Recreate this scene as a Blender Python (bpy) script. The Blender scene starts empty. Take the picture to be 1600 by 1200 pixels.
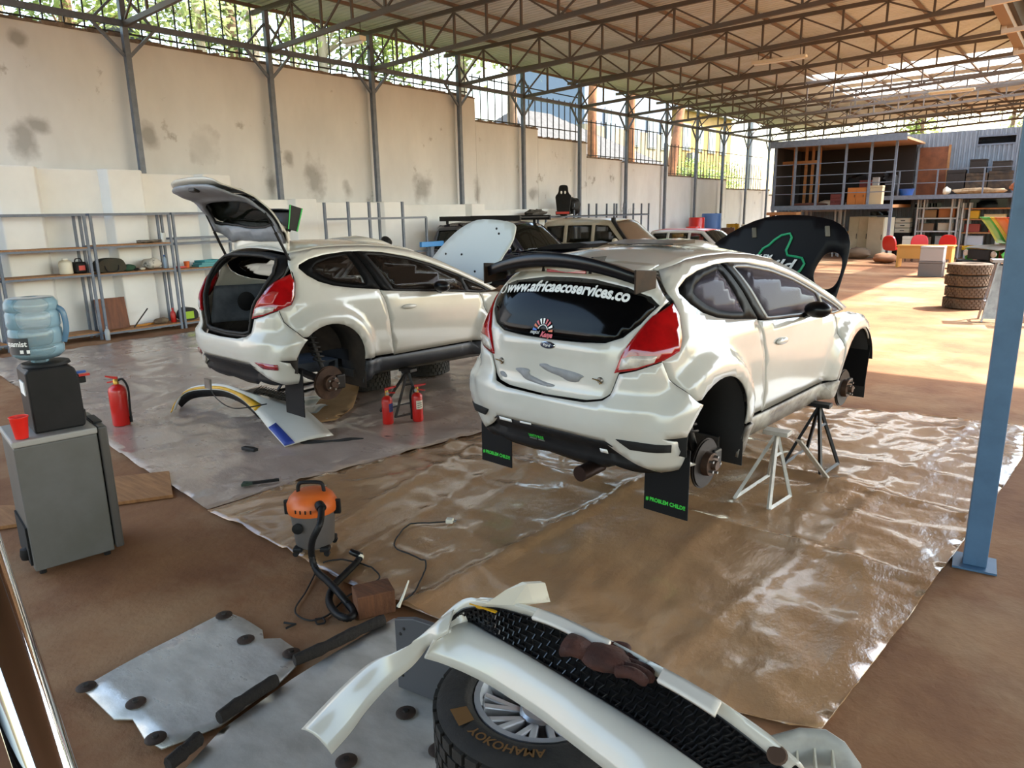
import bpy, bmesh, math, random
import numpy as np
from mathutils import Matrix, Vector, geometry
random.seed(7)
SC = bpy.context.scene
COL = SC.collection
PI = math.pi
R_ = math.radians

# ---------------------------------------------------------------- camera
def make_camera():
    f, hy, roll, yaw, H = 1131.0, 331.0, 0.018, R_(38.4), 2.07
    p = math.atan((600 - hy) / f)
    fw = Vector((-math.sin(yaw) * math.cos(p), math.cos(yaw) * math.cos(p), -math.sin(p)))
    r0 = Vector((math.cos(yaw), math.sin(yaw), 0))
    d0 = fw.cross(r0)
    if d0.z > 0: d0 = -d0
    r = math.cos(roll) * r0 + math.sin(roll) * d0
    d = -math.sin(roll) * r0 + math.cos(roll) * d0
    cam = bpy.data.cameras.new('camera')
    cam.sensor_width = 36; cam.lens = f / 1600 * 36
    cam.clip_start = 0.05; cam.clip_end = 400
    o = bpy.data.objects.new('camera', cam); COL.objects.link(o)
    u = -d; b = -fw
    o.matrix_world = Matrix(((r.x, u.x, b.x, 0), (r.y, u.y, b.y, 0), (r.z, u.z, b.z, H), (0, 0, 0, 1)))
    SC.camera = o
make_camera()

# ---------------------------------------------------------------- sky, sun, exposure
def make_light():
    w = bpy.data.worlds.new('sky'); SC.world = w; w.use_nodes = True
    nt = w.node_tree; nt.nodes.clear()
    out = nt.nodes.new('ShaderNodeOutputWorld'); bg = nt.nodes.new('ShaderNodeBackground')
    sky = nt.nodes.new('ShaderNodeTexSky')
    sky.sky_type = 'NISHITA'; sky.sun_disc = False
    sky.sun_elevation = R_(53); sky.sun_rotation = R_(45); sky.air_density = 1.6; sky.dust_density = 2.6; sky.ozone_density = 1.0
    bg.inputs['Strength'].default_value = SKY_STRENGTH
    nt.links.new(sky.outputs[0], bg.inputs['Color']); nt.links.new(bg.outputs[0], out.inputs['Surface'])
    s = bpy.data.lights.new('sun', 'SUN'); s.energy = SUN_ENERGY; s.angle = R_(1.0); s.color = (1, .95, .88)
    so = bpy.data.objects.new('sun', s); COL.objects.link(so)
    # the sun stands high beyond the far end of the shed
    dirv = Vector((-0.42, -0.42, -0.80))
    so.rotation_euler = dirv.to_track_quat('-Z', 'Y').to_euler()
    so.location = (0, 20, 20)
SKY_STRENGTH = 1.0
SUN_ENERGY = 17.0
make_light()
vs = SC.view_settings
vs.view_transform = 'Standard'; vs.look = 'None'; vs.gamma = 1.0; vs.use_curve_mapping = False
vs.exposure = -0.1
SC.display_settings.display_device = 'sRGB'
SC.cycles.max_bounces = 8; SC.cycles.diffuse_bounces = 5; SC.cycles.glossy_bounces = 4
SC.cycles.transparent_max_bounces = 12; SC.cycles.transmission_bounces = 4
SC.cycles.caustics_reflective = False; SC.cycles.caustics_refractive = False
SC.cycles.sample_clamp_indirect = 6.0
SC.cycles.use_denoising = True

# ---------------------------------------------------------------- materials
def srgb(c):
    if isinstance(c, str):
        c = c.lstrip('#'); c = [int(c[i:i + 2], 16) / 255 for i in (0, 2, 4)]
    return tuple((x / 12.92 if x <= 0.04045 else ((x + 0.055) / 1.055) ** 2.4) for x in c) + (1,)
MATS = {}
def mat(name, col, rough=0.6, metal=0.0, col2=None, nscale=4.0, namt=0.5, nstretch=(1, 1, 1), bump=0.0, bscale=30.0,
        coat=0.0, emit=0.0, spec=0.5, rough2=None, detail=4.0, contrast=(0.35, 0.65), col3=None, n3scale=1.0, con3=(.55, .62), bstretch=(1, 1, 1)):
    if name in MATS: return MATS[name]
    m = bpy.data.materials.new(name); m.use_nodes = True
    nt = m.node_tree; N = nt.nodes; L = nt.links
    b = N['Principled BSDF']
    b.inputs['Base Color'].default_value = srgb(col); b.inputs['Roughness'].default_value = rough
    b.inputs['Metallic'].default_value = metal; b.inputs['Specular IOR Level'].default_value = spec
    b.inputs['Coat Weight'].default_value = coat; b.inputs['Coat Roughness'].default_value = 0.08
    tc = N.new('ShaderNodeTexCoord')
    def noise(scale, stretch, det):
        mp = N.new('ShaderNodeMapping'); mp.inputs['Scale'].default_value = stretch
        L.new(tc.outputs['Object'], mp.inputs['Vector'])
        n = N.new('ShaderNodeTexNoise'); n.inputs['Scale'].default_value = scale; n.inputs['Detail'].default_value = det
        n.inputs['Roughness'].default_value = 0.62
        L.new(mp.outputs[0], n.inputs['Vector']); return n
    cur = None
    if col2 is not None:
        n = noise(nscale, nstretch, detail)
        r = N.new('ShaderNodeMapRange'); r.inputs[1].default_value = contrast[0]; r.inputs[2].default_value = contrast[1]
        r.inputs[4].default_value = namt * 2 if namt <= .5 else 1.0
        L.new(n.outputs['Fac'], r.inputs[0])
        mx = N.new('ShaderNodeMix'); mx.data_type = 'RGBA'
        mx.inputs[6].default_value = srgb(col); mx.inputs[7].default_value = srgb(col2)
        L.new(r.outputs[0], mx.inputs[0]); cur = mx.outputs[2]
        if rough2 is not None:
            rr = N.new('ShaderNodeMapRange'); rr.inputs[3].default_value = rough; rr.inputs[4].default_value = rough2
            L.new(r.outputs[0], rr.inputs[0]); L.new(rr.outputs[0], b.inputs['Roughness'])
    if col3 is not None:
        n = noise(n3scale, (1, 1, 1), 6.0)
        r = N.new('ShaderNodeMapRange'); r.inputs[1].default_value = con3[0]; r.inputs[2].default_value = con3[1]
        L.new(n.outputs['Fac'], r.inputs[0])
        mx = N.new('ShaderNodeMix'); mx.data_type = 'RGBA'
        if cur is None: mx.inputs[6].default_value = srgb(col)
        else: L.new(cur, mx.inputs[6])
        mx.inputs[7].default_value = srgb(col3); L.new(r.outputs[0], mx.inputs[0]); cur = mx.outputs[2]
    if cur is not None: L.new(cur, b.inputs['Base Color'])
    if bump > 0:
        n = noise(bscale, bstretch, 5.0)
        bp = N.new('ShaderNodeBump'); bp.inputs['Strength'].default_value = bump; bp.inputs['Distance'].default_value = 0.02
        L.new(n.outputs['Fac'], bp.inputs['Height']); L.new(bp.outputs[0], b.inputs['Normal'])
    if emit > 0:
        b.inputs['Emission Color'].default_value = srgb(col); b.inputs['Emission Strength'].default_value = emit
    MATS[name] = m; return m
def glass(name, col, opacity=0.3, rough=0.02, spec=0.6):
    """thin sheet: a share of the light passes straight through, the rest meets a glossy coloured face"""
    if name in MATS: return MATS[name]
    m = bpy.data.materials.new(name); m.use_nodes = True
    nt = m.node_tree; N = nt.nodes; L = nt.links
    b = N['Principled BSDF']; b.inputs['Base Color'].default_value = srgb(col); b.inputs['Roughness'].default_value = rough
    b.inputs['Specular IOR Level'].default_value = spec
    t = N.new('ShaderNodeBsdfTransparent'); mx = N.new('ShaderNodeMixShader'); out = N['Material Output']
    fr = N.new('ShaderNodeFresnel'); fr.inputs['IOR'].default_value = 1.5
    ad = N.new('ShaderNodeMath'); ad.operation = 'ADD'; ad.use_clamp = True; ad.inputs[1].default_value = opacity
    L.new(fr.outputs[0], ad.inputs[0]); L.new(ad.outputs[0], mx.inputs[0])
    L.new(t.outputs[0], mx.inputs[1]); L.new(b.outputs[0], mx.inputs[2]); L.new(mx.outputs[0], out.inputs['Surface'])
    MATS[name] = m; return m
def translucent(name, col, clear=0.25):
    if name in MATS: return MATS[name]
    m = bpy.data.materials.new(name); m.use_nodes = True
    nt = m.node_tree; N = nt.nodes; L = nt.links
    N.remove(N['Principled BSDF'])
    a = N.new('ShaderNodeBsdfTranslucent'); a.inputs['Color'].default_value = srgb(col)
    t = N.new('ShaderNodeBsdfTransparent'); mx = N.new('ShaderNodeMixShader'); mx.inputs[0].default_value = clear
    L.new(a.outputs[0], mx.inputs[1]); L.new(t.outputs[0], mx.inputs[2]); L.new(mx.outputs[0], N['Material Output'].inputs['Surface'])
    MATS[name] = m; return m

# ---------------------------------------------------------------- mesh builder
class MB:
    def __init__(s): s.v = []; s.f = []
    def add(s, v, f):
        o = len(s.v); s.v += [tuple(p) for p in v]; s.f += [tuple(i + o for i in q) for q in f]; return s
    def box(s, x0, x1, y0, y1, z0, z1, M=None):
        v = [Vector((x, y, z)) for z in (z0, z1) for y in (y0, y1) for x in (x0, x1)]
        if M is not None: v = [M @ p for p in v]
        return s.add(v, [(0, 2, 3, 1), (4, 5, 7, 6), (0, 1, 5, 4), (2, 6, 7, 3), (0, 4, 6, 2), (1, 3, 7, 5)])
    def bar(s, p, q, w, h=None, up=(0, 0, 1)):
        p, q = Vector(p), Vector(q); h = h or w
        d = (q - p).normalized(); up = Vector(up)
        if abs(d.dot(up)) > .98: up = Vector((1, 0, 0))
        a = d.cross(up).normalized() * w / 2; b = a.cross(d).normalized() * h / 2
        v = [e + sa * a + sb * b for e in (p, q) for sa, sb in ((-1, -1), (1, -1), (1, 1), (-1, 1))]
        return s.add(v, [(0, 1, 2, 3), (7, 6, 5, 4), (0, 4, 5, 1), (1, 5, 6, 2), (2, 6, 7, 3), (3, 7, 4, 0)])
    def tube(s, pts, r, n=8, closed=False, cap=True, flat=1.0):
        P = [Vector(p) for p in pts]; m = len(P); rs = r if isinstance(r, (list, tuple)) else [r] * m
        ring = []; prev = None
        for i in range(m):
            a = P[(i - 1) % m] if (closed or i) else P[i]; b = P[(i + 1) % m] if (closed or i < m - 1) else P[i]
            t = (b - a).normalized()
            if prev is None:
                u = t.cross(Vector((0, 0, 1)))
                if u.length < .05: u = t.cross(Vector((1, 0, 0)))
            else: u = prev - t * prev.dot(t)
            u.normalize(); prev = u; w = t.cross(u)
            ring.append([P[i] + rs[i] * (math.cos(k * 2 * PI / n) * u + flat * math.sin(k * 2 * PI / n) * w) for k in range(n)])
        v = [p for q in ring for p in q]; f = []
        for i in range(m if closed else m - 1):
            j = (i + 1) % m
            for k in range(n):
                l = (k + 1) % n; f.append((i * n + k, i * n + l, j * n + l, j * n + k))
        if cap and not closed: f += [tuple(range(n))[::-1], tuple((m - 1) * n + k for k in range(n))]
        return s.add(v, f)
    def lathe(s, prof, n=24, M=None, caps=True, a0=0, a1=2 * PI):
        full = abs(a1 - a0 - 2 * PI) < 1e-6; m = len(prof); k = n if full else n + 1
        v = []
        for i in range(k):
            a = a0 + (a1 - a0) * i / n
            v += [Vector((r * math.cos(a), r * math.sin(a), z)) for r, z in prof]
        if M is not None: v = [M @ p for p in v]
        f = []
        for i in range(n):
            j = (i + 1) % k
            for t in range(m - 1): f.append((i * m + t, j * m + t, j * m + t + 1, i * m + t + 1))
        if caps and full:
            if prof[0][0] > 1e-5: f.append(tuple(i * m for i in range(k))[::-1])
            if prof[-1][0] > 1e-5: f.append(tuple(i * m + m - 1 for i in range(k)))
        return s.add(v, f)
    def prism(s, poly, z0, z1, M=None):
        n = len(poly); v = [Vector((p[0], p[1], z)) for z in (z0, z1) for p in poly]
        if M is not None: v = [M @ p for p in v]
        return s.add(v, [tuple(range(n))[::-1], tuple(range(n, 2 * n))] + [(i, (i + 1) % n, n + (i + 1) % n, n + i) for i in range(n)])
    def grid(s, fn, nu, nv, u0=0, u1=1, v0=0, v1=1):
        v = [fn(u0 + (u1 - u0) * i / nu, v0 + (v1 - v0) * j / nv) for i in range(nu + 1) for j in range(nv + 1)]
        f = [(i * (nv + 1) + j, (i + 1) * (nv + 1) + j, (i + 1) * (nv + 1) + j + 1, i * (nv + 1) + j + 1) for i in range(nu) for j in range(nv)]
        return s.add(v, f)
    def sphere(s, c, r, n=12, m=8, M=None):
        r3 = r if isinstance(r, (tuple, list)) else (r, r, r); c = Vector(c); o = len(s.v); v = []; f = []
        v.append(c + Vector((0, 0, -r3[2])))
        for i in range(1, m):
            t = -PI / 2 + PI * i / m
            v += [c + Vector((r3[0] * math.cos(t) * math.cos(a), r3[1] * math.cos(t) * math.sin(a), r3[2] * math.sin(t))) for a in (k * 2 * PI / n for k in range(n))]
        v.append(c + Vector((0, 0, r3[2])))
        if M is not None: v = [M @ p for p in v]
        for k in range(n):
            l = (k + 1) % n; f.append((0, 1 + l, 1 + k)); e = 1 + (m - 2) * n; f.append((e + k, e + l, len(v) - 1))
            for i in range(m - 2): f.append((1 + i * n + k, 1 + i * n + l, 1 + (i + 1) * n + l, 1 + (i + 1) * n + k))
        return s.add(v, f)
    def mesh(s, name, smooth=None):
        me = bpy.data.meshes.new(name); me.from_pydata(s.v, [], s.f); me.validate(clean_customdata=False)
        if smooth:
            me.polygons.foreach_set('use_smooth', [True] * len(me.polygons)); me.update()
            me.set_sharp_from_angle(angle=R_(smooth))
        me.update(); return me
    def obj(s, name, m, parent=None, smooth=None, bevel=0, solid=0, loc=None, rot=None, fix=True, **tags):
        me = s.mesh(name, smooth)
        if fix:
            bm = bmesh.new(); bm.from_mesh(me); bmesh.ops.recalc_face_normals(bm, faces=bm.faces); bm.to_mesh(me); bm.free()
        return link(name, me, m, parent, bevel, solid, loc, rot, **tags)
def link(name, me, m, parent=None, bevel=0, solid=0, loc=None, rot=None, **tags):
    o = bpy.data.objects.new(name, me); COL.objects.link(o)
    if m is not None and not me.materials: me.materials.append(m)
    if parent is not None: o.parent = parent
    if loc is not None: o.location = loc
    if rot is not None: o.rotation_euler = rot
    if solid:
        md = o.modifiers.new('thickness', 'SOLIDIFY'); md.thickness = abs(solid); md.offset = -1 if solid > 0 else 0
    if bevel:
        md = o.modifiers.new('bevel', 'BEVEL'); md.width = bevel; md.segments = 2; md.limit_method = 'ANGLE'; md.angle_limit = R_(40)
    tag(o, **tags); return o
def tag(o, label=None, cat=None, group=None, kind=None):
    if label: o['label'] = label
    if cat: o['category'] = cat
    if group: o['group'] = group
    if kind: o['kind'] = kind
    return o
def thing(name, label, cat, loc=(0, 0, 0), rz=0, group=None, rot=None):
    o = bpy.data.objects.new(name, None); COL.objects.link(o); o.empty_display_size = .1
    o.location = loc; o.rotation_euler = rot if rot else (0, 0, rz)
    return tag(o, label, cat, group)
def dup(root, loc=None, rz=None, parent=None, label=None, rot=None):
    r = root.copy(); COL.objects.link(r)
    if parent is not None: r.parent = parent
    if loc is not None: r.location = loc
    if rz is not None: r.rotation_euler = (0, 0, rz)
    if rot is not None: r.rotation_euler = rot
    if label: r['label'] = label
    for c in KIDS(root): dup(c, parent=r)
    return r
def KIDS(o): return [c for c in list(COL.objects) if c.parent is o]
def T(x=0, y=0, z=0): return Matrix.Translation((x, y, z))
def RZ(a): return Matrix.Rotation(a, 4, 'Z')
def RX(a): return Matrix.Rotation(a, 4, 'X')
def RY(a): return Matrix.Rotation(a, 4, 'Y')
def interp(tab):
    xs = [a for a, _ in tab]; ys = [b for _, b in tab]
    n = len(xs); h = [xs[i + 1] - xs[i] for i in range(n - 1)]; d = [(ys[i + 1] - ys[i]) / h[i] for i in range(n - 1)]
    m = [d[0]] + [0 if d[i - 1] * d[i] <= 0 else 2 * d[i - 1] * d[i] / (d[i - 1] + d[i]) for i in range(1, n - 1)] + [d[-1]]
    def f(x):
        if x <= xs[0]: return ys[0]
        if x >= xs[-1]: return ys[-1]
        i = 0
        while x > xs[i + 1]: i += 1
        t = (x - xs[i]) / h[i]
        return (2 * t**3 - 3 * t * t + 1) * ys[i] + (t**3 - 2 * t * t + t) * h[i] * m[i] + (3 * t * t - 2 * t**3) * ys[i + 1] + (t**3 - t * t) * h[i] * m[i + 1]
    return f
def sstep(a, b, x):
    t = min(1, max(0, (x - a) / (b - a))); return t * t * (3 - 2 * t)
def chaikin(P, it=2, closed=True):
    for _ in range(it):
        Q = []
        n = len(P)
        for i in range(n if closed else n - 1):
            a, b = P[i], P[(i + 1) % n]
            Q.append(tuple(.75 * x + .25 * y for x, y in zip(a, b))); Q.append(tuple(.25 * x + .75 * y for x, y in zip(a, b)))
        if not closed: Q = [P[0]] + Q + [P[-1]]
        P = Q
    return P
def spline(P, n=8, closed=False):
    P = [Vector(p) for p in P]; m = len(P); out = []
    for i in range(m if closed else m - 1):
        a = P[(i - 1) % m] if (closed or i > 0) else P[i]; b = P[i]; c = P[(i + 1) % m]; d = P[(i + 2) % m] if (closed or i < m - 2) else c
        for k in range(n):
            t = k / n
            out.append(.5 * ((2 * b) + (c - a) * t + (2 * a - 5 * b + 4 * c - d) * t * t + (3 * b - a - 3 * c + d) * t**3))
    if not closed: out.append(P[-1])
    return out
def inpoly(p, P):
    x, y = p; c = False; n = len(P)
    for i in range(n):
        x0, y0 = P[i]; x1, y1 = P[i - 1]
        if (y0 > y) != (y1 > y) and x < (x1 - x0) * (y - y0) / (y1 - y0) + x0: c = not c
    return c
def fill(poly, step, holes=()):
    """constrained triangulation of a polygon with an inner grid; returns 2-D verts, tris, boundary loops"""
    loops = [list(poly)] + [list(h) for h in holes]; V = []; Ed = []
    arr = []
    for lp in loops:
        o = len(V); V += [Vector(p[:2]) for p in lp]; n = len(lp); Ed += [(o + i, o + (i + 1) % n) for i in range(n)]
        arr += [(lp[i], lp[(i + 1) % n]) for i in range(n)]
    A = np.array([a for a, b in arr], float)[:, :2]; B = np.array([b for a, b in arr], float)[:, :2]
    xs = [p[0] for p in poly]; ys = [p[1] for p in poly]
    nx = int((max(xs) - min(xs)) / step) + 1; ny = int((max(ys) - min(ys)) / step) + 1
    for i in range(nx + 1):
        for j in range(ny + 1):
            p = (min(xs) + (i + .5 * (j % 2)) * step, min(ys) + (j + .37) * step)
            if not inpoly(p, loops[0]) or any(inpoly(p, h) for h in loops[1:]): continue
            q = np.array(p); d = B - A; t = np.clip(((q - A) * d).sum(1) / np.maximum((d * d).sum(1), 1e-12), 0, 1)
            if np.sqrt((((A + d * t[:, None]) - q) ** 2).sum(1).min()) > .45 * step: V.append(Vector(p))
    r = geometry.delaunay_2d_cdt(V, Ed, [], 0, 1e-6)
    vv, ff = r[0], r[2]; tri = []
    for f in ff:
        c = sum((vv[i] for i in f), Vector((0, 0))) / 3
        if inpoly(c, loops[0]) and not any(inpoly(c, h) for h in loops[1:]):
            a, b, d = (vv[i] for i in f[:3])
            if abs((b - a).cross(d - a)) > 1e-9: tri.append(tuple(f))
    return vv, tri
def dens(P, step, closed=True):
    out = []; n = len(P)
    for i in range(n if closed else n - 1):
        a, b = P[i], P[(i + 1) % n]; k = max(1, int(math.dist(a, b) / step + .5))
        out += [tuple(x + (y - x) * t / k for x, y in zip(a, b)) for t in range(k)]
    if not closed: out.append(P[-1])
    return out
def sheet(name, poly, fn, m, parent=None, step=.05, solid=.004, holes=(), smooth=40, flip=False, dstep=None, **tags):
    """a polygon in (u,v) carried to space by fn and given thickness"""
    ds = dstep or step
    vv, tri = fill(dens(poly, ds), step, [dens(h, ds) for h in holes])
    b = MB(); b.v = [tuple(fn(p.x, p.y)) for p in vv]; b.f = [t[::-1] for t in tri] if flip else tri
    return b.obj(name, m, parent, smooth=smooth, solid=solid, fix=False, **tags)
FONTS = {}
def text_mesh(s, size=1.0, shear=0.0, bold=0.0, align='CENTER', width=None):
    cu = bpy.data.curves.new('lettering', 'FONT'); cu.body = s; cu.size = size; cu.align_x = align; cu.align_y = 'CENTER'
    cu.shear = shear; cu.offset = bold; cu.resolution_u = 3
    o = bpy.data.objects.new('lettering', cu); COL.objects.link(o)
    dg = bpy.context.evaluated_depsgraph_get(); dg.update()
    me = bpy.data.meshes.new_from_object(o.evaluated_get(dg))
    bpy.data.objects.remove(o); bpy.data.curves.remove(cu)
    V = [v.co.copy() for v in me.vertices]; F = [tuple(p.vertices) for p in me.polygons]; bpy.data.meshes.remove(me)
    if width and V:
        x0 = min(v.x for v in V); x1 = max(v.x for v in V); k = width / (x1 - x0); V = [Vector((v.x * k, v.y, 0)) for v in V]
    return V, F
def lettering(s, fn, m, parent, name='lettering', solid=.001, **kw):
    V, F = text_mesh(s, **kw); b = MB(); b.v = [tuple(fn(v.x, v.y)) for v in V]; b.f = F
    return b.obj(name, m, parent, fix=False)
# ---------------------------------------------------------------- palette
M_dirt = mat('packed_earth', '966a44', .85, col2='7b5031', nscale=1.1, namt=.5, bump=.35, bscale=14, col3='ab8a66', n3scale=.45, con3=(.5, .68))
M_plaster = mat('grey_plaster', 'e6e9ec', .85, col2='d3d6d9', nscale=.7, namt=.4, nstretch=(1, 1, .5), bump=.12, bscale=9, col3='8a8682', n3scale=1.35, con3=(.64, .74))
M_lowwall = mat('white_plaster', 'f3f5f6', .8, col2='e6e8e9', nscale=.9, namt=.4, bump=.1, bscale=12)
M_coping = mat('coping', '8f8378', .9, col2='6a5c50', nscale=6, bump=.5, bscale=20)
M_steel = mat('blue_grey_steel', '6b7686', .45, col2='5a6474', nscale=8, namt=.4)
M_post = mat('blue_post_paint', '4c6c8a', .4, col2='425f7b', nscale=6, namt=.4)
M_truss = mat('truss_steel', '5d5a57', .55, col2='655950', nscale=3, namt=.5)
M_trusswhite = mat('truss_white', 'c9c4bb', .5)
M_purlin = mat('rusty_purlin', '6e655c', .7, col2='7d6655', nscale=3)
M_roof = mat('roof_sheet_metal', 'd2dde4', .5, col2='c3cccf', nscale=.8, namt=.5, metal=0.0)
M_skylight = translucent('skylight_sheet', 'fffaf0', .75)
M_fence = mat('fence_bar', '2e2c2a', .6)
M_paint = mat('white_car_paint', 'cfcbc1', .2, col2='c3bfb4', nscale=1.4, namt=.35, coat=.6)
M_paint2 = mat('silver_white_car_paint', 'c9c6be', .18, col2='bbb8b0', nscale=1.4, namt=.35, coat=.6)
M_black = mat('black_plastic', '161617', .5, col2='1f1e1f', nscale=6, spec=.22)
M_blackgloss = mat('black_gloss', '111114', .28, spec=.35)
M_rubber = mat('rubber', '1c1b1a', .75, col2='2a2724', nscale=9, bump=.2, bscale=40)
M_liner = mat('wheel_liner', '0d0c0c', .9, col2='151312', nscale=5)
M_inner = mat('primer_grey_inner', '8c9098', .45, col2='777b83', nscale=5, namt=.5)
M_bootgrey = mat('boot_grey', '5e636b', .55, col2='454950', nscale=4, namt=.5)
M_rustdisc = mat('rusty_disc', '5d4638', .5, .5, col2='3c2c24', nscale=7)
M_metal = mat('bare_metal', '9a9894', .35, .9, col2='85827d', nscale=6)
M_darkmetal = mat('dark_metal', '3b3836', .5, .6, col2='2a2725', nscale=8)
M_tube = mat('cage_tube', 'b4b6b8', .35, .3)
M_red = mat('red_paint', 'c01b14', .35, coat=.3)
M_taillight = mat('tail_light_red', 'a80e12', .08, coat=.8, col2='7c080c', nscale=9, namt=.4)
M_clearlens = mat('clear_lens', 'cfc7bd', .08, col2='a89f96', nscale=14, coat=.7)
M_pinklens = mat('frosted_red_lens', 'b8443e', .2, col2='a6352f', nscale=30, coat=.4)
M_tint = glass('dark_tinted_glass', '070708', .88, .08, .18)
M_side = glass('side_glass', '3a302a', .14)
M_side2 = glass('perspex_side_glass', '78737f', .07, .05, .3)
M_shield = glass('windscreen_glass', '4a4038', .2)
M_white = mat('white_sticker', 'f0f0ee', .5)
M_green = mat('bright_green', '1fae4a', .5)
M_greenlet = mat('green_lettering', '37c83e', .5)
M_blue = mat('blue_plastic', '2b62b8', .4)
M_primer = mat('grey_primer', '87878a', .7, col2='929294', nscale=20)
M_orange = mat('orange_plastic', 'd9692a', .4, col2='cf6023', nscale=8)
M_yellow = mat('yellow_paint', 'dda81c', .4, col2='c8941a', nscale=10)
M_wood = mat('plywood', 'a9794c', .7, col2='8c6039', nscale=3, nstretch=(1, 9, 1), bump=.1)
M_darkwood = mat('brown_board', '7a4526', .6, col2='5f331b', nscale=3, nstretch=(1, 6, 1))
M_card = mat('cardboard', 'b08a5f', .8, col2='9f7a50', nscale=4)
M_chrome = mat('chrome', 'e6e6e6', .06, 1.0)
M_alu = mat('scuffed_aluminium', 'b2b2ae', .42, .3, col2='d0d0cd', nscale=5, nstretch=(1, 2.5, 1), namt=.5, rough2=.25, bump=.15, bscale=18, col3='86644a', n3scale=1.2, con3=(.66, .7))
M_beige = mat('beige_metal', 'd6d0b8', .5, col2='cbc4ab', nscale=2)
M_cream = mat('cream_plastic', 'ded8c6', .5)
M_bluewall = mat('blue_corrugated', '7d8794', .5, col2='6e7783', nscale=2, namt=.4)
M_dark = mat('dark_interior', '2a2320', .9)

def add_stains(m, spots, col):
    # damp and mould patches at fixed places on the wall
    nt = m.node_tree; N = nt.nodes; L = nt.links; b = N['Principled BSDF']; src = b.inputs['Base Color'].links[0].from_socket
    tc = N.new('ShaderNodeTexCoord'); no = N.new('ShaderNodeTexNoise'); no.inputs['Scale'].default_value = 3.2; no.inputs['Detail'].default_value = 6; L.new(tc.outputs['Object'], no.inputs['Vector'])
    acc = None
    for y, z, ry, rz, ring in spots:
        mp = N.new('ShaderNodeMapping'); mp.vector_type = 'TEXTURE'; mp.inputs['Location'].default_value = (-14.45, y, z); mp.inputs['Scale'].default_value = (50, ry, rz); L.new(tc.outputs['Object'], mp.inputs['Vector'])
        ln = N.new('ShaderNodeVectorMath'); ln.operation = 'LENGTH'; L.new(mp.outputs[0], ln.inputs[0])
        ad = N.new('ShaderNodeMath'); ad.operation = 'MULTIPLY_ADD'; ad.inputs[1].default_value = 1.5; L.new(no.outputs['Fac'], ad.inputs[0]); L.new(ln.outputs['Value'], ad.inputs[2])
        r = N.new('ShaderNodeMapRange'); r.inputs[1].default_value = 1.65; r.inputs[2].default_value = 1.05; r.inputs[4].default_value = .55; L.new(ad.outputs[0], r.inputs[0]); o = r.outputs[0]
        if ring:
            r2 = N.new('ShaderNodeMapRange'); r2.inputs[1].default_value = .55; r2.inputs[2].default_value = .95; r2.inputs[3].default_value = .35; L.new(ln.outputs['Value'], r2.inputs[0])
            mu = N.new('ShaderNodeMath'); mu.operation = 'MULTIPLY'; L.new(o, mu.inputs[0]); L.new(r2.outputs[0], mu.inputs[1]); o = mu.outputs[0]
        if acc is None: acc = o
        else:
            mx = N.new('ShaderNodeMath'); mx.operation = 'MAXIMUM'; L.new(acc, mx.inputs[0]); L.new(o, mx.inputs[1]); acc = mx.outputs[0]
    mix = N.new('ShaderNodeMix'); mix.data_type = 'RGBA'; mix.inputs[7].default_value = srgb(col); L.new(acc, mix.inputs[0]); L.new(src, mix.inputs[6]); L.new(mix.outputs[2], b.inputs['Base Color'])
add_stains(M_plaster, [(8.3, 3.48, .42, .5, 1), (7.2, 3.6, .22, .38, 0), (10.96, 2.9, .4, .6, 0), (14.48, 2.75, .45, .5, 0), (16.75, 2.72, .2, .45, 0), (19.5, 2.6, .35, .3, 0), (5.3, 3.66, .3, .22, 0), (5.05, 3.4, .28, .42, 0), (11.9, 2.65, .2, .3, 0), (9.8, 2.75, .22, .3, 0), (5.2, 5.0, .2, .18, 0), (10.3, 3.3, .2, .25, 0)], '6f6c69')
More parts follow.
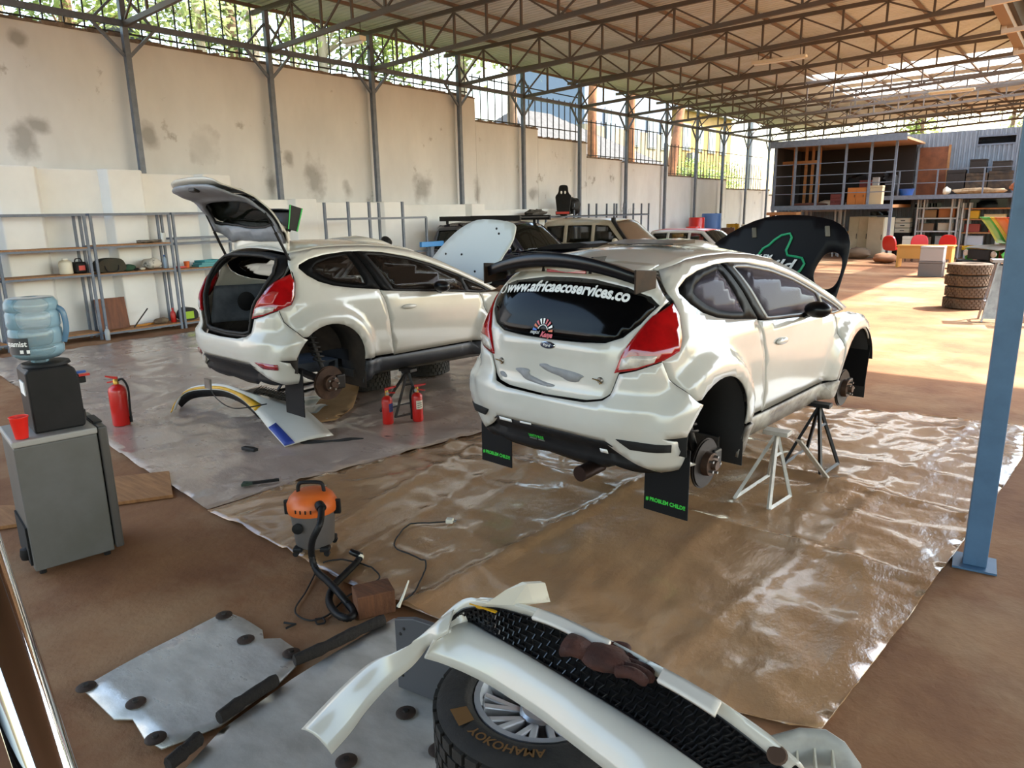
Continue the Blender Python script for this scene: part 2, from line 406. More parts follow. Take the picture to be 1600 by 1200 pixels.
# ---------------------------------------------------------------- the shed: floor, walls, roof
WX = -14.2
def build_floor():
    b = MB()
    def fn(u, v):
        x = -34 + 70 * u; y = -14 + 74 * v
        return (x, y, -.004 + .004 * math.sin(x * 1.7) * math.sin(y * 1.3))
    b.grid(fn, 70, 74); b.obj('floor', M_dirt, smooth=60, kind='structure')
build_floor()
COLS = [0.9, 3.9, 6.88, 9.87, 12.72, 15.86, 18.78, 21.97, 25.2, 28.47, 31.44, 34.44, 37.5, 40.6, 43.7]
def build_left_wall():
    root = bpy.data.objects.new('wall_left', None); COL.objects.link(root); tag(root, kind='structure')
    segs = [(-14, .9, 5.3), (.9, 3.9, 5.3), (3.9, 6.9, 5.3), (6.9, 9.9, 5.24), (9.9, 12.7, 5.24), (12.7, 15.86, 5.24), (15.86, 16.75, 5.24), (16.75, 19.8, 4.62), (19.8, 22.72, 4.36),
            (22.72, 25.2, 3.88), (25.2, 29.1, 3.82), (29.1, 32.0, 3.42), (32.0, 35.4, 3.38), (35.4, 41.5, 2.95), (41.5, 48, 2.7)]
    for y0, y1, h in segs:
        b = MB().box(WX - .75, WX - .25, y0 + .004, y1 - .004, -.3, h); b.obj('wall_panel', M_plaster, root)
        c = MB(); n = max(3, int((y1 - y0) / .12)); rnd = random.Random(int(y0 * 10))
        for i in range(n):
            ya = y0 + (y1 - y0) * i / n; yb = y0 + (y1 - y0) * (i + 1) / n
            c.box(WX - .77, WX - .22 + rnd.uniform(-.02, .02), ya, yb, h, h + rnd.uniform(.03, .075))
        c.obj('coping', M_coping, root)
    # white painted lower wall with piers, set in front of the columns
    low = bpy.data.objects.new('wall_left_lower', None); COL.objects.link(low); tag(low, kind='structure')
    for y0, y1, h in [(-14, 4.95, 2.93), (4.95, 6.72, 2.93), (6.72, 8.5, 2.89), (8.5, 10.6, 2.42), (10.6, 13.2, 2.36), (13.2, 16.5, 2.3), (16.5, 21.5, 2.14)]:
        MB().box(WX - .0, WX + .08, y0 + .002, y1 - .002, -.2, h).obj('wall_panel', M_lowwall, low, bevel=.02)
    for y, h, w in [(-1.2, 2.94, .45), (1.7, 2.94, .45), (4.65, 2.95, .42), (6.4, 2.94, .42), (8.2, 2.9, .42), (10.3, 2.43, .4), (12.9, 2.37, .4), (16.2, 2.31, .4)]:
        b = MB(); M = T(WX + .08, y, 0)
        b.add([M @ Vector(p) for p in [(-.05, -w, -.1), (.18, -w * .7, -.1), (.18, w * .7, -.1), (-.05, w, -.1), (-.05, -w, h), (.17, -w * .7, h), (.17, w * .7, h), (-.05, w, h)]],
              [(0, 1, 5, 4), (1, 2, 6, 5), (2, 3, 7, 6), (4, 5, 6, 7), (0, 3, 2, 1), (0, 4, 7, 3)])
        b.obj('pier', M_lowwall, low, bevel=.02)
build_left_wall()
def build_columns():
    for i, y in enumerate(COLS):
        names = 'first second third fourth fifth sixth seventh eighth ninth tenth eleventh twelfth thirteenth fourteenth fifteenth'.split()
        t = thing('steel_column', 'blue grey steel column against the left wall, %s from the camera end' % names[i], 'column', (WX - .06, y, 0), group='columns along the left wall')
        MB().box(-.05, .05, -.05, .05, 0, 6.25).obj('shaft', M_steel, t)
        for s in (-1, 1):
            MB().bar((0, s * .05, 4.95), (0, s * .55, 5.46), .05).obj('knee_brace', M_steel, t)
            MB().bar((0, s * .5, 5.54), (0, s * .05, 6.0), .04).obj('upper_brace', M_steel, t)
    b = thing('eave_beam', 'long blue grey steel beam tying the tops of the left wall columns', 'beam', (WX - .06, 0, 5.5))
    for i in range(len(COLS) - 1):
        MB().box(-.045, .045, COLS[i] + .052, COLS[i + 1] - .052, -.05, .05).obj('beam_length', M_steel, b)
build_columns()
def build_trusses():
    X0, X1 = WX - .05, -2.35
    proto = None
    ords = 'nearest second third fourth fifth sixth seventh eighth ninth tenth eleventh twelfth thirteenth fourteenth'.split()
    def zb(x): return 5.48 + .55 * (x - X0) / (X1 - X0)
    def zt(x): return 6.3 + .18 * (x - X0) / (X1 - X0)
    parts = []
    n = 13; xs = [X0 + (X1 - X0) * i / n for i in range(n + 1)]
    for i, y in enumerate([c for c in COLS if 3 < c < 45]):
        lab = 'welded steel roof truss spanning from the left wall, %s from the camera' % ords[i]
        if proto is None:
            t = thing('roof_truss', lab, 'truss', (0, y, 0), group='roof trusses')
            MB().bar((X0, 0, zb(X0)), (X1, 0, zb(X1)), .07, .09).obj('bottom_chord', M_truss, t)
            MB().bar((X0 - .5, 0, zt(X0) - .01), (X1, 0, zt(X1)), .07, .09).obj('top_chord', M_truss, t)
            for k, x in enumerate(xs):
                MB().bar((x, 0, zb(x) + .05), (x, 0, zt(x) - .05), .045).obj('web_post', M_truss, t)
            for k in range(n):
                a, c = xs[k], xs[k + 1]
                if k % 2: a, c = c, a
                MB().bar((a + .03 * (1 if c > a else -1), 0.0, zb(a) + .04), (c, 0.0, zt(c) - .05), .035).obj('diagonal', M_truss, t)
            MB().bar((X1 + .005, 0, zb(X1)), (X1 + .9, 0, zb(X1) + .05), .1).obj('white_end_tube', M_trusswhite, t)
            MB().bar((X1 + .05, 0, zb(X1) + .055), (X1 + .05, 0, zt(X1) + .05), .1).obj('white_end_post', M_trusswhite, t)
            proto = t
        else: dup(proto, loc=(0, y, 0), label=lab)
    return zt
zt = build_trusses()
def build_roof():
    root = bpy.data.objects.new('ceiling', None); COL.objects.link(root); tag(root, kind='structure')
    X0, X1 = WX - .7, -2.2
    def zr(x): return 6.46 + .18 * (x - X0) / (X1 - X0)
    # purlins along the shed
    for k in range(9):
        x = X0 + .3 + (X1 - X0 - .4) * k / 8
        MB().box(x - .03, x + .03, 1.5, 46.5, zr(x) - .1, zr(x) - .035).obj('purlin', M_purlin, root)
    w = 1.0
    def sheet_mesh(x0, x1):
        b = MB(); prof = []
        for k in range(6):
            y = k * w / 6
            prof += [(y, 0), (y + .10, 0), (y + .115, .028), (y + .145, .028)]
        prof.append((w, 0))
        v = [(x, y + .0, zr(x) + z) for x in (x0, x1) for y, z in prof]; m = len(prof)
        b.add(v, [(i, i + 1, m + i + 1, m + i) for i in range(m - 1)])
        return b.mesh('roof_sheet')
    full = sheet_mesh(X0, X1); left = sheet_mesh(X0, -8.75); right = sheet_mesh(-8.7, X1)
    full.materials.append(M_roof); left.materials.append(M_roof); right.materials.append(M_skylight)
    y = 2.0
    while y < 46.0:
        if 27.9 <= y < 30.9 or 31.9 <= y < 34.9:
            link('roof_sheet', left, None, root, solid=.004, loc=(0, y, 0)); link('skylight_sheet', right, None, root, solid=.004, loc=(0, y, 0))
        else: link('roof_sheet', full, None, root, solid=.004, loc=(0, y, 0))
        y += w
    # beam where the main roof meets the darker roof over the camera
    MB().box(-2.34, -2.12, 1.5, 46.5, 6.15, 6.42).obj('valley_beam', mat('valley_beam_paint', '7d6a58', .6), root)
    # second, unlit roof over the near side; unseen edges cut to shape the light
    b = MB()
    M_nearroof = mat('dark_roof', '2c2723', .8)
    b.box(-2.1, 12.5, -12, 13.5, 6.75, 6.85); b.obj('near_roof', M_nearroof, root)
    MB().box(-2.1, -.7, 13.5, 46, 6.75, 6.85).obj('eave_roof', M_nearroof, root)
    MB().box(-8.7, -2.1, -12, 2.0, 6.62, 6.72).obj('unseen_end_roof', M_nearroof, root)  # out of view; width chosen to dim the foreground yet light the left wall
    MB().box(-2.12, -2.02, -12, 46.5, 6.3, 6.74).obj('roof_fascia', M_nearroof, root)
build_roof()
def post():
    t = thing('blue_post', 'tall blue painted steel post standing at the right edge of the plastic sheet', 'post', (-.30, 4.74, 0), rz=R_(6))
    MB().box(-.06, .06, -.06, .06, 0.012, 6.72).obj('shaft', M_post, t, bevel=.006)
    MB().box(-.11, .11, -.11, .11, 0, .012).obj('base_plate', M_post, t)
post()
# ---------------------------------------------------------------- car bodies as a skin cut into panels
class Skin:
    """a closed body surface; panels are polygons on it. s runs round the tail from the middle (left side positive)."""
    def __init__(k, W, xr, xf, xc, n=4.0, mr=12.0, mf=8.0, flares=()):
        k.W, k.xr, k.xf, k.xc, k.n, k.mr, k.mf, k.flares = interp(W), interp(xr), interp(xf), xc, n, mr, mf, flares; k.cache = {}
    def curve(k, z):
        key = round(z, 3)
        if key not in k.cache:
            W = k.W(z); xr = k.xr(z); N = 72
            t = np.linspace(0, 1, N + 1); th = t * PI / 2
            # even spacing round the corner
            ry = np.sin(th) ** (2 / k.n); rx = np.cos(th) ** (2 / k.mr)
            y = W * ry; x = k.xc - (k.xc - xr) * rx
            s = np.concatenate([[0], np.cumsum(np.hypot(np.diff(x), np.diff(y)))])
            k.cache[key] = (s, x, y)
        return k.cache[key]
    def s_y(k, y, z):
        s, x, yy = k.curve(z); return math.copysign(float(np.interp(abs(y), yy, s)), y) if y else 0.0
    def s_x(k, x, z, side):
        s, xx, yy = k.curve(z)
        return side * (float(np.interp(x, xx, s)) if x < k.xc else float(s[-1]) + x - k.xc)
    def flare(k, x, z):
        b = 0
        for xw, zw, amp, r0, r1 in k.flares:
            r = math.hypot(x - xw, (z - zw) if z > zw else (z - zw) * .35); b = max(b, amp * (1 - sstep(r0, r1, r)))
        return b
    def P(k, s, z, off=0.0):
        ss, xx, yy = k.curve(z); a = abs(s); sg = -1 if s < 0 else 1
        if a <= ss[-1]:
            x = float(np.interp(a, ss, xx)); y = float(np.interp(a, ss, yy))
            i = min(len(ss) - 2, max(0, int(np.searchsorted(ss, a) - 1)))
            dx, dy = xx[i + 1] - xx[i], yy[i + 1] - yy[i]; l = math.hypot(dx, dy) or 1; nx, ny = -dy / l, dx / l
        else:
            x = k.xc + a - float(ss[-1]); t = min(1, (x - k.xc) / (k.xf(z) - k.xc)); y = k.W(z) * (1 - t ** k.mf) ** (1 / k.n); nx, ny = 0, 1
        fl = k.flare(x, z) * (max(0, ny) ** .6)
        return Vector((x + nx * (off + fl * .6), sg * (y + ny * (off + fl)), z))
    def dom(k, q):
        if q[0] == 'y': return (k.s_y(q[1], q[2]), q[2])
        return (k.s_x(q[1], q[2], q[3]), q[2])
def inset(P, d):
    if not d: return P
    n = len(P); A = sum(P[i][0] * P[(i + 1) % n][1] - P[(i + 1) % n][0] * P[i][1] for i in range(n)); sg = 1 if A > 0 else -1; out = []
    for i in range(n):
        a, b, c = (np.array(P[j % n]) for j in (i - 1, i, i + 1)); e = b - a; f = c - b
        ne = np.array([-e[1], e[0]]) / (np.linalg.norm(e) + 1e-9); nf = np.array([-f[1], f[0]]) / (np.linalg.norm(f) + 1e-9)
        m = ne + nf; l = np.linalg.norm(m); m = m / l if l > .3 else ne
        out.append(tuple(b + sg * d * m))
    return out
def skin_poly(k, spec, step):
    """spec points -> dense polygon in (s,z)"""
    out = []; n = len(spec)
    for i in range(n):
        a, b = spec[i], spec[(i + 1) % n]
        if a[0] == b[0] and a[-1] == b[-1] or (a[0] == b[0] == 'y'):
            m = max(1, int(math.hypot(b[1] - a[1], b[2] - a[2]) / step + .5))
            for t in range(m): out.append(k.dom((a[0], a[1] + (b[1] - a[1]) * t / m, a[2] + (b[2] - a[2]) * t / m) + tuple(a[3:])))
        else:
            p, q = k.dom(a), k.dom(b); m = max(1, int(math.dist(p, q) / step + .5))
            out += [(p[0] + (q[0] - p[0]) * t / m, p[1] + (q[1] - p[1]) * t / m) for t in range(m)]
    return out
def panel(name, k, spec, m, parent, step=.05, gap=.003, off=0.0, solid=.012, origin=None, smooth=50, dstep=None, bow=None, holes=(), **tags):
    poly = inset(skin_poly(k, spec, dstep or step * .7), gap)
    vv, tri = fill(poly, step, [skin_poly(k, h, dstep or step * .7) for h in holes])
    o = Vector(origin) if origin else Vector((0, 0, 0))
    b = MB(); b.v = [tuple(k.P(p.x, p.y, off + (bow(p.x, p.y) if bow else 0)) - o) for p in vv]; b.f = [t[::-1] for t in tri]
    return b.obj(name, m, parent, smooth=smooth, solid=solid, fix=False, loc=None, **tags)
def Y(*pts): return [('y', a, b) for a, b in pts]
def X(side, *pts): return [('x', a, b, side) for a, b in pts]
def arc(cx, cz, r, a0, a1, n=10): return [(cx + r * math.cos(R_(a0 + (a1 - a0) * i / n)), cz + r * math.sin(R_(a0 + (a1 - a0) * i / n))) for i in range(n + 1)]

HATCH_SKIN = Skin(
    W=[(-.2, .74), (.15, .77), (.25, .80), (.40, .835), (.60, .852), (.78, .85), (.82, .843), (.92, .838), (1.0, .815), (1.1, .775), (1.2, .735), (1.26, .703), (1.32, .665), (1.38, .615), (1.43, .55), (1.47, .47)],
    xr=[(-.2, .22), (.15, .13), (.22, .09), (.35, .03), (.48, 0), (.58, 0), (.63, .02), (.68, .035), (.80, .035), (.95, .05), (1.0, .07), (1.1, .10), (1.2, .145), (1.26, .185), (1.32, .25), (1.38, .33), (1.42, .40), (1.47, .5)],
    xf=[(-.2, 3.8), (.3, 3.9), (.5, 3.93), (.7, 3.85), (.9, 3.75), (1.0, 3.6), (1.47, 3.4)], xc=2.0,
    flares=[(.63, .36, .075, .47, .56), (3.12, .36, .075, .47, .56)])
BELT = [(1.27, 1.005), (1.6, .98), (2.0, .955), (2.5, .92), (2.66, .905)]
WIN_LOW = [(1.27, 1.015), (.95, 1.045), (.75, 1.075), (.60, 1.12), (.50, 1.18), (.445, 1.245)]
WIN_TOP = [(.46, 1.275), (.58, 1.325), (.75, 1.36), (1.0, 1.385), (1.2, 1.39), (1.45, 1.375), (1.75, 1.325), (2.05, 1.245), (2.4, 1.12), (2.66, 1.015), (2.88, .915)]
ROOF_EDGE = [(2.97, .93), (2.75, 1.04), (2.45, 1.165), (2.15, 1.29), (1.9, 1.38), (1.65, 1.425), (1.35, 1.445), (1.0, 1.443), (.75, 1.43), (.58, 1.405), (.50, 1.392), (.445, 1.381)]
DOOR_REAR = [(1.42, .33), (1.40, .42), (1.38, .52), (1.36, .67), (1.33, .86), (1.27, 1.005)]
DOOR_FRONT = [(2.66, .905), (2.71, .84), (2.73, .74), (2.735, .55), (2.71, .36)]

def car_pose(root_loc, yaw, pitch):
    return root_loc, (0, -R_(pitch), R_(yaw))

def tyre_mesh(R=.325, w=.21, rim=.195, blocks=34, tread=True):
    b = MB(); h = w / 2
    prof = [(rim, -h * .78), (rim + .03, -h * .98), (R * .72, -h), (R * .9, -h * .93), (R - .012, -h * .82), (R - .012, h * .82), (R * .9, h * .93), (R * .72, h), (rim + .03, h * .98), (rim, h * .78), (rim - .01, 0), (rim, -h * .78)]
    b.lathe(prof, 40, caps=False)
    if tread:
        for i in range(blocks):
            for j, (z0, z1) in enumerate(((-.8, -.45), (-.38, -.03), (.03, .38), (.45, .8))):
                a = 2 * PI * (i + .5 * (j % 2)) / blocks; da = PI / blocks * .74
                v = [(r * math.cos(t), r * math.sin(t), z * h) for r in (R - .014, R) for t in (a - da, a + da) for z in (z0, z1)]
                b.add(v, [(4, 6, 7, 5), (0, 1, 5, 4), (2, 6, 7, 3), (0, 4, 6, 2), (1, 3, 7, 5)])
    return b
def rim_obj(parent, R=.2, w=.19, m=None, spokes=8, z=0):
    m = m or mat('white_alloy', 'c9cbd0', .3, .5)
    b = MB(); h = w / 2
    b.lathe([(R, -h), (R + .006, -h), (R + .006, h), (R - .012, h), (R - .014, h - .02), (R - .03, h - .05), (R - .035, -h + .02), (R, -h)], 40, caps=False)
    r = b.obj('rim', m, parent, smooth=40)
    hub = MB().lathe([(.0, h - .045), (.062, h - .045), (.072, h - .055), (.072, h - .1), (0, h - .1)], 20, caps=False)
    hub.obj('hub_cap', m, r, smooth=40)
    for i in range(spokes):
        a = 2 * PI * i / spokes
        for d in (-.14, .14):
            q = MB().bar((.065 * math.cos(a), .065 * math.sin(a), h - .07), ((R - .02) * math.cos(a + d), (R - .02) * math.sin(a + d), h - .035), .022, .03)
            q.obj('spoke', m, r, bevel=.004)
    return r

def make_hatchback(name, label, loc, yaw, pitch, open_gate, paint, side_glass, sill_mat, seed):
    K = HATCH_SKIN; rnd = random.Random(seed)
    t = thing(name, label, 'car', loc, rot=(0, -R_(pitch), R_(yaw)))
    for sd in (-1, 1):
        # quarter panel with C pillar and roof rail
        gatey = [('y', sd * .578, 1.335), ('y', sd * .632, 1.275), ('y', sd * .690, 1.207)]
        rear = [(.372, 1.13), (.33, 1.0), (.285, .925), (.18, .885), (.21, .77), (.33, .63)]
        ar = arc(.63, .36, .37, 133, 8, 12)
        side = X(sd, *([(1.42, .345)] + DOOR_REAR[1:] + WIN_LOW + WIN_TOP + ROOF_EDGE)) + gatey + X(sd, *(rear + ar + [(1.0, .345)]))
        panel('quarter_panel', K, side, paint, t, step=.045)
        door = X(sd, *(DOOR_REAR + BELT[1:] + DOOR_FRONT[1:]))
        d = panel('door', K, door, paint, t, step=.06, gap=.004)
        # raised swage under the belt and the handle
        hb = MB(); c = K.P(K.s_x(1.62, .82, sd), .82, .012)
        hb.sphere((0, 0, 0), (.1, .022, .026), 14, 8); hb.obj('door_handle', paint, d, smooth=60, loc=c)
        sill = X(sd, *[(1.0, .33), (1.42, .325), (2.71, .35), (2.74, .2), (2.6, .19), (1.3, .17), (1.0, .10)])
        panel('sill', K, sill, sill_mat, t, step=.07, off=.02, solid=.02)
        # front fender
        fa = arc(3.12, .36, .375, 172, 42, 12)
        fen = X(sd, *(DOOR_FRONT + [(2.72, .30)] + fa + [(3.46, .62), (3.5, .70), (3.42, .79), (3.25, .845), (2.98, .90)]))
        panel('front_wing', K, fen, paint, t, step=.045)
        # glazing: black surround, quarter glass, B pillar, door glass, front quarter glass
        allwin = WIN_LOW + WIN_TOP + BELT[::-1]
        qb = [(1.29, 1.012)] + WIN_LOW + WIN_TOP[:4] + [(1.10, 1.388)]
        qi = [(1.13, 1.07), (.95, 1.09), (.80, 1.115), (.68, 1.155), (.60, 1.205), (.575, 1.24), (.63, 1.28), (.78, 1.322), (.98, 1.35), (1.02, 1.352)]
        panel('window_surround', K, X(sd, *qb), mat('black_window_border', '0b0b0c', .5, spec=.06), t, step=.05, gap=.0, off=-.006, solid=.006, holes=[X(sd, *qi)])
        panel('quarter_window', K, X(sd, *qi), side_glass, t, step=.06, gap=0, off=-.009, solid=.003)
        bp = [(1.30, 1.01), (1.11, 1.386), (1.19, 1.388), (1.41, .995)]
        panel('b_pillar', K, X(sd, *bp), MATS['black_window_border'], t, step=.05, gap=.001, off=-.004)
        fr = [(1.41, .995), (1.19, 1.386)] + WIN_TOP[5:] + [(2.66, .905), (2.5, .92), (2.0, .955), (1.6, .98)]
        g1 = [(1.45, 1.01), (1.25, 1.355), (1.45, 1.343), (1.75, 1.295), (2.05, 1.215), (2.4, 1.09), (2.46, .945), (2.0, .98), (1.6, 1.0)]
        g2 = [(2.51, .945), (2.46, 1.06), (2.66, .985), (2.80, .925), (2.66, .925)]
        panel('door_window_frame', K, X(sd, *fr), M_black if open_gate else mat('dull_frame', '4b4641', .4), t, step=.05, gap=.001, off=-.004, holes=[X(sd, *g1), X(sd, *g2)])
        panel('door_window', K, X(sd, *g1), side_glass, t, step=.08, gap=0, off=-.009, solid=.003)
        panel('front_quarter_window', K, X(sd, *g2), side_glass, t, step=.08, gap=0, off=-.009, solid=.003)
        # tail light wrapping round the corner
        lt = [('y', sd * .495, .79), ('y', sd * .53, .90), ('y', sd * .575, 1.0), ('y', sd * .64, 1.13), ('x', .355, 1.2, sd), ('x', .365, 1.13, sd), ('x', .325, 1.0, sd), ('x', .28, .925, sd), ('y', sd * .74, .875), ('y', sd * .62, .82)]
        bulge = lambda s, z: .018
        tl = panel('tail_light', K, lt, M_taillight, t, step=.03, gap=.003, off=.012, solid=.03, dstep=.02)
        cl = [('y', sd * .525, .815), ('y', sd * .54, .885), ('y', sd * .60, .905), ('y', sd * .715, .91), ('y', sd * .705, .87), ('y', sd * .63, .838)]
        panel('reversing_lens', K, cl, M_clearlens, tl, step=.03, gap=0, off=.017, solid=.01)
        if open_gate:
            pk = [('y', sd * .545, .90), ('y', sd * .585, 1.0), ('y', sd * .66, 1.045), ('y', sd * .70, 1.04), ('y', sd * .70, .93)]
            panel('frosted_lens', K, pk, M_pinklens, tl, step=.03, gap=0, off=.016, solid=.008)
        # inner wheel housing, hub, disc, shock
        for xw, hz in ((.63, .15), (3.12, .2)):
            b = MB(); y0, y1 = sd * .885, sd * .50
            a0, a1 = (-5, 175) if xw < 1 else (5, 185)
            rr = .385
            pts = arc(xw, .36, rr, a0, a1, 16)
            pts = ([(pts[0][0], .05)] + pts + ([(pts[-1][0], .3)] if xw < 1 else []))
            b.add([(x, y0, z) for x, z in pts] + [(x, y1, z) for x, z in pts], [(i, i + 1, len(pts) + i + 1, len(pts) + i) for i in range(len(pts) - 1)])
            b.obj('wheel_liner', M_liner if not open_gate else mat('dusty_liner', '3d342d', .9, col2='241e1a', nscale=4), t, solid=.01, smooth=40)
            inner = MB().prism(arc(xw, .36, rr - .004, 8, 172, 14), -.01, .01, T(0, y1, 0) @ RX(PI / 2)); inner.obj('wheel_well_wall', M_liner if not open_gate else MATS['dusty_liner'], t)
            h = thing_part('hub', t, (xw, sd * .80, hz)); h.rotation_euler = (R_(90) * -sd, 0, 0)
            MB().lathe([(.05, .0), (.165, .0), (.165, .012), (.155, .012), (.155, .022), (.06, .022)], 32).obj('brake_disc', M_rustdisc if open_gate else mat('dark_disc', '241d1a', .5, .4), h, smooth=35)
            MB().lathe([(0, .1), (.03, .1), (.035, .07), (.075, .065), (.08, .02), (.08, -.05), (0, -.05)], 24).obj('wheel_flange', M_rustdisc, h, smooth=35)
            for i in range(5):
                a = i * 2 * PI / 5; MB().lathe([(0, .03), (.009, .03), (.009, 0), (0, 0)], 8, T(.055 * math.cos(a), .055 * math.sin(a), .065)).obj('stud', M_metal, h)
            MB().box(.07, .17, -.07, .07, -.045, .045).obj('brake_caliper', M_darkmetal, h, bevel=.015)
            s = MB().tube([(xw - .09, sd * .66, .62), (xw + .01, sd * .74, hz + .05)], .022, 10); so = s.obj('shock_absorber', M_darkmetal, t, smooth=40)
            pts = []
            for i in range(61):
                u = i / 60; a = u * 2 * PI * 6
                c = Vector((xw - .09 + .1 * u * .62, sd * (.66 + .08 * u * .62), .62 - .27 * u)); pts.append(c + Vector((.052 * math.cos(a), .052 * math.sin(a), 0)))
            MB().tube(pts, .0085, 6).obj('coil_spring', M_darkmetal, so, smooth=60)
            MB().bar((xw, sd * .76, hz - .02), (xw + (.32 if xw < 1 else -.2), sd * .42, .28), .05, .04).obj('control_arm', M_darkmetal, t)
            MB().bar((xw, sd * .76, hz + .02), (xw - .12, sd * .4, .26), .035).obj('control_arm', M_darkmetal, t)
        # mud flaps behind the rear wheels
        fo = None; mat('mud_flap_black', '0d0d0f', .6, spec=.2)
        if sd < 0 or not open_gate:
            fl = MB().prism([(-.155, 0), (.155, 0), (.155, .45), (-.155, .45)], -.004, .004, T(.30, sd * .73, -.12) @ RZ(-R_(90)) @ RX(R_(90)))
            fo = fl.obj('mud_flap', MATS['mud_flap_black'], t)
        if not open_gate:
            lettering('# PROBLEM CHILD!!', lambda u, v, sd=sd: (.2945, sd * .73 - u, -.045 + v), M_greenlet, fo, size=.036, bold=.0012, width=.28)
        fm = MB().prism([(-.13, 0), (.13, 0), (.15, .42), (-.15, .42)], -.004, .004, T(3.47, sd * .76, .16) @ RZ(-R_(90)) @ RX(R_(90))); fm.obj('front_liner_flap', MATS['mud_flap_black'], t)
        b = MB(); pts = arc(3.12, .36, .40, 70, 8, 8)
        b.add([(x, sd * .92, z) for x, z in pts] + [(x, sd * .6, z) for x, z in pts], [(i, i + 1, len(pts) + i + 1, len(pts) + i) for i in range(len(pts) - 1)]); b.obj('front_liner', M_liner, t, solid=.008)
        # mirror
        mb = MB().sphere((0, 0, 0), (.075, .1, .062), 14, 8); mr = mb.obj('door_mirror', M_blackgloss, t, smooth=60, loc=(1.99, sd * .95, 1.015))
        MB().bar((.02, -sd * .05, -.03), (.09, -sd * .15, -.075), .05, .035).obj('mirror_arm', M_black, mr)
    # rear bumper
    def side_up(sd): return [('y', sd * .475, .655), ('y', sd * .525, .79), ('y', sd * .62, .818), ('y', sd * .74, .872), ('x', .18, .885, sd), ('x', .21, .77, sd), ('x', .33, .63, sd)] + X(sd, *arc(.63, .36, .37, 137, 166, 4)) + [('x', .268, .425, sd), ('x', .15, .425, sd), ('y', sd * .775, .40), ('y', sd * .765, .20), ('y', sd * .68, .18), ('y', sd * .50, .31), ('y', sd * .44, .36)]
    spec = [('y', 0, .592), ('y', .32, .60), ('y', .44, .625)] + side_up(1) + [('y', .2, .37), ('y', -.2, .37)] + side_up(-1)[::-1] + [('y', -.44, .625), ('y', -.32, .60)]
    bowb = lambda s, z: .022 * sstep(.66, .60, z) * (1 - sstep(.50, .30, z)) + .012 * sstep(.40, .2, z)
    bump = panel('rear_bumper', K, spec, paint, t, step=.04, bow=bowb, gap=.003, off=.008)
    # fog lamp slot / red reflector in the bumper corners
    for sd in (-1, 1):
        rf = [('y', sd * .53, .395), ('y', sd * (.72 if open_gate else .755), .385), ('y', sd * (.71 if open_gate else .745), .335), ('y', sd * .60, .335)]
        panel('reflector' if open_gate else 'reflector_slot', K, rf, M_taillight if open_gate else M_liner, bump, step=.03, gap=0, off=.026, solid=.012)
    dif = [('y', -.44, .375), ('y', -.2, .385), ('y', .2, .385), ('y', .44, .375), ('y', .52, .32), ('y', .69, .185), ('y', .6, .17), ('y', .48, .20), ('y', .40, .16), ('y', .2, .15), ('y', .05, .17), ('y', -.15, .135), ('y', -.38, .15), ('y', -.48, .20), ('y', -.6, .17), ('y', -.69, .185), ('y', -.52, .32)]
    df = panel('rear_diffuser', K, dif, M_black, t, step=.04, gap=0, off=.0, bow=lambda s, z: .02 * math.sin(z * 40))
    if not open_gate:
        lettering('SANTO RULE', lambda u, v: tuple(K.P(K.s_y(.1 - u, .285 + v), .285 + v, .03)), M_greenlet, df, size=.03, bold=.001, width=.13)
        for a0, a1 in ((.035, .09), (.105, .165)): panel('faded_line', K, Y((a0, .268), (a1, .268), (a1, .258), (a0, .258)), mat('faded_grey_print', '6b6f66', .6), df, step=.03, gap=0, off=.029, solid=.002)
        b = MB().tube([(-.02, -.30, .13), (.2, -.30, .14)], .05, 16); b.obj('exhaust_tip', mat('burnt_steel', '3a2a24', .4, .8), t, smooth=40)
        for (ya, yb, z0, z1) in ((.42, .30, .365, .35), (.22, .12, .372, .366), (-.46, -.41, .305, .285)):
            panel('chipped_edge', K, Y((ya, z0 + .004), (yb, z0 + .006), (yb, z1 - .001), (ya, z1 - .004)), M_white, df, step=.03, gap=0, off=.024, solid=.002)
    else:
        MB().box(-.02, .0, .3, .42, .02, .12).obj('tow_bracket', M_metal, t)
    # roof
    edge = dens(ROOF_EDGE[4:], .08, closed=False)
    def roof_fn(u, v):
        i = min(len(edge) - 2, int(u * (len(edge) - 1))); f = u * (len(edge) - 1) - i
        x = edge[i][0] * (1 - f) + edge[i + 1][0] * f; z = edge[i][1] * (1 - f) + edge[i + 1][1] * f
        ye = abs(K.P(K.s_x(x, z, 1), z).y); y = (2 * v - 1) * ye; q = 1 - (2 * v - 1) ** 2
        return (x + (.09 if u < .5 else -.05) * q * (abs(u - .5) * 2) ** 3, y, z + .052 * q - .01 * q * (u ** 6))
    MB().grid(roof_fn, len(edge) - 1, 20).obj('roof', paint, t, smooth=60, solid=.012)
    vent = MB(); 
    sec = [(-.26, 0), (-.2, .045), (0, .055), (.2, .045), (.26, 0)]
    st = [(1.95, .35), (1.8, .9), (1.6, 1.0), (1.42, .5), (1.3, .05)]
    v = [(x, y * (.75 + .25 * h), roof_fn(min(1, max(0, (1.9 - x) / 1.32)), .5 + y * .8)[2] + z * h - .004) for x, h in st for y, z in sec]
    vent.add(v, [(i * 5 + j, i * 5 + j + 1, (i + 1) * 5 + j + 1, (i + 1) * 5 + j) for i in range(4) for j in range(4)])
    rv = vent.obj('roof_vent', paint, t, smooth=50, solid=.008)
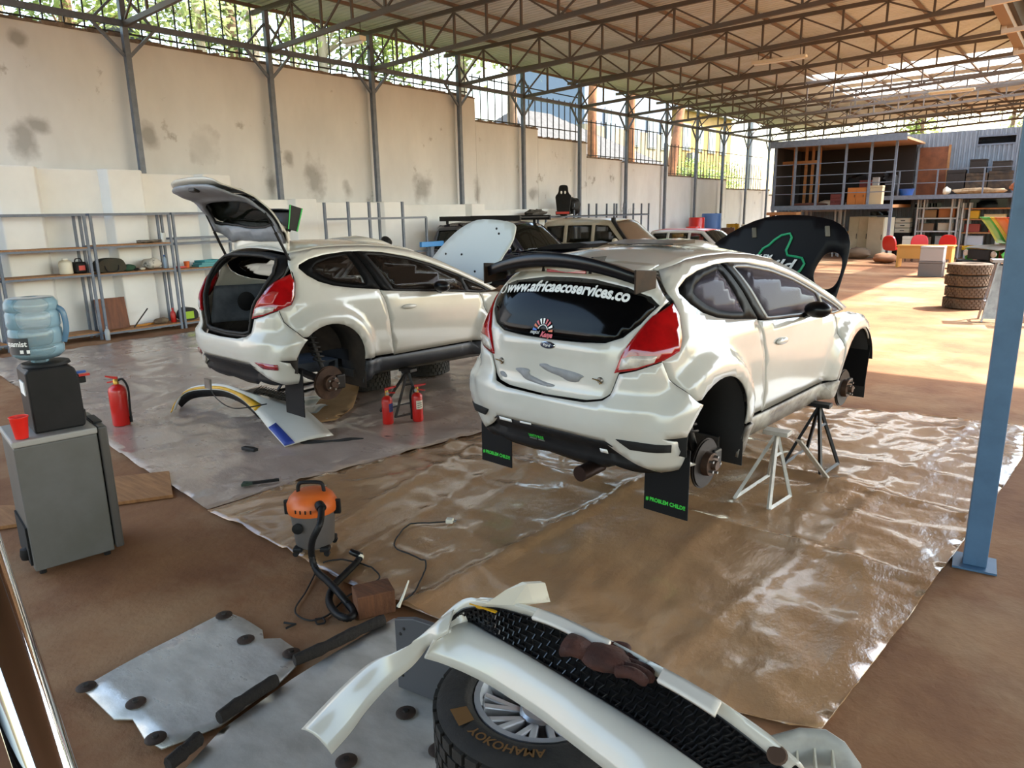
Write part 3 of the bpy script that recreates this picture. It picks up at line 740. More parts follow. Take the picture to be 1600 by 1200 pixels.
    if not open_gate:
        b = MB(); b.add([(1.3, -.3, 1.508), (1.3, .3, 1.508), (1.05, .27, 1.502), (1.02, 0, 1.503), (1.05, -.27, 1.502), (1.3, -.3, 1.53), (1.3, .3, 1.53), (1.05, .27, 1.512), (1.02, 0, 1.512), (1.05, -.27, 1.512)],
              [(0, 1, 2, 3, 4), (9, 8, 7, 6, 5), (0, 5, 6, 1), (1, 6, 7, 2), (2, 7, 8, 3), (3, 8, 9, 4), (4, 9, 5, 0)]); b.obj('vent_flap', M_blackgloss, rv)
    # windscreen
    we = ROOF_EDGE[:5]
    def ws(u, v):
        k = u * 4; i = min(3, int(k)); f = k - i; x = we[i][0] * (1 - f) + we[i + 1][0] * f; z = we[i][1] * (1 - f) + we[i + 1][1] * f
        ye = abs(K.P(K.s_x(x, z, 1), z).y) - .01; q = 1 - (2 * v - 1) ** 2
        return (x + .12 * q, (2 * v - 1) * ye, z + .045 * q * u)
    MB().grid(ws, 8, 12).obj('windscreen', M_shield, t, smooth=60, solid=.004)
    # floor pan, firewall, engine bay
    fm = mat('underbody', '2d2926', .85, col2='46403a', nscale=5)
    MB().box(.98, 2.9, -.72, .72, .14, .22).obj('floor_pan', fm, t)
    MB().box(.3, .98, -.46, .46, .2, .3).obj('boot_floor', fm if not open_gate else M_bootgrey, t)
    MB().box(2.86, 2.92, -.70, .70, .2, .9).obj('firewall', fm, t)
    MB().box(2.95, 3.55, -.45, .45, .3, .78).obj('engine', M_darkmetal, t, bevel=.03)
    MB().box(3.5, 3.62, -.62, .62, .25, .62).obj('radiator', M_black, t)
    MB().tube([(.3, 0, .24), (1.2, .1, .14), (2.6, .1, .14)], .05, 8).obj('exhaust_pipe', M_darkmetal, t, smooth=40)
    MB().bar((.62, -.6, .17), (.62, .6, .17), .06).obj('rear_subframe', M_darkmetal, t)
    # dashboard, seats, cage
    da = MB().box(2.35, 2.85, -.66, .66, .68, .9); da.obj('dashboard', M_black, t, bevel=.05)
    wh = MB().tube([(2.22 + .03 * math.sin(a), -.35 + .17 * math.cos(a), .88 + .17 * math.sin(a)) for a in (i * 2 * PI / 20 for i in range(20))], .014, 8, closed=True); wh.obj('steering_wheel', M_black, t, smooth=60)
    for sy in (-.36, .36):
        se = MB(); prof = [(1.95, .42), (1.6, .36), (1.45, .5), (1.33, .85), (1.27, 1.12), (1.2, 1.12), (1.24, .8), (1.35, .42), (1.5, .26), (1.95, .3)]
        se.prism(prof, -.2, .2, T(0, sy, 0) @ RX(R_(90))); s0 = se.obj('race_seat', M_black if open_gate else mat('seat_grey', '4a4c52', .7), t, bevel=.04)
        for w in (-.2, .2): MB().prism([(1.42, .75), (1.38, 1.0), (1.48, .98), (1.6, .7), (1.9, .52), (1.9, .4), (1.5, .4)], -.02, .02, T(0, sy + w, 0) @ RX(R_(90))).obj('side_bolster', M_black, s0)
        MB().bar((1.30, sy - .08, .98), (1.05, sy - .05, .7), .05, .01).obj('harness', M_red if open_gate else M_blue, s0)
    cg = M_tube
    def tb(nm, *p, r=.02): MB().tube(p, r, 8).obj(nm, cg, t, smooth=40)
    for sd in (-1, 1):
        tb('cage_hoop', (1.22, sd * .68, .25), (1.22, sd * .66, .95), (1.22, sd * .55, 1.33), (1.22, sd * .4, 1.40))
        tb('cage_backstay', (1.22, sd * .55, 1.33), (.55, sd * .52, .62))
        tb('cage_front_leg', (1.22, sd * .53, 1.35), (1.85, sd * .53, 1.32), (2.6, sd * .64, .98), (2.7, sd * .66, .3))
        tb('cage_door_bar', (1.22, sd * .69, .75), (2.65, sd * .68, .42)); 
    tb('cage_hoop', (1.22, -.4, 1.40), (1.22, .4, 1.40)); tb('cage_cross', (1.22, -.62, .6), (1.22, .52, 1.34)); tb('cage_cross', (1.22, .62, .6), (1.22, -.52, 1.34)); tb('cage_cross', (1.2, .5, 1.32), (.56, -.5, .64)); tb('cage_cross', (1.2, -.5, 1.32), (.56, .5, .64))
    # headlining keeps the roof dark inside
    # tailgate, built about its hinge
    H = (.47, 0, 1.40)
    gl = [(-.655, 1.185), (-.60, 1.08), (-.52, 1.0), (-.42, .962), (-.25, .95), (0, .945), (.25, .95), (.42, .962), (.52, 1.0), (.60, 1.08), (.655, 1.185), (.60, 1.235), (.45, 1.285), (.2, 1.32), (0, 1.325), (-.2, 1.32), (-.45, 1.285), (-.60, 1.235)]
    half = [(.45, .64), (.475, .66), (.525, .795), (.545, .90), (.59, 1.0), (.655, 1.13), (.678, 1.205), (.62, 1.275), (.565, 1.335), (.52, 1.375)]
    gs = Y(*([(0, .592), (.32, .603), (.42, .622)] + half + [(.3, 1.398), (0, 1.405), (-.3, 1.398)] + [(-a, b) for a, b in half[::-1]] + [(-.42, .622), (-.32, .603)]))
    shelf = lambda s, z: .018 * sstep(.845, .87, z) * (1 - sstep(.93, .97, z)) * (1 - sstep(.40, .43, abs(s)))
    tg = panel('tailgate', K, gs, paint, t, step=.035, gap=.004, origin=H, bow=shelf, holes=[Y(*gl)])
    tg.location = H
    if open_gate: tg.rotation_euler = (0, R_(104), 0)
    panel('rear_window', K, Y(*gl), M_tint if not open_gate else glass('tailgate_glass', '1c201a', .3), tg, step=.05, gap=.001, origin=H, off=-.004, solid=.004)
    if open_gate:
        panel('inner_skin', K, gs, M_inner, tg, step=.05, gap=.02, origin=H, off=-.05, solid=.02, holes=[Y(*[(a * .93, .945 + (b - .945) * .93 + .012) for a, b in gl])], bow=lambda s, z: .004 * math.sin(z * 30))
        panel('window_seal', K, Y(*[(a * .97, 1.13 + (b - 1.13) * 1.02) for a, b in gl]), M_black, tg, step=.05, gap=0, origin=H, off=-.03, solid=.015, holes=[Y(*[(a * .91, 1.13 + (b - 1.13) * .9) for a, b in gl])])
        MB().box(-.035, .02, -.06, .06, .03, .09, T(.1 - H[0], 0, .6 - H[2])).obj('gate_lock', M_darkmetal, tg, bevel=.01)
    # roof-mounted wing on the gate
    def wing_fn(u, v):
        y = (2 * u - 1) * .60; ch = .21; c = v * ch
        zt_ = 1.475 - .30 * y * y + .02 * math.sin(v * PI); x = .06 + c + .25 * y * y * .5
        return (x - H[0], y, zt_ - .09 * (1 - v) * .0 - .05 * v - H[2])
    wg = MB(); wg.grid(wing_fn, 24, 6); w = wg.obj('rear_wing', M_blackgloss, tg, smooth=50, solid=.022)
    b = MB(); b.grid(lambda u, v: (wing_fn(u, 0)[0] - .004 + .01 * v, wing_fn(u, 0)[1], wing_fn(u, 0)[2] + .008 - .085 * v * (1 - .25 * (2 * u - 1) ** 2)), 24, 2); b.obj('wing_lip', M_blackgloss, w, smooth=50, solid=.012)
    ep_m = mat('wing_end_plate', '1a1815', .5, col2='33241a', nscale=9, spec=.15) if not open_gate else M_black  # brown second colour stands in for a reflection on the plate
    for sd in (-1, 1):
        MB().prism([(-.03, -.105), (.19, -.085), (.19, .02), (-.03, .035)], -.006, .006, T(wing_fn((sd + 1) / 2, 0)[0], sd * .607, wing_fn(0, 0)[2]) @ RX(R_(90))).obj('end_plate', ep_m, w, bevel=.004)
        e0 = wing_fn((sd + 1) / 2, 0)
        for q in ((((-.03, .025), (.19, .012)), ((-.03, -.1), (.19, -.08))) if open_gate else ()):
            MB().bar((e0[0] + q[0][0], sd * .615, e0[2] + q[0][1]), (e0[0] + q[1][0], sd * .615, e0[2] + q[1][1]), .004, .012).obj('green_edge', M_green, w)
        MB().prism([(0, 0), (.1, .0), (.17, .1), (.03, .1)], -.008, .008, T(.20 - H[0], sd * .19, 1.355 - H[2]) @ RX(R_(90))).obj('wing_stay', M_black, w)
    bl = MB().box(.205, .24, -.16, .16, 1.352, 1.372, T(-H[0], 0, -H[2])); bl.obj('brake_light', M_taillight, tg, bevel=.004)
    sp = MB(); sp.grid(lambda u, v: (lambda y: (.2 + .25 * y * y + .24 * v - H[0], y, 1.385 - .09 * y * y + .045 * v - H[2]))((2 * u - 1) * .5), 16, 4); sp.obj('roof_spoiler', paint, tg, smooth=50, solid=.03)
    em = MB().sphere((0, 0, 0), (.008, .062, .025), 16, 8); e = em.obj('oval_badge', M_chrome, tg, smooth=60, loc=tuple(Vector(K.P(0, .91, .02)) - Vector(H)))
    MB().sphere((-.004, 0, 0), (.007, .055, .02), 16, 8).obj('badge_field', mat('badge_blue', '101c38', .3), e, smooth=60)
    if not open_gate:
        lettering('Ford', lambda u, v: (-.0125, -u, v), M_white, e, size=.03, shear=.3, width=.06)
        tm = lambda y0, z0: (lambda u, v: tuple(K.P(K.s_y(y0 - u, z0 + v + .0), z0 + v, .004) - Vector(H)))
        def curved(u, v):
            y = .0 - u; z = 1.262 - .13 * y * y + v; return tuple(K.P(K.s_y(y, z), z, .004) - Vector(H))
        lettering('www.africaecoservices.co', curved, M_white, tg, size=.09, bold=.0035, width=1.0, name='web_address')
        b = MB().tube([K.P(K.s_y(.545 + .03 * math.cos(a), 1.222 + .03 * math.sin(a)), 1.222 + .03 * math.sin(a), .004) - Vector(H) for a in (i * 2 * PI / 16 for i in range(16))], .004, 4, closed=True); b.obj('globe_mark', M_white, tg)
        # sunburst sticker low on the glass
        sc = (.075, .985)
        for i in range(9):
            a = R_(8 + 164 * i / 8); c = [M_blue, M_orange, M_red, M_white, M_white, M_red, M_red, M_white, M_orange][i]
            rr = lambda q, w, a=a: tuple(K.P(K.s_y(sc[0] + q * math.cos(a) - w * math.sin(a), sc[1] + q * math.sin(a) + w * math.cos(a)), sc[1] + q * math.sin(a) + w * math.cos(a), .004) - Vector(H))
            MB().add([rr(.05, -.004), rr(.05, .004), rr(.083, .008), rr(.083, -.008)], [(0, 1, 2, 3)]).obj('sunburst_ray', c, tg)
        b = MB().tube([K.P(K.s_y(sc[0] - .042 * math.cos(a), 0 + sc[1] + .042 * math.sin(a)), sc[1] + .042 * math.sin(a), .004) - Vector(H) for a in (R_(20 + 14 * i) for i in range(11))], .003, 4); b.obj('sunburst_arc', M_white, tg)
        lettering('magical', tm(.135, .978), M_white, tg, size=.03, shear=.3, width=.075, name='sticker_lettering')
        lettering('Kenya', tm(.035, .968), M_red, tg, size=.045, shear=.3, bold=.002, width=.1, name='sticker_lettering')
        # bare primer patches and bonnet pins on the gate
        p1 = [(.30, .72), (.22, .735), (.15, .73), (.17, .70), (.10, .68), (.02, .665), (-.06, .66), (-.05, .645), (.02, .64), (.12, .65), (.2, .66), (.24, .69)]
        p2 = [(.09, .775), (.02, .79), (-.02, .775), (-.10, .77), (-.22, .762), (-.29, .745), (-.26, .73), (-.24, .70), (-.16, .695), (-.1, .72), (-.03, .73), (.03, .745)]
        p3 = [(.44, .68), (.40, .685), (.36, .66), (.37, .645), (.43, .655)]
        for p in (p1, p2, p3): panel('primer_patch', K, Y(*chaikin(p, 1)), M_primer, tg, step=.04, gap=0, origin=H, off=.0025, solid=.001)
        for y, z in ((.42, .755), (-.40, .735)):
            c = K.P(K.s_y(y, z), z, .0) - Vector(H); q = MB().lathe([(0, .012), (.016, .012), (.022, .004), (.022, 0)], 14, T(*c) @ RY(-PI / 2)).obj('bonnet_pin', M_metal, tg, smooth=40)
            MB().tube([c + Vector((-.012, .05, .006)), c + Vector((-.014, 0, 0)), c + Vector((-.012, -.02, -.012)), c + Vector((-.01, .0, -.02))], .004, 5).obj('pin_clip', mat('brass', '8a6a3a', .4, .8), q)
    else:
        for sd in (-1, 1):
            a = Vector((.42, sd * .60, 1.285)); M = T(*H) @ RY(R_(104)); p = M @ (K.P(K.s_y(sd * .6, 1.06), 1.06, -.06) - Vector(H))
            g = MB().tube([a, a + (p - a) * .62], .014, 8).obj('gas_strut', M_black, t, smooth=40)
            MB().tube([a + (p - a) * .62, p], .007, 8).obj('strut_rod', M_black, g, smooth=40)
        # boot aperture seal and grey boot lining
        op = [(0, .63), (.32, .64), (.41, .66), (.45, .80), (.475, .90), (.53, 1.0), (.575, 1.13), (.59, 1.2), (.55, 1.28), (.50, 1.325), (.3, 1.35), (0, 1.355)]
        full = op + [(-a, b) for a, b in op[-2:0:-1]]
        outer = [(a * (1.12 if b > .7 else 1.08), b + (.03 if b > 1.25 else (-.035 if b < .7 else 0))) for a, b in full]
        panel('boot_frame', K, Y(*outer), M_black, t, step=.05, gap=0, off=-.03, solid=.03, holes=[Y(*full)])
        pts = [K.P(K.s_y(a, b), b, -.02) for a, b in dens(full, .05)]; MB().tube(pts, .014, 8, closed=True).obj('boot_seal', M_rubber, t, smooth=60)
        for sd in (-1, 1):
            b = MB()
            def bl_(u, v, sd=sd):
                x = .12 + u * .85 + .13 * v * (1 - u); z = .66 + v * .36; return (x, sd * (.47 + .14 * v + .08 * math.sin(u * PI) * (1 - v) - .12 * math.exp(-((u - .6) ** 2 + (v - .1) ** 2) * 9)), z)
            b.grid(bl_, 12, 10); b.obj('boot_side_trim', M_bootgrey, t, smooth=60, solid=.01)
            MB().lathe([(0, 0), (.09, 0), (.1, .012), (.06, .02), (0, .02)], 20, T(.5, sd * .44, .86) @ RX(R_(90) * sd)).obj('damper_tower_cap', M_black, t, smooth=40)
        MB().box(1.0, 1.03, -.62, .62, .3, .72).obj('bulkhead', M_black, t)
    # bonnet: opened upright on its hinges
    hood = [(-.71, .90), (-.74, 1.14), (-.765, 1.35), (-.75, 1.50), (-.68, 1.60), (-.55, 1.665), (-.3, 1.70), (-.05, 1.695), (.17, 1.63), (.40, 1.50), (.58, 1.36), (.70, 1.2), (.74, 1.05), (.72, .88), (0, .93)]
    if open_gate: hood = [(-.55, .93), (-.60, 1.1), (-.66, 1.28), (-.775, 1.46), (-.785, 1.60), (-.775, 1.66), (-.70, 1.70), (-.45, 1.73), (-.2, 1.735), (-.05, 1.70), (.16, 1.60), (.33, 1.47), (.50, 1.32), (.64, 1.15), (.68, .95), (0, .92)]
    hx = lambda y, z: 2.99 + .22 * (z - .9) / .8 - .05 * (1 - (y / .75) ** 2) + (.0 if open_gate else 0)
    dx = .16 if open_gate else 0
    holes = []
    if not open_gate: holes = [chaikin([(-.575, 1.08), (-.52, 1.12), (-.50, 1.2), (-.53, 1.3), (-.58, 1.375), (-.66, 1.385), (-.72, 1.33), (-.725, 1.2), (-.70, 1.1), (-.64, 1.06)], 2)]
    hm = mat('black_bonnet_wrap', '0f0f14', .45, spec=.2) if not open_gate else mat('white_bonnet', 'd7ddda', .35)
    bn = sheet('bonnet', chaikin(hood, 1), lambda y, z: (hx(y, z) + dx, y, z), hm, t, step=.08, solid=.015, holes=holes, flip=True)
    hp = lambda y, z, o=.006: (hx(y, z) + dx - o, y, z)
    if not open_gate:
        out = [(.02, 1.33), (-.02, 1.40), (-.07, 1.43), (-.11, 1.475), (-.17, 1.52), (-.245, 1.535), (-.265, 1.50), (-.25, 1.44), (-.235, 1.39), (-.255, 1.345), (-.33, 1.335), (-.385, 1.325), (-.415, 1.275), (-.39, 1.215), (-.33, 1.165), (-.27, 1.125), (-.2, 1.12), (-.12, 1.15), (-.02, 1.22)]
        MB().tube([hp(a, b, .009) for a, b in out], .011, 6, closed=True).obj('green_outline', mat('mint_green', '2aa574', .5), bn)
        lettering('PROBLEM', lambda u, v: hp(.03 - u - .0 * v, 1.325 + v + .10 * u * 0, .02), M_white, bn, size=.055, shear=.35, bold=.002, width=.3)
        lettering('Child', lambda u, v: hp(-.10 - u, 1.255 + v, .02), M_white, bn, size=.14, shear=.35, bold=.003, width=.44)
        MB().prism([(0, 0), (.10, .055), (.0, .14), (-.02, .06)], -.002, .002, Matrix(((0, 0, -1, hx(-.45, 1.09) - .012), (-1, 0, 0, -.40), (0, 1, 0, 1.02), (0, 0, 0, 1)))).obj('blue_flash', M_blue, bn)
        MB().sphere((hx(-.32, 1.12) - .01, -.32, 1.12), (.004, .06, .04), 12, 6).obj('pink_mark', mat('dusty_pink', 'b48a90', .6), bn, smooth=60)
        for y, z in ((-.55, 1.60), (.10, 1.585)):
            MB().bar(hp(y, z, .012), hp(y - .02, z - .09, .012), .04, .02).obj('bonnet_catch', mat('worn_catch', '77736a', .5, .6), bn, bevel=.006)
    else:
        for y, z in ((-.55, 1.56), (.0, 1.30), (-.28, 1.10), (.18, 1.08), (-.50, 1.62), (.30, 1.3)):
            MB().lathe([(0, .006), (.013, .006), (.016, 0)], 10, T(*hp(y, z, .0)) @ RY(-PI / 2)).obj('rubber_stop', M_black, bn)
    return t
def thing_part(name, parent, loc):
    o = bpy.data.objects.new(name, None); COL.objects.link(o); o.parent = parent; o.location = loc; return o

CAR_R = make_hatchback('rally_hatchback', 'white rally hatchback with closed tailgate, web address on rear glass and raised black bonnet', (-2.63, 3.65, .335), 85.4, -.6, False, M_paint2, M_side2, mat('scraped_sill', 'a9a49a', .5, col2='5c5047', nscale=5), 3)
CAR_L = make_hatchback('rally_hatchback', 'white rally hatchback with raised tailgate and raised white bonnet beside the long shelves', (-6.45, 3.65, .37), 86.3, -2.0, True, M_paint, M_side, mat('black_sill', '2c2f34', .45, col2='3a3d42', nscale=4, col3='8f949a', n3scale=2.2, con3=(.62, .7)), 5)
CAR_R['group'] = CAR_L['group'] = 'white rally hatchbacks'
# measured positions in metres
SKID_A = [(-3.312, 1.024, 0.02), (-3.362, 1.373, 0.02), (-3.386, 1.77, 0.02), (-3.245, 1.788, 0.02), (-3.062, 1.783, 0.02), (-2.991, 1.743, 0.02), (-2.929, 1.797, 0.02), (-2.75, 1.788, 0.02), (-2.675, 1.705, 0.02), (-2.637, 1.603, 0.02), (-2.616, 1.474, 0.02), (-2.584, 1.273, 0.02), (-2.651, 1.056, 0.02), (-2.766, 1.042, 0.02), (-2.922, 1.068, 0.02), (-2.986, 1.02, 0.02)]
SKID_A_BOLTS = [(-3.296, 1.036, 0.03), (-3.346, 1.739, 0.03), (-3.049, 1.681, 0.03), (-3.002, 1.12, 0.03), (-2.715, 1.065, 0.03), (-2.769, 1.749, 0.03)]
SKID_B = [(-2.573, 2.235, 0.045), (-2.577, 1.923, 0.045), (-2.57, 1.609, 0.045), (-2.525, 1.241, 0.045), (-2.431, 1.03, 0.045), (-2.11, 0.962, 0.045), (-1.342, 1.511, 0.045), (-1.883, 2.438, 0.045), (-2.299, 2.299, 0.045)]
SKID_B_BOLTS = [(-1.99, 1.76, 0.055), (-1.971, 1.432, 0.055), (-1.731, 1.688, 0.055)]
FOAM = [[(-2.647, 1.684, 0.07), (-2.619, 1.844, 0.07), (-2.602, 2.025, 0.07), (-2.574, 2.168, 0.07)], [(-2.563, 1.258, 0.07), (-2.581, 1.38, 0.07), (-2.591, 1.55, 0.07)], [(-2.477, 1.0, 0.07), (-2.497, 1.08, 0.07), (-2.52, 1.151, 0.07)]]
BLOCK = [(-2.68, 2.106, 0.0), (-2.632, 2.268, 0.0), (-2.626, 2.051, 0.13), (-2.689, 2.21, 0.13)]
HOSE = [(-3.323, 2.399, 0.36), (-3.309, 2.358, 0.33), (-3.355, 2.328, 0.22), (-3.396, 2.343, 0.1), (-3.342, 2.332, 0.03), (-3.159, 2.27, 0.05), (-2.999, 2.216, 0.06), (-2.888, 2.197, 0.03), (-2.8, 2.159, 0.03), (-2.788, 2.106, 0.03), (-2.877, 2.102, 0.03), (-3.012, 2.162, 0.03), (-3.119, 2.282, 0.03), (-3.179, 2.413, 0.03), (-3.231, 2.532, 0.03), (-3.248, 2.577, 0.04)]
WAND = [(-3.248, 2.577, 0.04), (-3.255, 2.589, 0.05), (-3.265, 2.564, 0.07), (-3.307, 2.565, 0.07)]
CORD_A = [(-3.378, 2.352, 0.006), (-3.227, 2.167, 0.006), (-3.129, 2.029, 0.006), (-3.047, 1.987, 0.006), (-2.953, 2.002, 0.006), (-2.926, 2.084, 0.006), (-2.964, 2.191, 0.006), (-2.999, 2.3, 0.006), (-2.959, 2.391, 0.006), (-2.99, 2.504, 0.006), (-3.096, 2.559, 0.006), (-3.243, 2.561, 0.006), (-3.383, 2.479, 0.006), (-3.417, 2.433, 0.006)]
CORD_B = [(-2.699, 2.331, 0.006), (-2.659, 2.425, 0.006), (-2.761, 2.599, 0.006), (-2.864, 2.759, 0.006), (-2.956, 2.791, 0.006), (-3.109, 2.804, 0.006), (-3.2, 2.824, 0.006), (-3.281, 2.9, 0.006), (-3.361, 3.055, 0.006), (-3.329, 3.192, 0.006), (-3.223, 3.307, 0.006)]
PLUG = [(-3.184, 3.31, 0.015)]
BP_TOP = [(-1.49, 1.493, 0.8), (-1.43, 1.536, 0.86), (-1.323, 1.538, 0.9), (-1.254, 1.562, 0.9), (-1.102, 1.584, 0.9), (-0.927, 1.567, 0.9), (-0.768, 1.546, 0.9), (-0.651, 1.527, 0.9), (-0.543, 1.51, 0.89), (-0.448, 1.511, 0.86), (-0.372, 1.511, 0.82)]
BP_G1 = [(-1.462, 1.492, 0.79), (-1.423, 1.526, 0.84), (-1.333, 1.548, 0.87), (-1.262, 1.573, 0.87), (-1.11, 1.588, 0.87), (-0.942, 1.575, 0.87), (-0.782, 1.547, 0.87), (-0.664, 1.53, 0.87), (-0.556, 1.507, 0.86), (-0.466, 1.503, 0.83), (-0.395, 1.509, 0.79)]
BP_G2 = [(-1.428, 1.492, 0.78), (-1.416, 1.54, 0.79), (-1.32, 1.53, 0.79), (-1.221, 1.518, 0.79), (-1.088, 1.499, 0.79), (-0.954, 1.479, 0.79), (-0.832, 1.461, 0.79), (-0.728, 1.442, 0.79), (-0.63, 1.42, 0.79), (-0.561, 1.414, 0.78), (-0.504, 1.411, 0.76)]
BP_LOW = [(-1.49, 1.411, 0.7), (-1.429, 1.423, 0.7), (-1.343, 1.431, 0.7), (-1.24, 1.431, 0.7), (-1.134, 1.419, 0.7), (-1.032, 1.404, 0.7), (-0.943, 1.383, 0.7), (-0.859, 1.364, 0.7), (-0.783, 1.347, 0.7), (-0.707, 1.326, 0.7), (-0.654, 1.306, 0.7)]
ARM_U = [(-1.46, 1.538, 0.83), (-1.485, 1.487, 0.8), (-1.523, 1.422, 0.75), (-1.588, 1.381, 0.7), (-1.677, 1.347, 0.64), (-1.737, 1.283, 0.57), (-1.785, 1.224, 0.5), (-1.818, 1.16, 0.44)]
ARM_L = [(-1.425, 1.452, 0.79), (-1.452, 1.428, 0.77), (-1.501, 1.434, 0.72), (-1.536, 1.399, 0.66), (-1.586, 1.345, 0.6), (-1.627, 1.281, 0.53), (-1.658, 1.23, 0.46), (-1.691, 1.177, 0.4)]
FIN = [(-1.32, 1.513, 0.9), (-1.255, 1.534, 0.96), (-1.211, 1.56, 0.99), (-1.192, 1.56, 0.99), (-1.206, 1.606, 0.9), (-1.249, 1.556, 0.9)]
GLOVE = [(-0.997, 1.495, 0.92), (-0.867, 1.516, 0.93), (-0.742, 1.524, 0.91)]
GREYP = [(-0.53, 1.816, 0.62), (-0.469, 1.87, 0.64), (-0.41, 1.907, 0.64), (-0.359, 1.913, 0.62), (-0.316, 1.927, 0.56), (-0.301, 1.919, 0.5), (-0.469, 1.792, 0.5), (-0.528, 1.796, 0.55)]
TYRETOP = [(-1.136, 1.498, 0.63)]
GUARD = [(-2.121, 1.847, 0.05), (-1.882, 1.87, 0.05), (-2.148, 1.88, 0.36), (-1.937, 1.945, 0.36)]
CH0 = (-1.251, 0.261, 1.661)
CH1 = (-1.214, 0.272, 1.597)
CH2 = (-1.149, 0.276, 1.442)
CH3 = (-1.101, 0.275, 1.315)
CH4 = (-1.031, 0.27, 1.116)
YB_F = [(-7.551, 3.608, 0.01), (-7.711, 3.764, 0.08), (-7.685, 3.909, 0.17), (-7.343, 4.053, 0.21), (-6.864, 4.006, 0.21), (-6.326, 3.854, 0.17), (-5.896, 3.719, 0.1), (-5.545, 3.643, 0.01)]
YB_B = [(-7.585, 3.685, 0.03), (-7.729, 3.837, 0.12), (-7.678, 3.956, 0.22), (-7.357, 4.106, 0.27), (-6.751, 4.062, 0.27), (-6.357, 4.117, 0.24), (-5.952, 4.168, 0.19), (-5.407, 4.086, 0.03)]
FOIL = [(-6.672, 4.508, 0.0), (-6.941, 4.828, 0.0), (-6.828, 5.012, 0.0), (-6.89, 5.341, 0.0), (-6.602, 5.166, 0.0), (-6.348, 4.731, 0.0), (-6.222, 4.508, 0.0), (-6.322, 4.379, 0.0)]
CARD = [(-6.215, 4.365, 0.0), (-5.95, 4.239, 0.0), (-5.856, 4.471, 0.0), (-6.06, 4.866, 0.0), (-6.582, 5.436, 0.0), (-6.825, 5.385, 0.0), (-6.634, 4.864, 0.0)]
STRIP = [(-5.552, 3.821, 0.01), (-5.292, 4.061, 0.02), (-5.102, 4.285, 0.015), (-4.923, 4.477, 0.01)]
BOARD1 = [(-5.776, 2.213, 0.02), (-5.773, 2.67, 0.02), (-5.188, 2.412, 0.02), (-5.327, 2.045, 0.02)]
BOARD2 = [(-6.263, 1.457, 0.02), (-5.985, 1.657, 0.02), (-5.596, 1.549, 0.02), (-5.723, 1.303, 0.02)]
BLK1 = [(-5.735, 3.325, 0.0), (-5.732, 3.414, 0.0), (-5.607, 3.373, 0.0)]
BLK2 = [(-4.894, 2.842, 0.0), (-4.891, 3.009, 0.0)]
VCLIP = [(-3.053, 1.903, 0.0), (-2.989, 1.928, 0.0), (-2.999, 1.877, 0.0)]
from mathutils import noise as _noise
def nz(x, y, z=0.0): return _noise.noise(Vector((x, y, z)))
# ---------------------------------------------------------------- plastic sheets on the floor
M_sheetgrey = mat('grey_plastic_sheet', 'ac998c', .26, col2='978477', coat=.5, spec=.7, nscale=1.6, namt=.3, rough2=.36, bump=.45, bscale=6, bstretch=(1, 1.8, 1))
M_sheettan = mat('tan_plastic_sheet', 'ae8862', .2, col2='986f4b', coat=.7, spec=.8, nscale=1.6, namt=.3, rough2=.32, bump=.55, bscale=7, bstretch=(1.6, 1, 1))
def wrinkle(x, y, k):
    fine = 1.0 if k < 2 else .25
    a = nz(x * 1.1 + k, y * 1.1) * .02 + fine * .012 * max(0, .12 - abs(nz(x * 3.1 + k, y * 3.3, 7.7))) / .12 + fine * .010 * max(0, .1 - abs(nz(x * 4.3 + y * 2.0, y * 1.4 - k, 5.2))) / .1; b = abs(nz(x * 2.3, y * .8 + k, 3.1)); c = abs(nz(x * .7 + 9, y * 2.6 + k, 1.7))
    return a + .022 * max(0, .18 - b) / .18 + .022 * max(0, .14 - c) / .14
SHEET_Z = {}
def plastic(name, poly, m, k, step, seams, label):
    def fn(x, y): 
        z = .008 + .62 * wrinkle(x, y, k)
        for (a, b, c, w) in seams:
            d = abs(a * x + b * y + c); z += w * max(0, 1 - d / .05)
        return (x, y, max(.004, z))
    SHEET_Z[k] = fn
    return sheet(name, poly, fn, m, step=step, solid=.003, smooth=80, label=label, cat='plastic sheet', group='plastic floor sheets')
plastic('plastic_sheet', [(-4.80, 2.47), (-4.74, 3.14), (-4.40, 4.95), (-4.2, 8.2), (-4.1, 11.6), (-12.9, 11.2), (-12.95, 3.42), (-9.4, 3.0), (-7.14, 2.74), (-5.99, 2.60)], M_sheetgrey, 4.2, .078,
        [(0, 1, -4.3, .02), (.05, 1, -3.0, .015), (.98, -.2, 7.0, .015)], 'greyish plastic sheet spread on the floor under the hatchback with the raised tailgate')
plastic('plastic_sheet', [(-4.77, 2.45), (-3.69, 2.41), (-3.13, 2.37), (-1.8, 2.42), (-.60, 2.72), (-.46, 4.2), (-.22, 7.03), (-.28, 8.13), (-1.24, 8.09), (-1.8, 7.88), (-3.0, 8.05), (-4.18, 8.0), (-4.38, 4.95), (-4.72, 3.14)], M_sheettan, 1.3, .06,
        [(.09, 1, -4.25, .03), (1, -.05, 2.75, .035), (.15, 1, -5.4, .03), (.98, .16, 3.3, .02), (1, -.12, 1.65, .02)], 'wrinkled tan plastic sheet under the hatchback with the black bonnet')
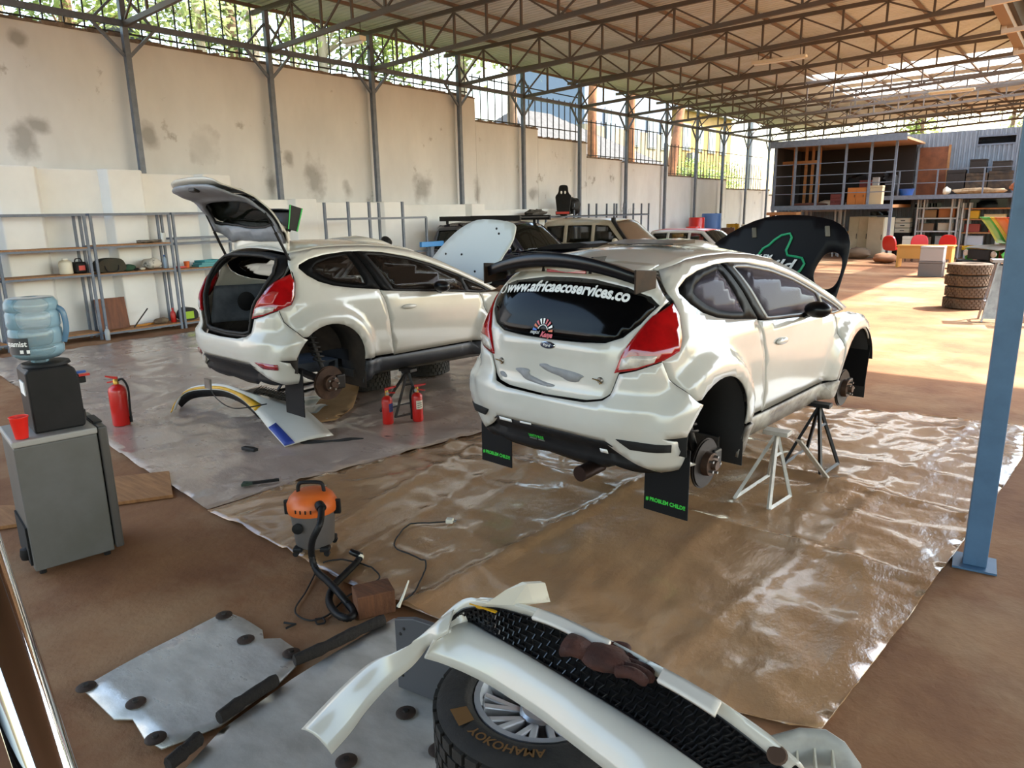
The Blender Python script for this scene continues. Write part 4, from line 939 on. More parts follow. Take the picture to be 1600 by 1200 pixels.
# ---------------------------------------------------------------- fridge, water cooler, cup
fr = thing('fridge', 'small grey fridge standing on the dirt floor with the water cooler on top', 'fridge', (-4.69, 1.32, 0), rz=R_(-10))
M_fridge = mat('grey_fridge', '605f5d', .45, .1, col2='55544f', nscale=3)
MB().box(-.46, 0, 0, .43, .03, .80).obj('cabinet', M_fridge, fr, bevel=.008)
MB().box(-.47, .006, -.006, .435, .80, .84).obj('top_panel', mat('fridge_top', '9b9893', .4), fr, bevel=.01)
dr = MB().box(-.465, .006, .437, .487, .04, .84).obj('door', mat('fridge_door', '55524f', .35, .4), fr, bevel=.012)
MB().box(-.30, -.1, .44, .485, .841, .85).obj('door_handle_recess', M_black, dr)
MB().box(-.42, -.04, -.012, -.001, .06, .3).obj('compressor_bay_shade', M_liner, fr)  # flat dark panel painted for the shade inside the open bay
MB().lathe([(0, 0), (.06, 0), (.07, .05), (.06, .12), (0, .13)], 16, T(-.15, -.012, .07) @ Matrix.Scale(.55, 4)).obj('compressor', M_black, fr, smooth=50)
for x in (-.42, -.04):
    for y in (.04, .39): MB().lathe([(0, 0), (.02, 0), (.02, .03), (0, .03)], 10, T(x, y, 0)).obj('foot', M_black, fr)
wc = thing('water_cooler', 'black tabletop water cooler standing on the small grey fridge', 'water cooler', (-4.75, 1.46, .841), rz=R_(-10))
prof = [(0, 0), (.265, 0), (.27, .02), (.27, .30), (.255, .365), (.21, .385), (.02, .385), (0, .36)]
MB().prism(prof, -.30, 0.0, Matrix(((0, 0, 1, 0), (1, 0, 0, 0), (0, 1, 0, 0), (0, 0, 0, 1)))).obj('housing', M_black, wc, bevel=.012)
MB().box(-.22, -.08, -.006, .0, .22, .30).obj('rear_label', M_white, wc)
MB().box(-.25, -.05, .27, .285, .03, .09).obj('drip_tray', M_darkmetal, wc)
for i, (x, cm) in enumerate(((-.10, M_red), (-.20, M_blue))):
    tp = MB().box(x - .02, x + .02, .268, .32, .25, .29).obj('tap', M_black, wc, bevel=.006); MB().box(x - .018, x + .018, .285, .345, .291, .305).obj('tap_lever', cm, tp)
MB().lathe([(.1, .385), (.13, .385), (.125, .40), (.1, .40)], 24, T(-.15, .135, 0)).obj('bottle_seat', M_black, wc, smooth=40)
wb = thing('water_bottle', 'large clear blue water bottle with a side handle upended in the water cooler', 'bottle', (-4.90, 1.60, 1.235), rz=R_(-10))
M_bottle = glass('bottle_blue', '9dbccb', .26, .05)
M_water = glass('water', 'a9c6cf', .2, .02)
P = [(.04, -.02), (.05, .02), (.11, .035), (.138, .06), (.14, .10), (.132, .115), (.14, .13), (.14, .20), (.132, .215), (.14, .23), (.14, .30), (.132, .315), (.14, .33), (.138, .365), (.12, .392), (.05, .398), (0, .39)]
MB().lathe(P, 36, caps=False).obj('shell', M_bottle, wb, smooth=50, solid=.003)
MB().lathe([(.0, .04), (.105, .042), (.133, .065), (.133, .20), (0, .2)], 32, caps=False).obj('water_fill', M_water, wb, smooth=50)
MB().tube(spline([(.05, .115, .33), (.07, .145, .30), (.072, .15, .2), (.06, .13, .12)], 6), .016, 10).obj('handle', glass('bottle_handle', '5f8fb4', .6, .05), wb, smooth=60)
lb = MB(); lb.lathe([(.1425, .07), (.1425, .17)], 8, caps=False, a0=R_(-98), a1=R_(-26)); lo = lb.obj('paper_label', mat('dark_label', '22262c', .5), wb, smooth=60)
def on_b(u, v): a = R_(-43) + u / .143; return (.1445 * math.cos(a), .1445 * math.sin(a), v)
lettering('aquamist', lambda u, v: on_b(u - .045, .135 + v), M_white, lo, size=.045, bold=.001, width=.16)
MB().add([on_b(-.01, .08), on_b(.045, .08), on_b(.045, .10), on_b(-.01, .10)], [(0, 1, 2, 3)]).obj('label_strip', M_white, lo)
cu = thing('plastic_cup', 'bright red plastic cup on the edge of the small grey fridge', 'cup', (-4.73, 1.385, .841))
MB().lathe([(0, .002), (.033, .002), (.047, .125), (.05, .13), (.045, .128), (.031, .008), (0, .008)], 24, caps=False).obj('cup_body', mat('red_plastic', 'e0281e', .35), cu, smooth=50)
MB().tube([(.0485 * math.cos(a), .0485 * math.sin(a), .13) for a in (i * 2 * PI / 24 for i in range(24))], .003, 6, closed=True).obj('rim', MATS['red_plastic'], cu, smooth=60)
# ---------------------------------------------------------------- fire extinguishers
def extinguisher(loc, h, r, label, rz=0, hose=True, tag_c=M_white):
    t = thing('fire_extinguisher', label, 'fire extinguisher', loc, rz=rz, group='fire extinguishers on the floor')
    b = h * .80
    MB().lathe([(r * .9, 0), (r, .012), (r, b * .84), (r * .9, b * .92), (r * .5, b * .99), (r * .3, b), (r * .3, b + .02), (0, b + .02)], 24).obj('cylinder', M_red, t, smooth=45)
    MB().lathe([(r * .32, b + .005), (r * .32, b + .05), (r * .2, b + .06), (0, b + .06)], 12).obj('valve', mat('brass_valve', 'b08a3e', .35, .8), t, smooth=45)
    MB().prism([(-.02, 0), (.09, .03), (.1, .045), (-.02, .03)], -.011, .011, T(0, 0, b + .05) @ RX(R_(90))).obj('lever', M_red, t, bevel=.003)
    MB().prism([(-.02, 0), (.085, -.012), (.085, .0), (-.02, .012)], -.011, .011, T(0, 0, b + .03) @ RX(R_(90))).obj('carry_handle', M_red, t, bevel=.003)
    MB().lathe([(0, 0), (.016, 0), (.016, .012), (0, .012)], 12, T(0, -.025, b + .03) @ RX(R_(90))).obj('gauge', M_metal, t)
    lab = MB().lathe([(r * 1.012, b * .45), (r * 1.012, b * .75)], 8, caps=False, a0=R_(-85), a1=R_(-5)); lo = lab.obj('label', tag_c, t, smooth=60)
    for k in range(3): MB().lathe([(r * 1.02, b * (.51 + .07 * k)), (r * 1.02, b * (.53 + .07 * k))], 6, caps=False, a0=R_(-75), a1=R_(-20)).obj('label_line', M_darkmetal, lo, smooth=60)
    if hose:
        p = spline([(-.02, 0, b + .04), (-r * .8, .0, b + .05), (-r * 1.25, 0, b * .9), (-r * 1.2, 0, b * .5), (-r * 1.12, 0, b * .15)], 6)
        ho = MB().tube(p, .011, 8).obj('hose', M_black, t, smooth=60)
        MB().tube([(-r * 1.12, 0, b * .2), (-r * 1.12, 0, b * .06)], .016, 8).obj('nozzle', M_black, ho)
    return t
extinguisher((-7.60, 3.12, .012), .53, .085, 'large red fire extinguisher with black hose standing alone on the grey sheet', rz=R_(225))
extinguisher((-5.33, 4.71, .018), .36, .055, 'short red fire extinguisher left of the trestle leg', rz=R_(60), hose=False, tag_c=mat('blue_label', '2b3a7a', .5))
extinguisher((-5.16, 4.96, .018), .37, .055, 'short red fire extinguisher with cream label right of the trestle leg', rz=R_(30), hose=True, tag_c=M_cream)
# ---------------------------------------------------------------- stands under the cars
def stand(apex, feet, m, label, rnd=.016, bar=True):
    t = thing('trestle_stand', label, 'stand', (0, 0, 0), group='trestle stands under the cars')
    a = Vector(apex)
    for f in feet: MB().tube([Vector(f), a + (Vector(f) - a) * .02], rnd, 4).obj('leg', m, t)
    MB().tube([feet[0], feet[1]], rnd, 4).obj('foot_bar', m, t)
    if len(feet) > 3: MB().tube([feet[2], feet[3]], rnd, 4).obj('foot_bar', m, t)
    MB().box(-.09, .09, -.05, .05, -.012, .02, T(*a)).obj('saddle', m, t, bevel=.004)
    k = [a + (Vector(f) - a) * .32 for f in feet]; MB().tube([k[0], k[1]], rnd * .8, 4).obj('brace', m, t)
    return t
M_whitestand = mat('white_stand', 'c4c0b8', .5, col2='a39c92', nscale=9)
stand((-1.62, 5.14, .474), [(-1.53, 4.79, .02), (-1.49, 5.12, .02), (-1.80, 4.85, .02), (-1.76, 5.45, .02)], M_whitestand, 'white painted trestle stand under the sill of the hatchback with the black bonnet')
stand((-1.58, 6.04, .488), [(-1.43, 5.66, .02), (-1.40, 6.04, .02), (-1.75, 5.75, .02), (-1.72, 6.3, .02)], M_black, 'black trestle stand under the front of the hatchback with the black bonnet')
stand((-5.55, 5.22, .45), [(-5.43, 4.90, .02), (-5.36, 5.20, .02), (-5.75, 4.98, .02), (-5.72, 5.5, .02)], M_darkmetal, 'dark steel trestle stand under the sill of the hatchback with raised tailgate')
stand((-3.55, 5.25, .462), [(-3.4, 4.95, .02), (-3.4, 5.5, .02), (-3.7, 4.95, .02), (-3.7, 5.5, .02)], M_whitestand, 'white trestle stand hidden under the far sill of the black bonnet hatchback')
stand((-7.35, 5.2, .45), [(-7.2, 4.9, .02), (-7.2, 5.45, .02), (-7.5, 4.9, .02), (-7.5, 5.45, .02)], M_darkmetal, 'dark trestle stand under the far sill of the raised tailgate hatchback')
# loose white batten leaning against the white stand
MB().bar((-1.505, 5.28, .40), (-1.37, 5.62, .03), .05, .012).obj('batten', M_whitestand, label='flat white batten leaning down from the white trestle stand', cat='batten')
# tyres lying under the raised-tailgate car
for x, y, lab in ((-6.75, 5.62, 'bare black tyre lying flat behind the rear hub of the raised tailgate hatchback'), (-6.70, 6.62, 'bare black tyre lying flat under the door of the raised tailgate hatchback')):
    t = thing('tyre', lab, 'tyre', (x, y, .135), group='tyres under the hatchback'); tyre_mesh(.32, .22).obj('tread_casing', M_rubber, t, smooth=40); rim_obj(t, spokes=6, m=mat('dull_rim', '6f6d6a', .5, .5))
# ---------------------------------------------------------------- shop vacuum, hose and cord
va = thing('shop_vacuum', 'grey and orange shop vacuum standing at the corner of the tan sheet', 'vacuum cleaner', (-3.60, 2.52, .02), rz=R_(38))
M_vgrey = mat('vacuum_grey', '5d5856', .5)
MB().lathe([(0, .045), (.105, .045), (.118, .06), (.137, .27), (.14, .285), (0, .285)], 32).obj('tank', M_vgrey, va, smooth=45)
lid = MB().lathe([(.148, .27), (.152, .29), (.152, .325), (.135, .36), (.11, .385), (.06, .395), (0, .398)], 32).obj('lid', M_orange, va, smooth=45)
MB().tube(spline([(-.08, 0, .385), (-.075, 0, .43), (-.05, 0, .448), (.05, 0, .448), (.075, 0, .43), (.08, 0, .385)], 4), .012, 8).obj('handle', M_black, lid, smooth=50)
for s in (-1, 1): MB().box(-.028, .028, -.012, .018, .24, .335, T(s * .148, 0, 0)).obj('clip', M_black, va, bevel=.008)
for i in range(4): MB().box(-.004, .004, -.004, .004, .30, .322, T(.152 * math.sin(R_(-24 + i * 12)), -.152 * math.cos(R_(-24 + i * 12)), 0)).obj('vent_slot', M_black, lid)
MB().lathe([(0, 0), (.03, 0), (.034, .02), (0, .024)], 16, T(-.06, -.122, .2) @ RX(R_(90))).obj('blower_port', M_black, va, smooth=40)
MB().tube([(.075, -.11, .345), (.1, -.145, .335)], .03, 12).obj('hose_elbow', M_black, lid, smooth=40)
for i in range(4):
    a = R_(45 + 90 * i); c = (.118 * math.cos(a), .118 * math.sin(a)); ca = MB().box(c[0] - .03, c[0] + .03, c[1] - .03, c[1] + .03, .028, .06).obj('castor_mount', M_black, va, bevel=.01)
    MB().lathe([(0, -.012), (.018, -.012), (.018, .012), (0, .012)], 12, T(c[0] * 1.15, c[1] * 1.15, .019) @ RX(R_(90))).obj('castor', M_black, ca)
HOSE = [(-3.445, 2.475, .356)] + HOSE[1:]
hp_ = spline(HOSE, 8); hs = thing('vacuum_hose', 'black ribbed vacuum hose looped on the dirt in front of the shop vacuum', 'hose', (0, 0, 0))
pts = dens([tuple(p) for p in hp_], .008, closed=False); MB().tube(pts, [.021 if i % 2 else .0175 for i in range(len(pts))], 10).obj('ribbed_tube', M_black, hs, smooth=60)
MB().tube(WAND, [.022, .022, .02, .019], 10).obj('wand_grip', M_blackgloss, hs, smooth=60)
MB().tube([Vector(WAND[0]) + Vector((-.001, 0, .001)), Vector(WAND[1])], .024, 10).obj('pale_collar', M_cream, hs, smooth=60)
cd = thing('power_cord', 'thin dark power cord looping from the shop vacuum across the tan sheet to a plug', 'cord', (0, 0, 0))
up = lambda P: [(p[0], p[1], (SHEET_Z[1.3](p[0], p[1])[2] + .012) if p[1] > 2.36 else .008) for p in P]
MB().tube(up(spline(CORD_A, 14)), .005, 6).obj('cord_loop', M_rubber, cd, smooth=60); MB().tube(up(spline(CORD_B, 14)), .005, 6).obj('cord_run', M_rubber, cd, smooth=60)
px, py, pz = PLUG[0]
pg = MB().box(-.025, .025, -.022, .022, 0, .03, T(px, py, .022) @ RZ(.5)).obj('plug', M_cream, cd, bevel=.006)
for d in (-.012, .012): MB().box(.025, .045, d - .003, d + .003, .012, .018, T(px, py, .022) @ RZ(.5)).obj('plug_pin', M_metal, pg)
# ---------------------------------------------------------------- skid plates
def plate(name, P, m, th, label):
    t = thing(name, label, 'skid plate', (0, 0, 0), group='aluminium skid plates'); z = P[0][2]
    sheet('plate', [(p[0], p[1]) for p in P], lambda x, y: (x, y, z + .006 * nz(x * 3, y * 3)), m, t, step=.08, solid=th, smooth=40); return t
def bolts(t, B):
    for x, y, z in B:
        w = MB().lathe([(0, .004), (.03, .005), (.042, -.002), (.042, -.006), (0, -.006)], 20, T(x, y, z)).obj('bolt_washer', mat('rusty_washer', '4a3c33', .7, .4, col2='332822', nscale=20), t, smooth=40)
        MB().lathe([(0, .012), (.012, .012), (.014, .003)], 6, T(x, y, z)).obj('bolt_head', M_darkmetal, w)
tA = plate('skid_plate', SKID_A, M_alu, .01, 'smaller scuffed aluminium skid plate lying flat on the dirt at lower left'); bolts(tA, SKID_A_BOLTS)
M_alu2 = mat('dull_aluminium', 'aaa69e', .5, .25, col2='c4c1ba', nscale=4, nstretch=(1, 2, 1), namt=.5, bump=.15, bscale=14)
tB = plate('skid_plate', SKID_B, M_alu2, .012, 'larger dull aluminium skid plate under the drooping arm of the white bumper'); bolts(tB, SKID_B_BOLTS)
for s in FOAM:
    q = spline(s, 5); MB().tube(q, [.022 + .012 * abs(nz(i * .6, 2.0)) for i in range(len(q))], 8, flat=1.3).obj('black_foam_strip', mat('charred_foam', '1d1815', .9, bump=.6, bscale=40), tB, smooth=60)
# timber block and odds
b0, b1 = Vector(BLOCK[0]), Vector(BLOCK[1])
M = T(-2.78, 2.28, 0) @ RZ(R_(62))
MB().box(-.10, .10, -.075, .075, .0, .13, M).obj('timber_block', mat('rough_brown_timber', '6e4428', .8, col2='54321c', nscale=4, nstretch=(1, 8, 1), bump=.3), bevel=.006, label='short brown timber block on the dirt beside the vacuum hose', cat='wood block')
st = MB(); st.tube(spline([(-2.62, 2.31, .06), (-2.60, 2.33, .12), (-2.585, 2.36, .2)], 4), [.012, .01, .008, .008, .007, .006, .006, .005, .004], 6); st.obj('frayed_strap', M_cream, label='frayed white strap end sticking up beside the timber block', cat='strap', smooth=60)
c = [Vector(p) for p in VCLIP]; MB().tube([c[0] + Vector((0, 0, .008)), c[1] + Vector((0, 0, .01)), c[2] + Vector((0, 0, .008))], .006, 6).obj('wire_clip', M_black, label='small bent black wire clip on the dirt above the smaller skid plate', cat='clip')
MB().tube(spline([(-2.95, 2.02, .008), (-2.92, 2.05, .008), (-2.88, 2.03, .008), (-2.90, 2.0, .008), (-2.93, 2.01, .008)], 4), .005, 6).obj('wire_ring', M_black, label='small black wire ring on the dirt beside the hose loop', cat='clip')
g = [Vector(p) for p in GUARD]
gt = thing('side_guard', 'dark grey riveted guard panel standing behind the tyre stack', 'guard panel', (-2.13, 1.86, .06), rz=R_(8))
MB().prism([(0, 0), (.30, -.0), (.46, 0), (.46, .36), (.1, .36), (0, .33)], -.012, .012, RX(R_(90))).obj('panel', mat('dark_grey_panel', '4c4c50', .5), gt, bevel=.004)
MB().box(0, .46, .0, .1, .0, .012).obj('flange', MATS['dark_grey_panel'], gt)
for i in range(3):
    for j in (0, 1): MB().lathe([(0, .006), (.006, .004), (.008, 0)], 8, T(.03 + .02 * j, -.012, .07 + .1 * i + .03 * j) @ RX(R_(90))).obj('rivet', M_darkmetal, gt)
# ---------------------------------------------------------------- stacked wheels in front
wc_ = (-1.13, 1.555)
for i in range(3):
    lab = ['bottom wheel of the near tyre stack, mostly hidden', 'middle wheel of the near tyre stack under the white bumper', 'top rally wheel with white alloy rim under the white front bumper'][i]
    t = thing('spare_tyre', lab, 'tyre', (wc_[0] - .008 * i, wc_[1] + .006 * i, .107 + .2135 * i), group='wheels in the near stack')
    tyre_mesh(.335, .212, .2, 38).obj('tyre', M_rubber, t, smooth=40); 
    rim_obj(t, .203, .19, spokes=10)
    if i == 2:
        def ring(u, v, a0=R_(-78), r=.262):
            a = a0 + u / r; return (( r + 0 - v) * math.cos(a), (r - v) * math.sin(a), .1065)
        gold = mat('gold_lettering', '6e4c20', .7)
        lettering('YOKOHAMA', lambda u, v: ring(u, -v), gold, t, size=.042, bold=.001, width=.24, name='sidewall_lettering')
        for a, w, l in ((R_(-118), .05, .075), (R_(183), .022, .045)):
            q = [ring(0, 0, a, .27)]
            v = [((.262 + dr) * math.cos(a + da), (.262 + dr) * math.sin(a + da), .1068) for dr, da in ((-w / 2, -l / .54), (-w / 2, l / .54), (w / 2, l / .54), (w / 2, -l / .54))]
            MB().add(v, [(0, 1, 2, 3)]).obj('sidewall_mark', gold if l > .06 else M_yellow, t)
# ---------------------------------------------------------------- white front bumper with grille
bf = thing('front_bumper', 'white front bumper cover with black mesh grille resting on the wheel stack', 'bumper', (0, 0, 0))
def loft(name, A, Bq, m, parent, n=6, nu=4, solid=.006, bulge=0.0, up=(0, 0, 1), smooth=60):
    a = spline(A, n); b = spline(Bq, n); U = Vector(up); g = MB()
    L_ = min(len(a), len(b))
    v = [a[i].lerp(b[i], j / nu) + U * bulge * math.sin(PI * j / nu) for i in range(L_) for j in range(nu + 1)]
    g.add(v, [(i * (nu + 1) + j, (i + 1) * (nu + 1) + j, (i + 1) * (nu + 1) + j + 1, i * (nu + 1) + j + 1) for i in range(L_ - 1) for j in range(nu)])
    return g.obj(name, m, parent, smooth=smooth, solid=-solid, fix=False)
loft('upper_rim', BP_TOP, BP_G1, M_paint, bf, solid=.012, bulge=.012)
loft('lower_face', BP_G2, BP_LOW, M_paint, bf, nu=8, solid=.01, bulge=.035)
under = [(p[0], p[1] + .12, p[2] - .13) for p in BP_TOP]
loft('upper_return', BP_TOP, under, M_paint, bf, solid=.01, bulge=.0)
loft('side_arm', ARM_U, ARM_L, M_paint, bf, nu=5, solid=.01, bulge=.02)
loft('corner_web', [ARM_U[0], ARM_U[1], BP_TOP[0], BP_TOP[1]], [BP_LOW[0], ARM_L[1], BP_G2[0], BP_G2[1]], M_paint, bf, nu=5, solid=.008, bulge=.01)
mid = [tuple((Vector(a) * .5 + Vector(b) * .5)) for a, b in zip(BP_G1, BP_G2)]
# grille: backing, frame and honeycomb bars
gback = loft('grille_backing', [(p[0], p[1] + .03, p[2] - .03) for p in BP_TOP], [(p[0], p[1] - .02, p[2] - .035) for p in BP_G2], M_liner, bf, solid=.004)
MB().tube(spline(BP_G1, 5) + spline(BP_G2, 5)[::-1], .008, 8, closed=True).obj('grille_frame', M_blackgloss, bf, smooth=60)
ga, gb = spline(BP_G1, 12), spline(BP_G2, 12)
def gp(u, v):
    k = u * (len(ga) - 1); i = min(len(ga) - 2, int(k)); f = k - i; return ga[i].lerp(ga[i + 1], f).lerp(gb[i].lerp(gb[i + 1], f), v)
lens = [0]
for i in range(len(ga) - 1): lens.append(lens[-1] + (ga[i + 1] - ga[i]).length)
tot = lens[-1]
hexm = mat('grille_black', '141416', .25)
cw = .042; rows = 7; nc = int(tot / cw); hg = MB()
def gpt(c_, r_): return gp(min(1, max(0, c_ / nc)), min(1, max(0, r_ / rows))) + Vector((0, 0, .002))
for r in range(rows + 1):
    for c_ in range(1, nc - 1):
        o = .5 * (r % 2); w0 = (gpt(c_, r) - gpt(c_, r + 1)).length
        a = gpt(c_ + o - .32, r + .0); b = gpt(c_ + o + .32, r + .0); d = gpt(c_ + o + .5 + .18 - .0, r + .5 * 2 if False else r + 1)
        hg.bar(a, b, .004, .007)
        if r < rows:
            e = gpt(c_ + (.5 * ((r + 1) % 2)) + (.5 if (r % 2 == 0) else .5) - .5 - .0, r + 1)
            o2 = .5 * ((r + 1) % 2)
            if o2 > o: hg.bar(b, gpt(c_ + o2 - .32, r + 1), .004, .007); hg.bar(a, gpt(c_ - 1 + o2 + .32, r + 1), .004, .007)
            else: hg.bar(b, gpt(c_ + 1 + o2 - .32, r + 1), .004, .007); hg.bar(a, gpt(c_ + o2 + .32, r + 1), .004, .007)
hg.obj('honeycomb_mesh', hexm, bf, fix=False, kind='stuff')
sb = gp(.17, .12); lettering('S', lambda u, v: tuple(sb + Vector((u, v * .9, .012))), M_yellow, bf, size=.06, shear=.3, bold=.003, name='yellow_emblem')
MB().bar(sb + Vector((-.04, -.008, .012)), sb + Vector((.06, .0, .012)), .01, .004).obj('yellow_emblem', M_yellow, bf)
fn_ = MB(); fp = [Vector(p) for p in FIN]; fn_.v = [tuple(p) for p in fp] + [tuple(p + Vector((.03, .05, -.01))) for p in fp]; n = len(fp); fn_.f = [tuple(range(n)), tuple(range(n, 2 * n))[::-1]] + [(i, (i + 1) % n, n + (i + 1) % n, n + i) for i in range(n)]
fn_.obj('corner_fin', mat('chipped_white', 'd8d3c6', .5, col2='8d7a60', nscale=12, contrast=(.6, .75)), bf)
a = spline(BP_TOP, 6)
loft('white_trim_strip', [tuple(p + Vector((0, -.012, .014))) for p in a[22:32]], [tuple(p + Vector((.0, -.045, -.002))) for p in a[22:32]], mat('cream_trim', 'd9d2c8', .4), bf, n=1, solid=.012)
loft('white_trim_strip', [tuple(p + Vector((0, -.012, .014))) for p in a[38:48]], [tuple(p + Vector((.0, -.05, -.002))) for p in a[38:48]], MATS['cream_trim'], bf, n=1, solid=.012)
MB().lathe([(0, .004), (.02, .004), (.024, 0)], 14, T(*(a[56] + Vector((0, -.02, -.01)))) @ RX(.5)).obj('bare_rust_spot', mat('rust_spot', '4b3526', .8), bf)
hc = MB(); gq = [Vector(p) for p in GREYP]; gc_ = sum(gq, Vector()) / len(gq); n = len(gq)
hc.v = [tuple(p) for p in gq] + [tuple(gc_.lerp(p, .8) + Vector((0, 0, -.015))) for p in gq] + [tuple(gc_.lerp(p, .45) + Vector((0, 0, -.07))) for p in gq] + [tuple(gc_ + Vector((0, 0, -.08)))]
hc.f = [(k * n + i, k * n + (i + 1) % n, (k + 1) * n + (i + 1) % n, (k + 1) * n + i) for k in range(2) for i in range(n)] + [(2 * n + i, 2 * n + (i + 1) % n, 3 * n) for i in range(n)]
hc.obj('headlamp_cup', mat('grey_cup', '8f8f8c', .5, col2='a8a7a2', nscale=8), bf, smooth=50, solid=-.008)
for k in range(3): MB().bar(gc_ + Vector((-.07 + .05 * k, .05, .0)), gc_ + Vector((-.03 + .05 * k, -.05, -.03)), .005, .04).obj('cup_rib', M_cream, bf)
# brown work glove on the grille
gl = thing('work_glove', 'crumpled brown leather work glove lying on the bumper grille', 'glove', (0, 0, 0))
c0, c1, c2 = (Vector(p) for p in GLOVE); M_glove = mat('brown_leather', '4a2418', .8, col2='331710', nscale=12, bump=.5, bscale=30)
ax = (c2 - c0).normalized(); sd_ = Vector((0, 0, 1)).cross(ax)
pm = MB(); cc = c0.lerp(c2, .42) + Vector((0, 0, -.025))
for i in range(0, 1):
    pm.sphere((0, 0, 0), (.075, .052, .028), 18, 12)
v = []
for p in pm.v:
    q = Vector(p); q *= 1 + .22 * nz(q.x * 22, q.y * 22, q.z * 22 + 4); v.append(tuple(cc + ax * q.x + sd_ * q.y + Vector((0, 0, q.z))))
pm.v = v; po = pm.obj('palm', M_glove, gl, smooth=60)
for k in range(4):
    s = cc + ax * .05 + sd_ * (-.036 + .024 * k); e = [s, s + ax * .045 + Vector((0, 0, .012 - .006 * k)), s + ax * (.085 + .01 * (k % 2)) + Vector((0, 0, -.004))]
    MB().tube(spline(e, 4), [.016] * 7 + [.014, .008], 8).obj('finger', M_glove, gl, smooth=60)
MB().tube(spline([cc - ax * .02 + sd_ * .04, cc + ax * .01 + sd_ * .066, cc + ax * .045 + sd_ * .07], 4), [.016] * 7 + [.013, .007], 8).obj('thumb', M_glove, gl, smooth=60)
cf = MB(); cf.tube([cc - ax * .05, cc - ax * .085 + Vector((0, 0, .004)), cc - ax * .115 + Vector((0, 0, -.002))], [.036, .042, .05], 14, cap=False, flat=.5); cf.obj('cuff', M_glove, gl, smooth=60, solid=.004)
# ---------------------------------------------------------------- chrome bull bar at the left edge
bb = thing('bull_bar', 'shiny chrome bull bar tube at the lower left edge', 'bull bar', (0, 0, 0))
p0, p1, p2, p3, p4 = (Vector(p) for p in (CH0, CH1, CH2, CH3, CH4)); d = (p3 - p1).normalized(); base = p3 + d * ((.06 - p3.z) / d.z)
top = p1 - d * .25
MB().tube([base, top, top + Vector((-.15, -.12, .1)), top + Vector((-.35, -.3, .12))], .036, 20).obj('main_tube', M_chrome, bb, smooth=60)
off = Vector((-.09, -.06, 0))
MB().tube([base + off, top + off], .022, 16).obj('inner_tube', M_chrome, bb, smooth=60)
MB().box(-.9, -.34, -.8, -.12, 0, 1.3, T(base.x, base.y, 0)).obj('dark_body_corner', M_blackgloss, bb, bevel=.05)
MB().box(-.12, .08, -.1, .08, 0, .06, T(base.x, base.y, 0)).obj('mount_foot', M_black, bb)
# ---------------------------------------------------------------- yellow and white bumper on the grey sheet
yb = thing('torn_bumper', 'torn white and yellow bumper cover lying behind the raised tailgate hatchback', 'bumper', (0, 0, .012))
loft('bumper_shell', YB_B, YB_F, M_paint, yb, nu=4, solid=.008, bulge=.015)
YC = [tuple(Vector(a).lerp(Vector(b), .22) + Vector((0, 0, .006))) for a, b in zip(YB_F, YB_B)]
YC = [tuple(Vector(a).lerp(Vector(b), .38) + Vector((0, 0, .016))) for a, b in zip(YB_F, YB_B)]; YF2 = [(p[0], p[1], p[2] + .012) for p in YB_F]
loft('yellow_edge', YF2[:6], YC[:6], M_yellow, yb, nu=2, solid=.01)
YC = [tuple(Vector(a).lerp(Vector(b), .2) + Vector((0, 0, .016))) for a, b in zip(YB_F, YB_B)]
loft('blue_tape', YF2[6:], YC[6:], mat('blue_tape', '2b3f8e', .5), yb, nu=2, solid=.011)
YI = [(p[0] - .03, p[1] + .06, max(.0, p[2] - .09)) for p in YB_F[1:6]]
loft('black_inner_edge', YB_F[1:6], YI, M_black, yb, nu=2, solid=.006)
gm = MB()
for i in range(14):
    gm.bar((-6.95 + .045 * i, 4.05, .17), (-6.85 + .045 * i, 4.35, .25), .006); gm.bar((-6.95 + .045 * i, 4.35, .25), (-6.85 + .045 * i, 4.05, .17), .006)
gm.obj('wire_mesh', M_darkmetal, yb)
MB().box(-7.15, -6.3, 4.1, 4.45, .1, .2).obj('black_foam_core', M_black, yb, bevel=.04)
MB().tube(spline([(-7.3, 3.95, .25), (-6.9, 3.8, .22), (-6.5, 3.75, .2), (-6.25, 3.95, .24)], 6), .006, 6).obj('loose_wire', M_black, yb, smooth=60)
fo = sheet('foil_scrap', [(p[0], p[1]) for p in FOIL], lambda x, y: (x, y, .03 + .05 * abs(nz(x * 5, y * 5))), mat('silver_foil', 'b9c0c4', .3, .5), step=.05, solid=.003, smooth=20, label='crumpled silvery scrap under the rear brake disc', cat='scrap')
sheet('cardboard_sheet', [(p[0], p[1]) for p in CARD], lambda x, y: (x, y, .03 + .25 * max(0, y - 4.6) ** 2), M_card, step=.08, solid=.005, label='brown cardboard sheet on the grey plastic below the rear hub', cat='cardboard')
MB().tube(spline(STRIP, 6), [.03 + .015 * math.sin(i) for i in range(19)], 8, flat=.4).obj('rubber_strip', M_rubber, label='long dark rubber strip on the grey sheet beside the torn bumper', cat='rubber strip', smooth=60)
MB().prism([(0, 0), (.16, .03), (.17, .07), (.08, .075), (.0, .05)], .018, .05, T(-5.80, 3.36, 0)).obj('black_bracket', M_black, bevel=.008, label='small black bracket on the grey sheet in front of the torn bumper', cat='bracket')
tt = thing('hand_tool', 'small dark hand tool near the front corner of the grey sheet', 'tool', (-4.93, 2.92, .025), rz=.9)
MB().bar((0, 0, .012), (.2, .02, .012), .025, .02).obj('grip', M_black, tt); MB().prism([(-.08, -.03), (.0, -.01), (.0, .02), (-.07, .04)], 0, .02).obj('jaw', mat('dark_green_tool', '22382c', .5), tt)
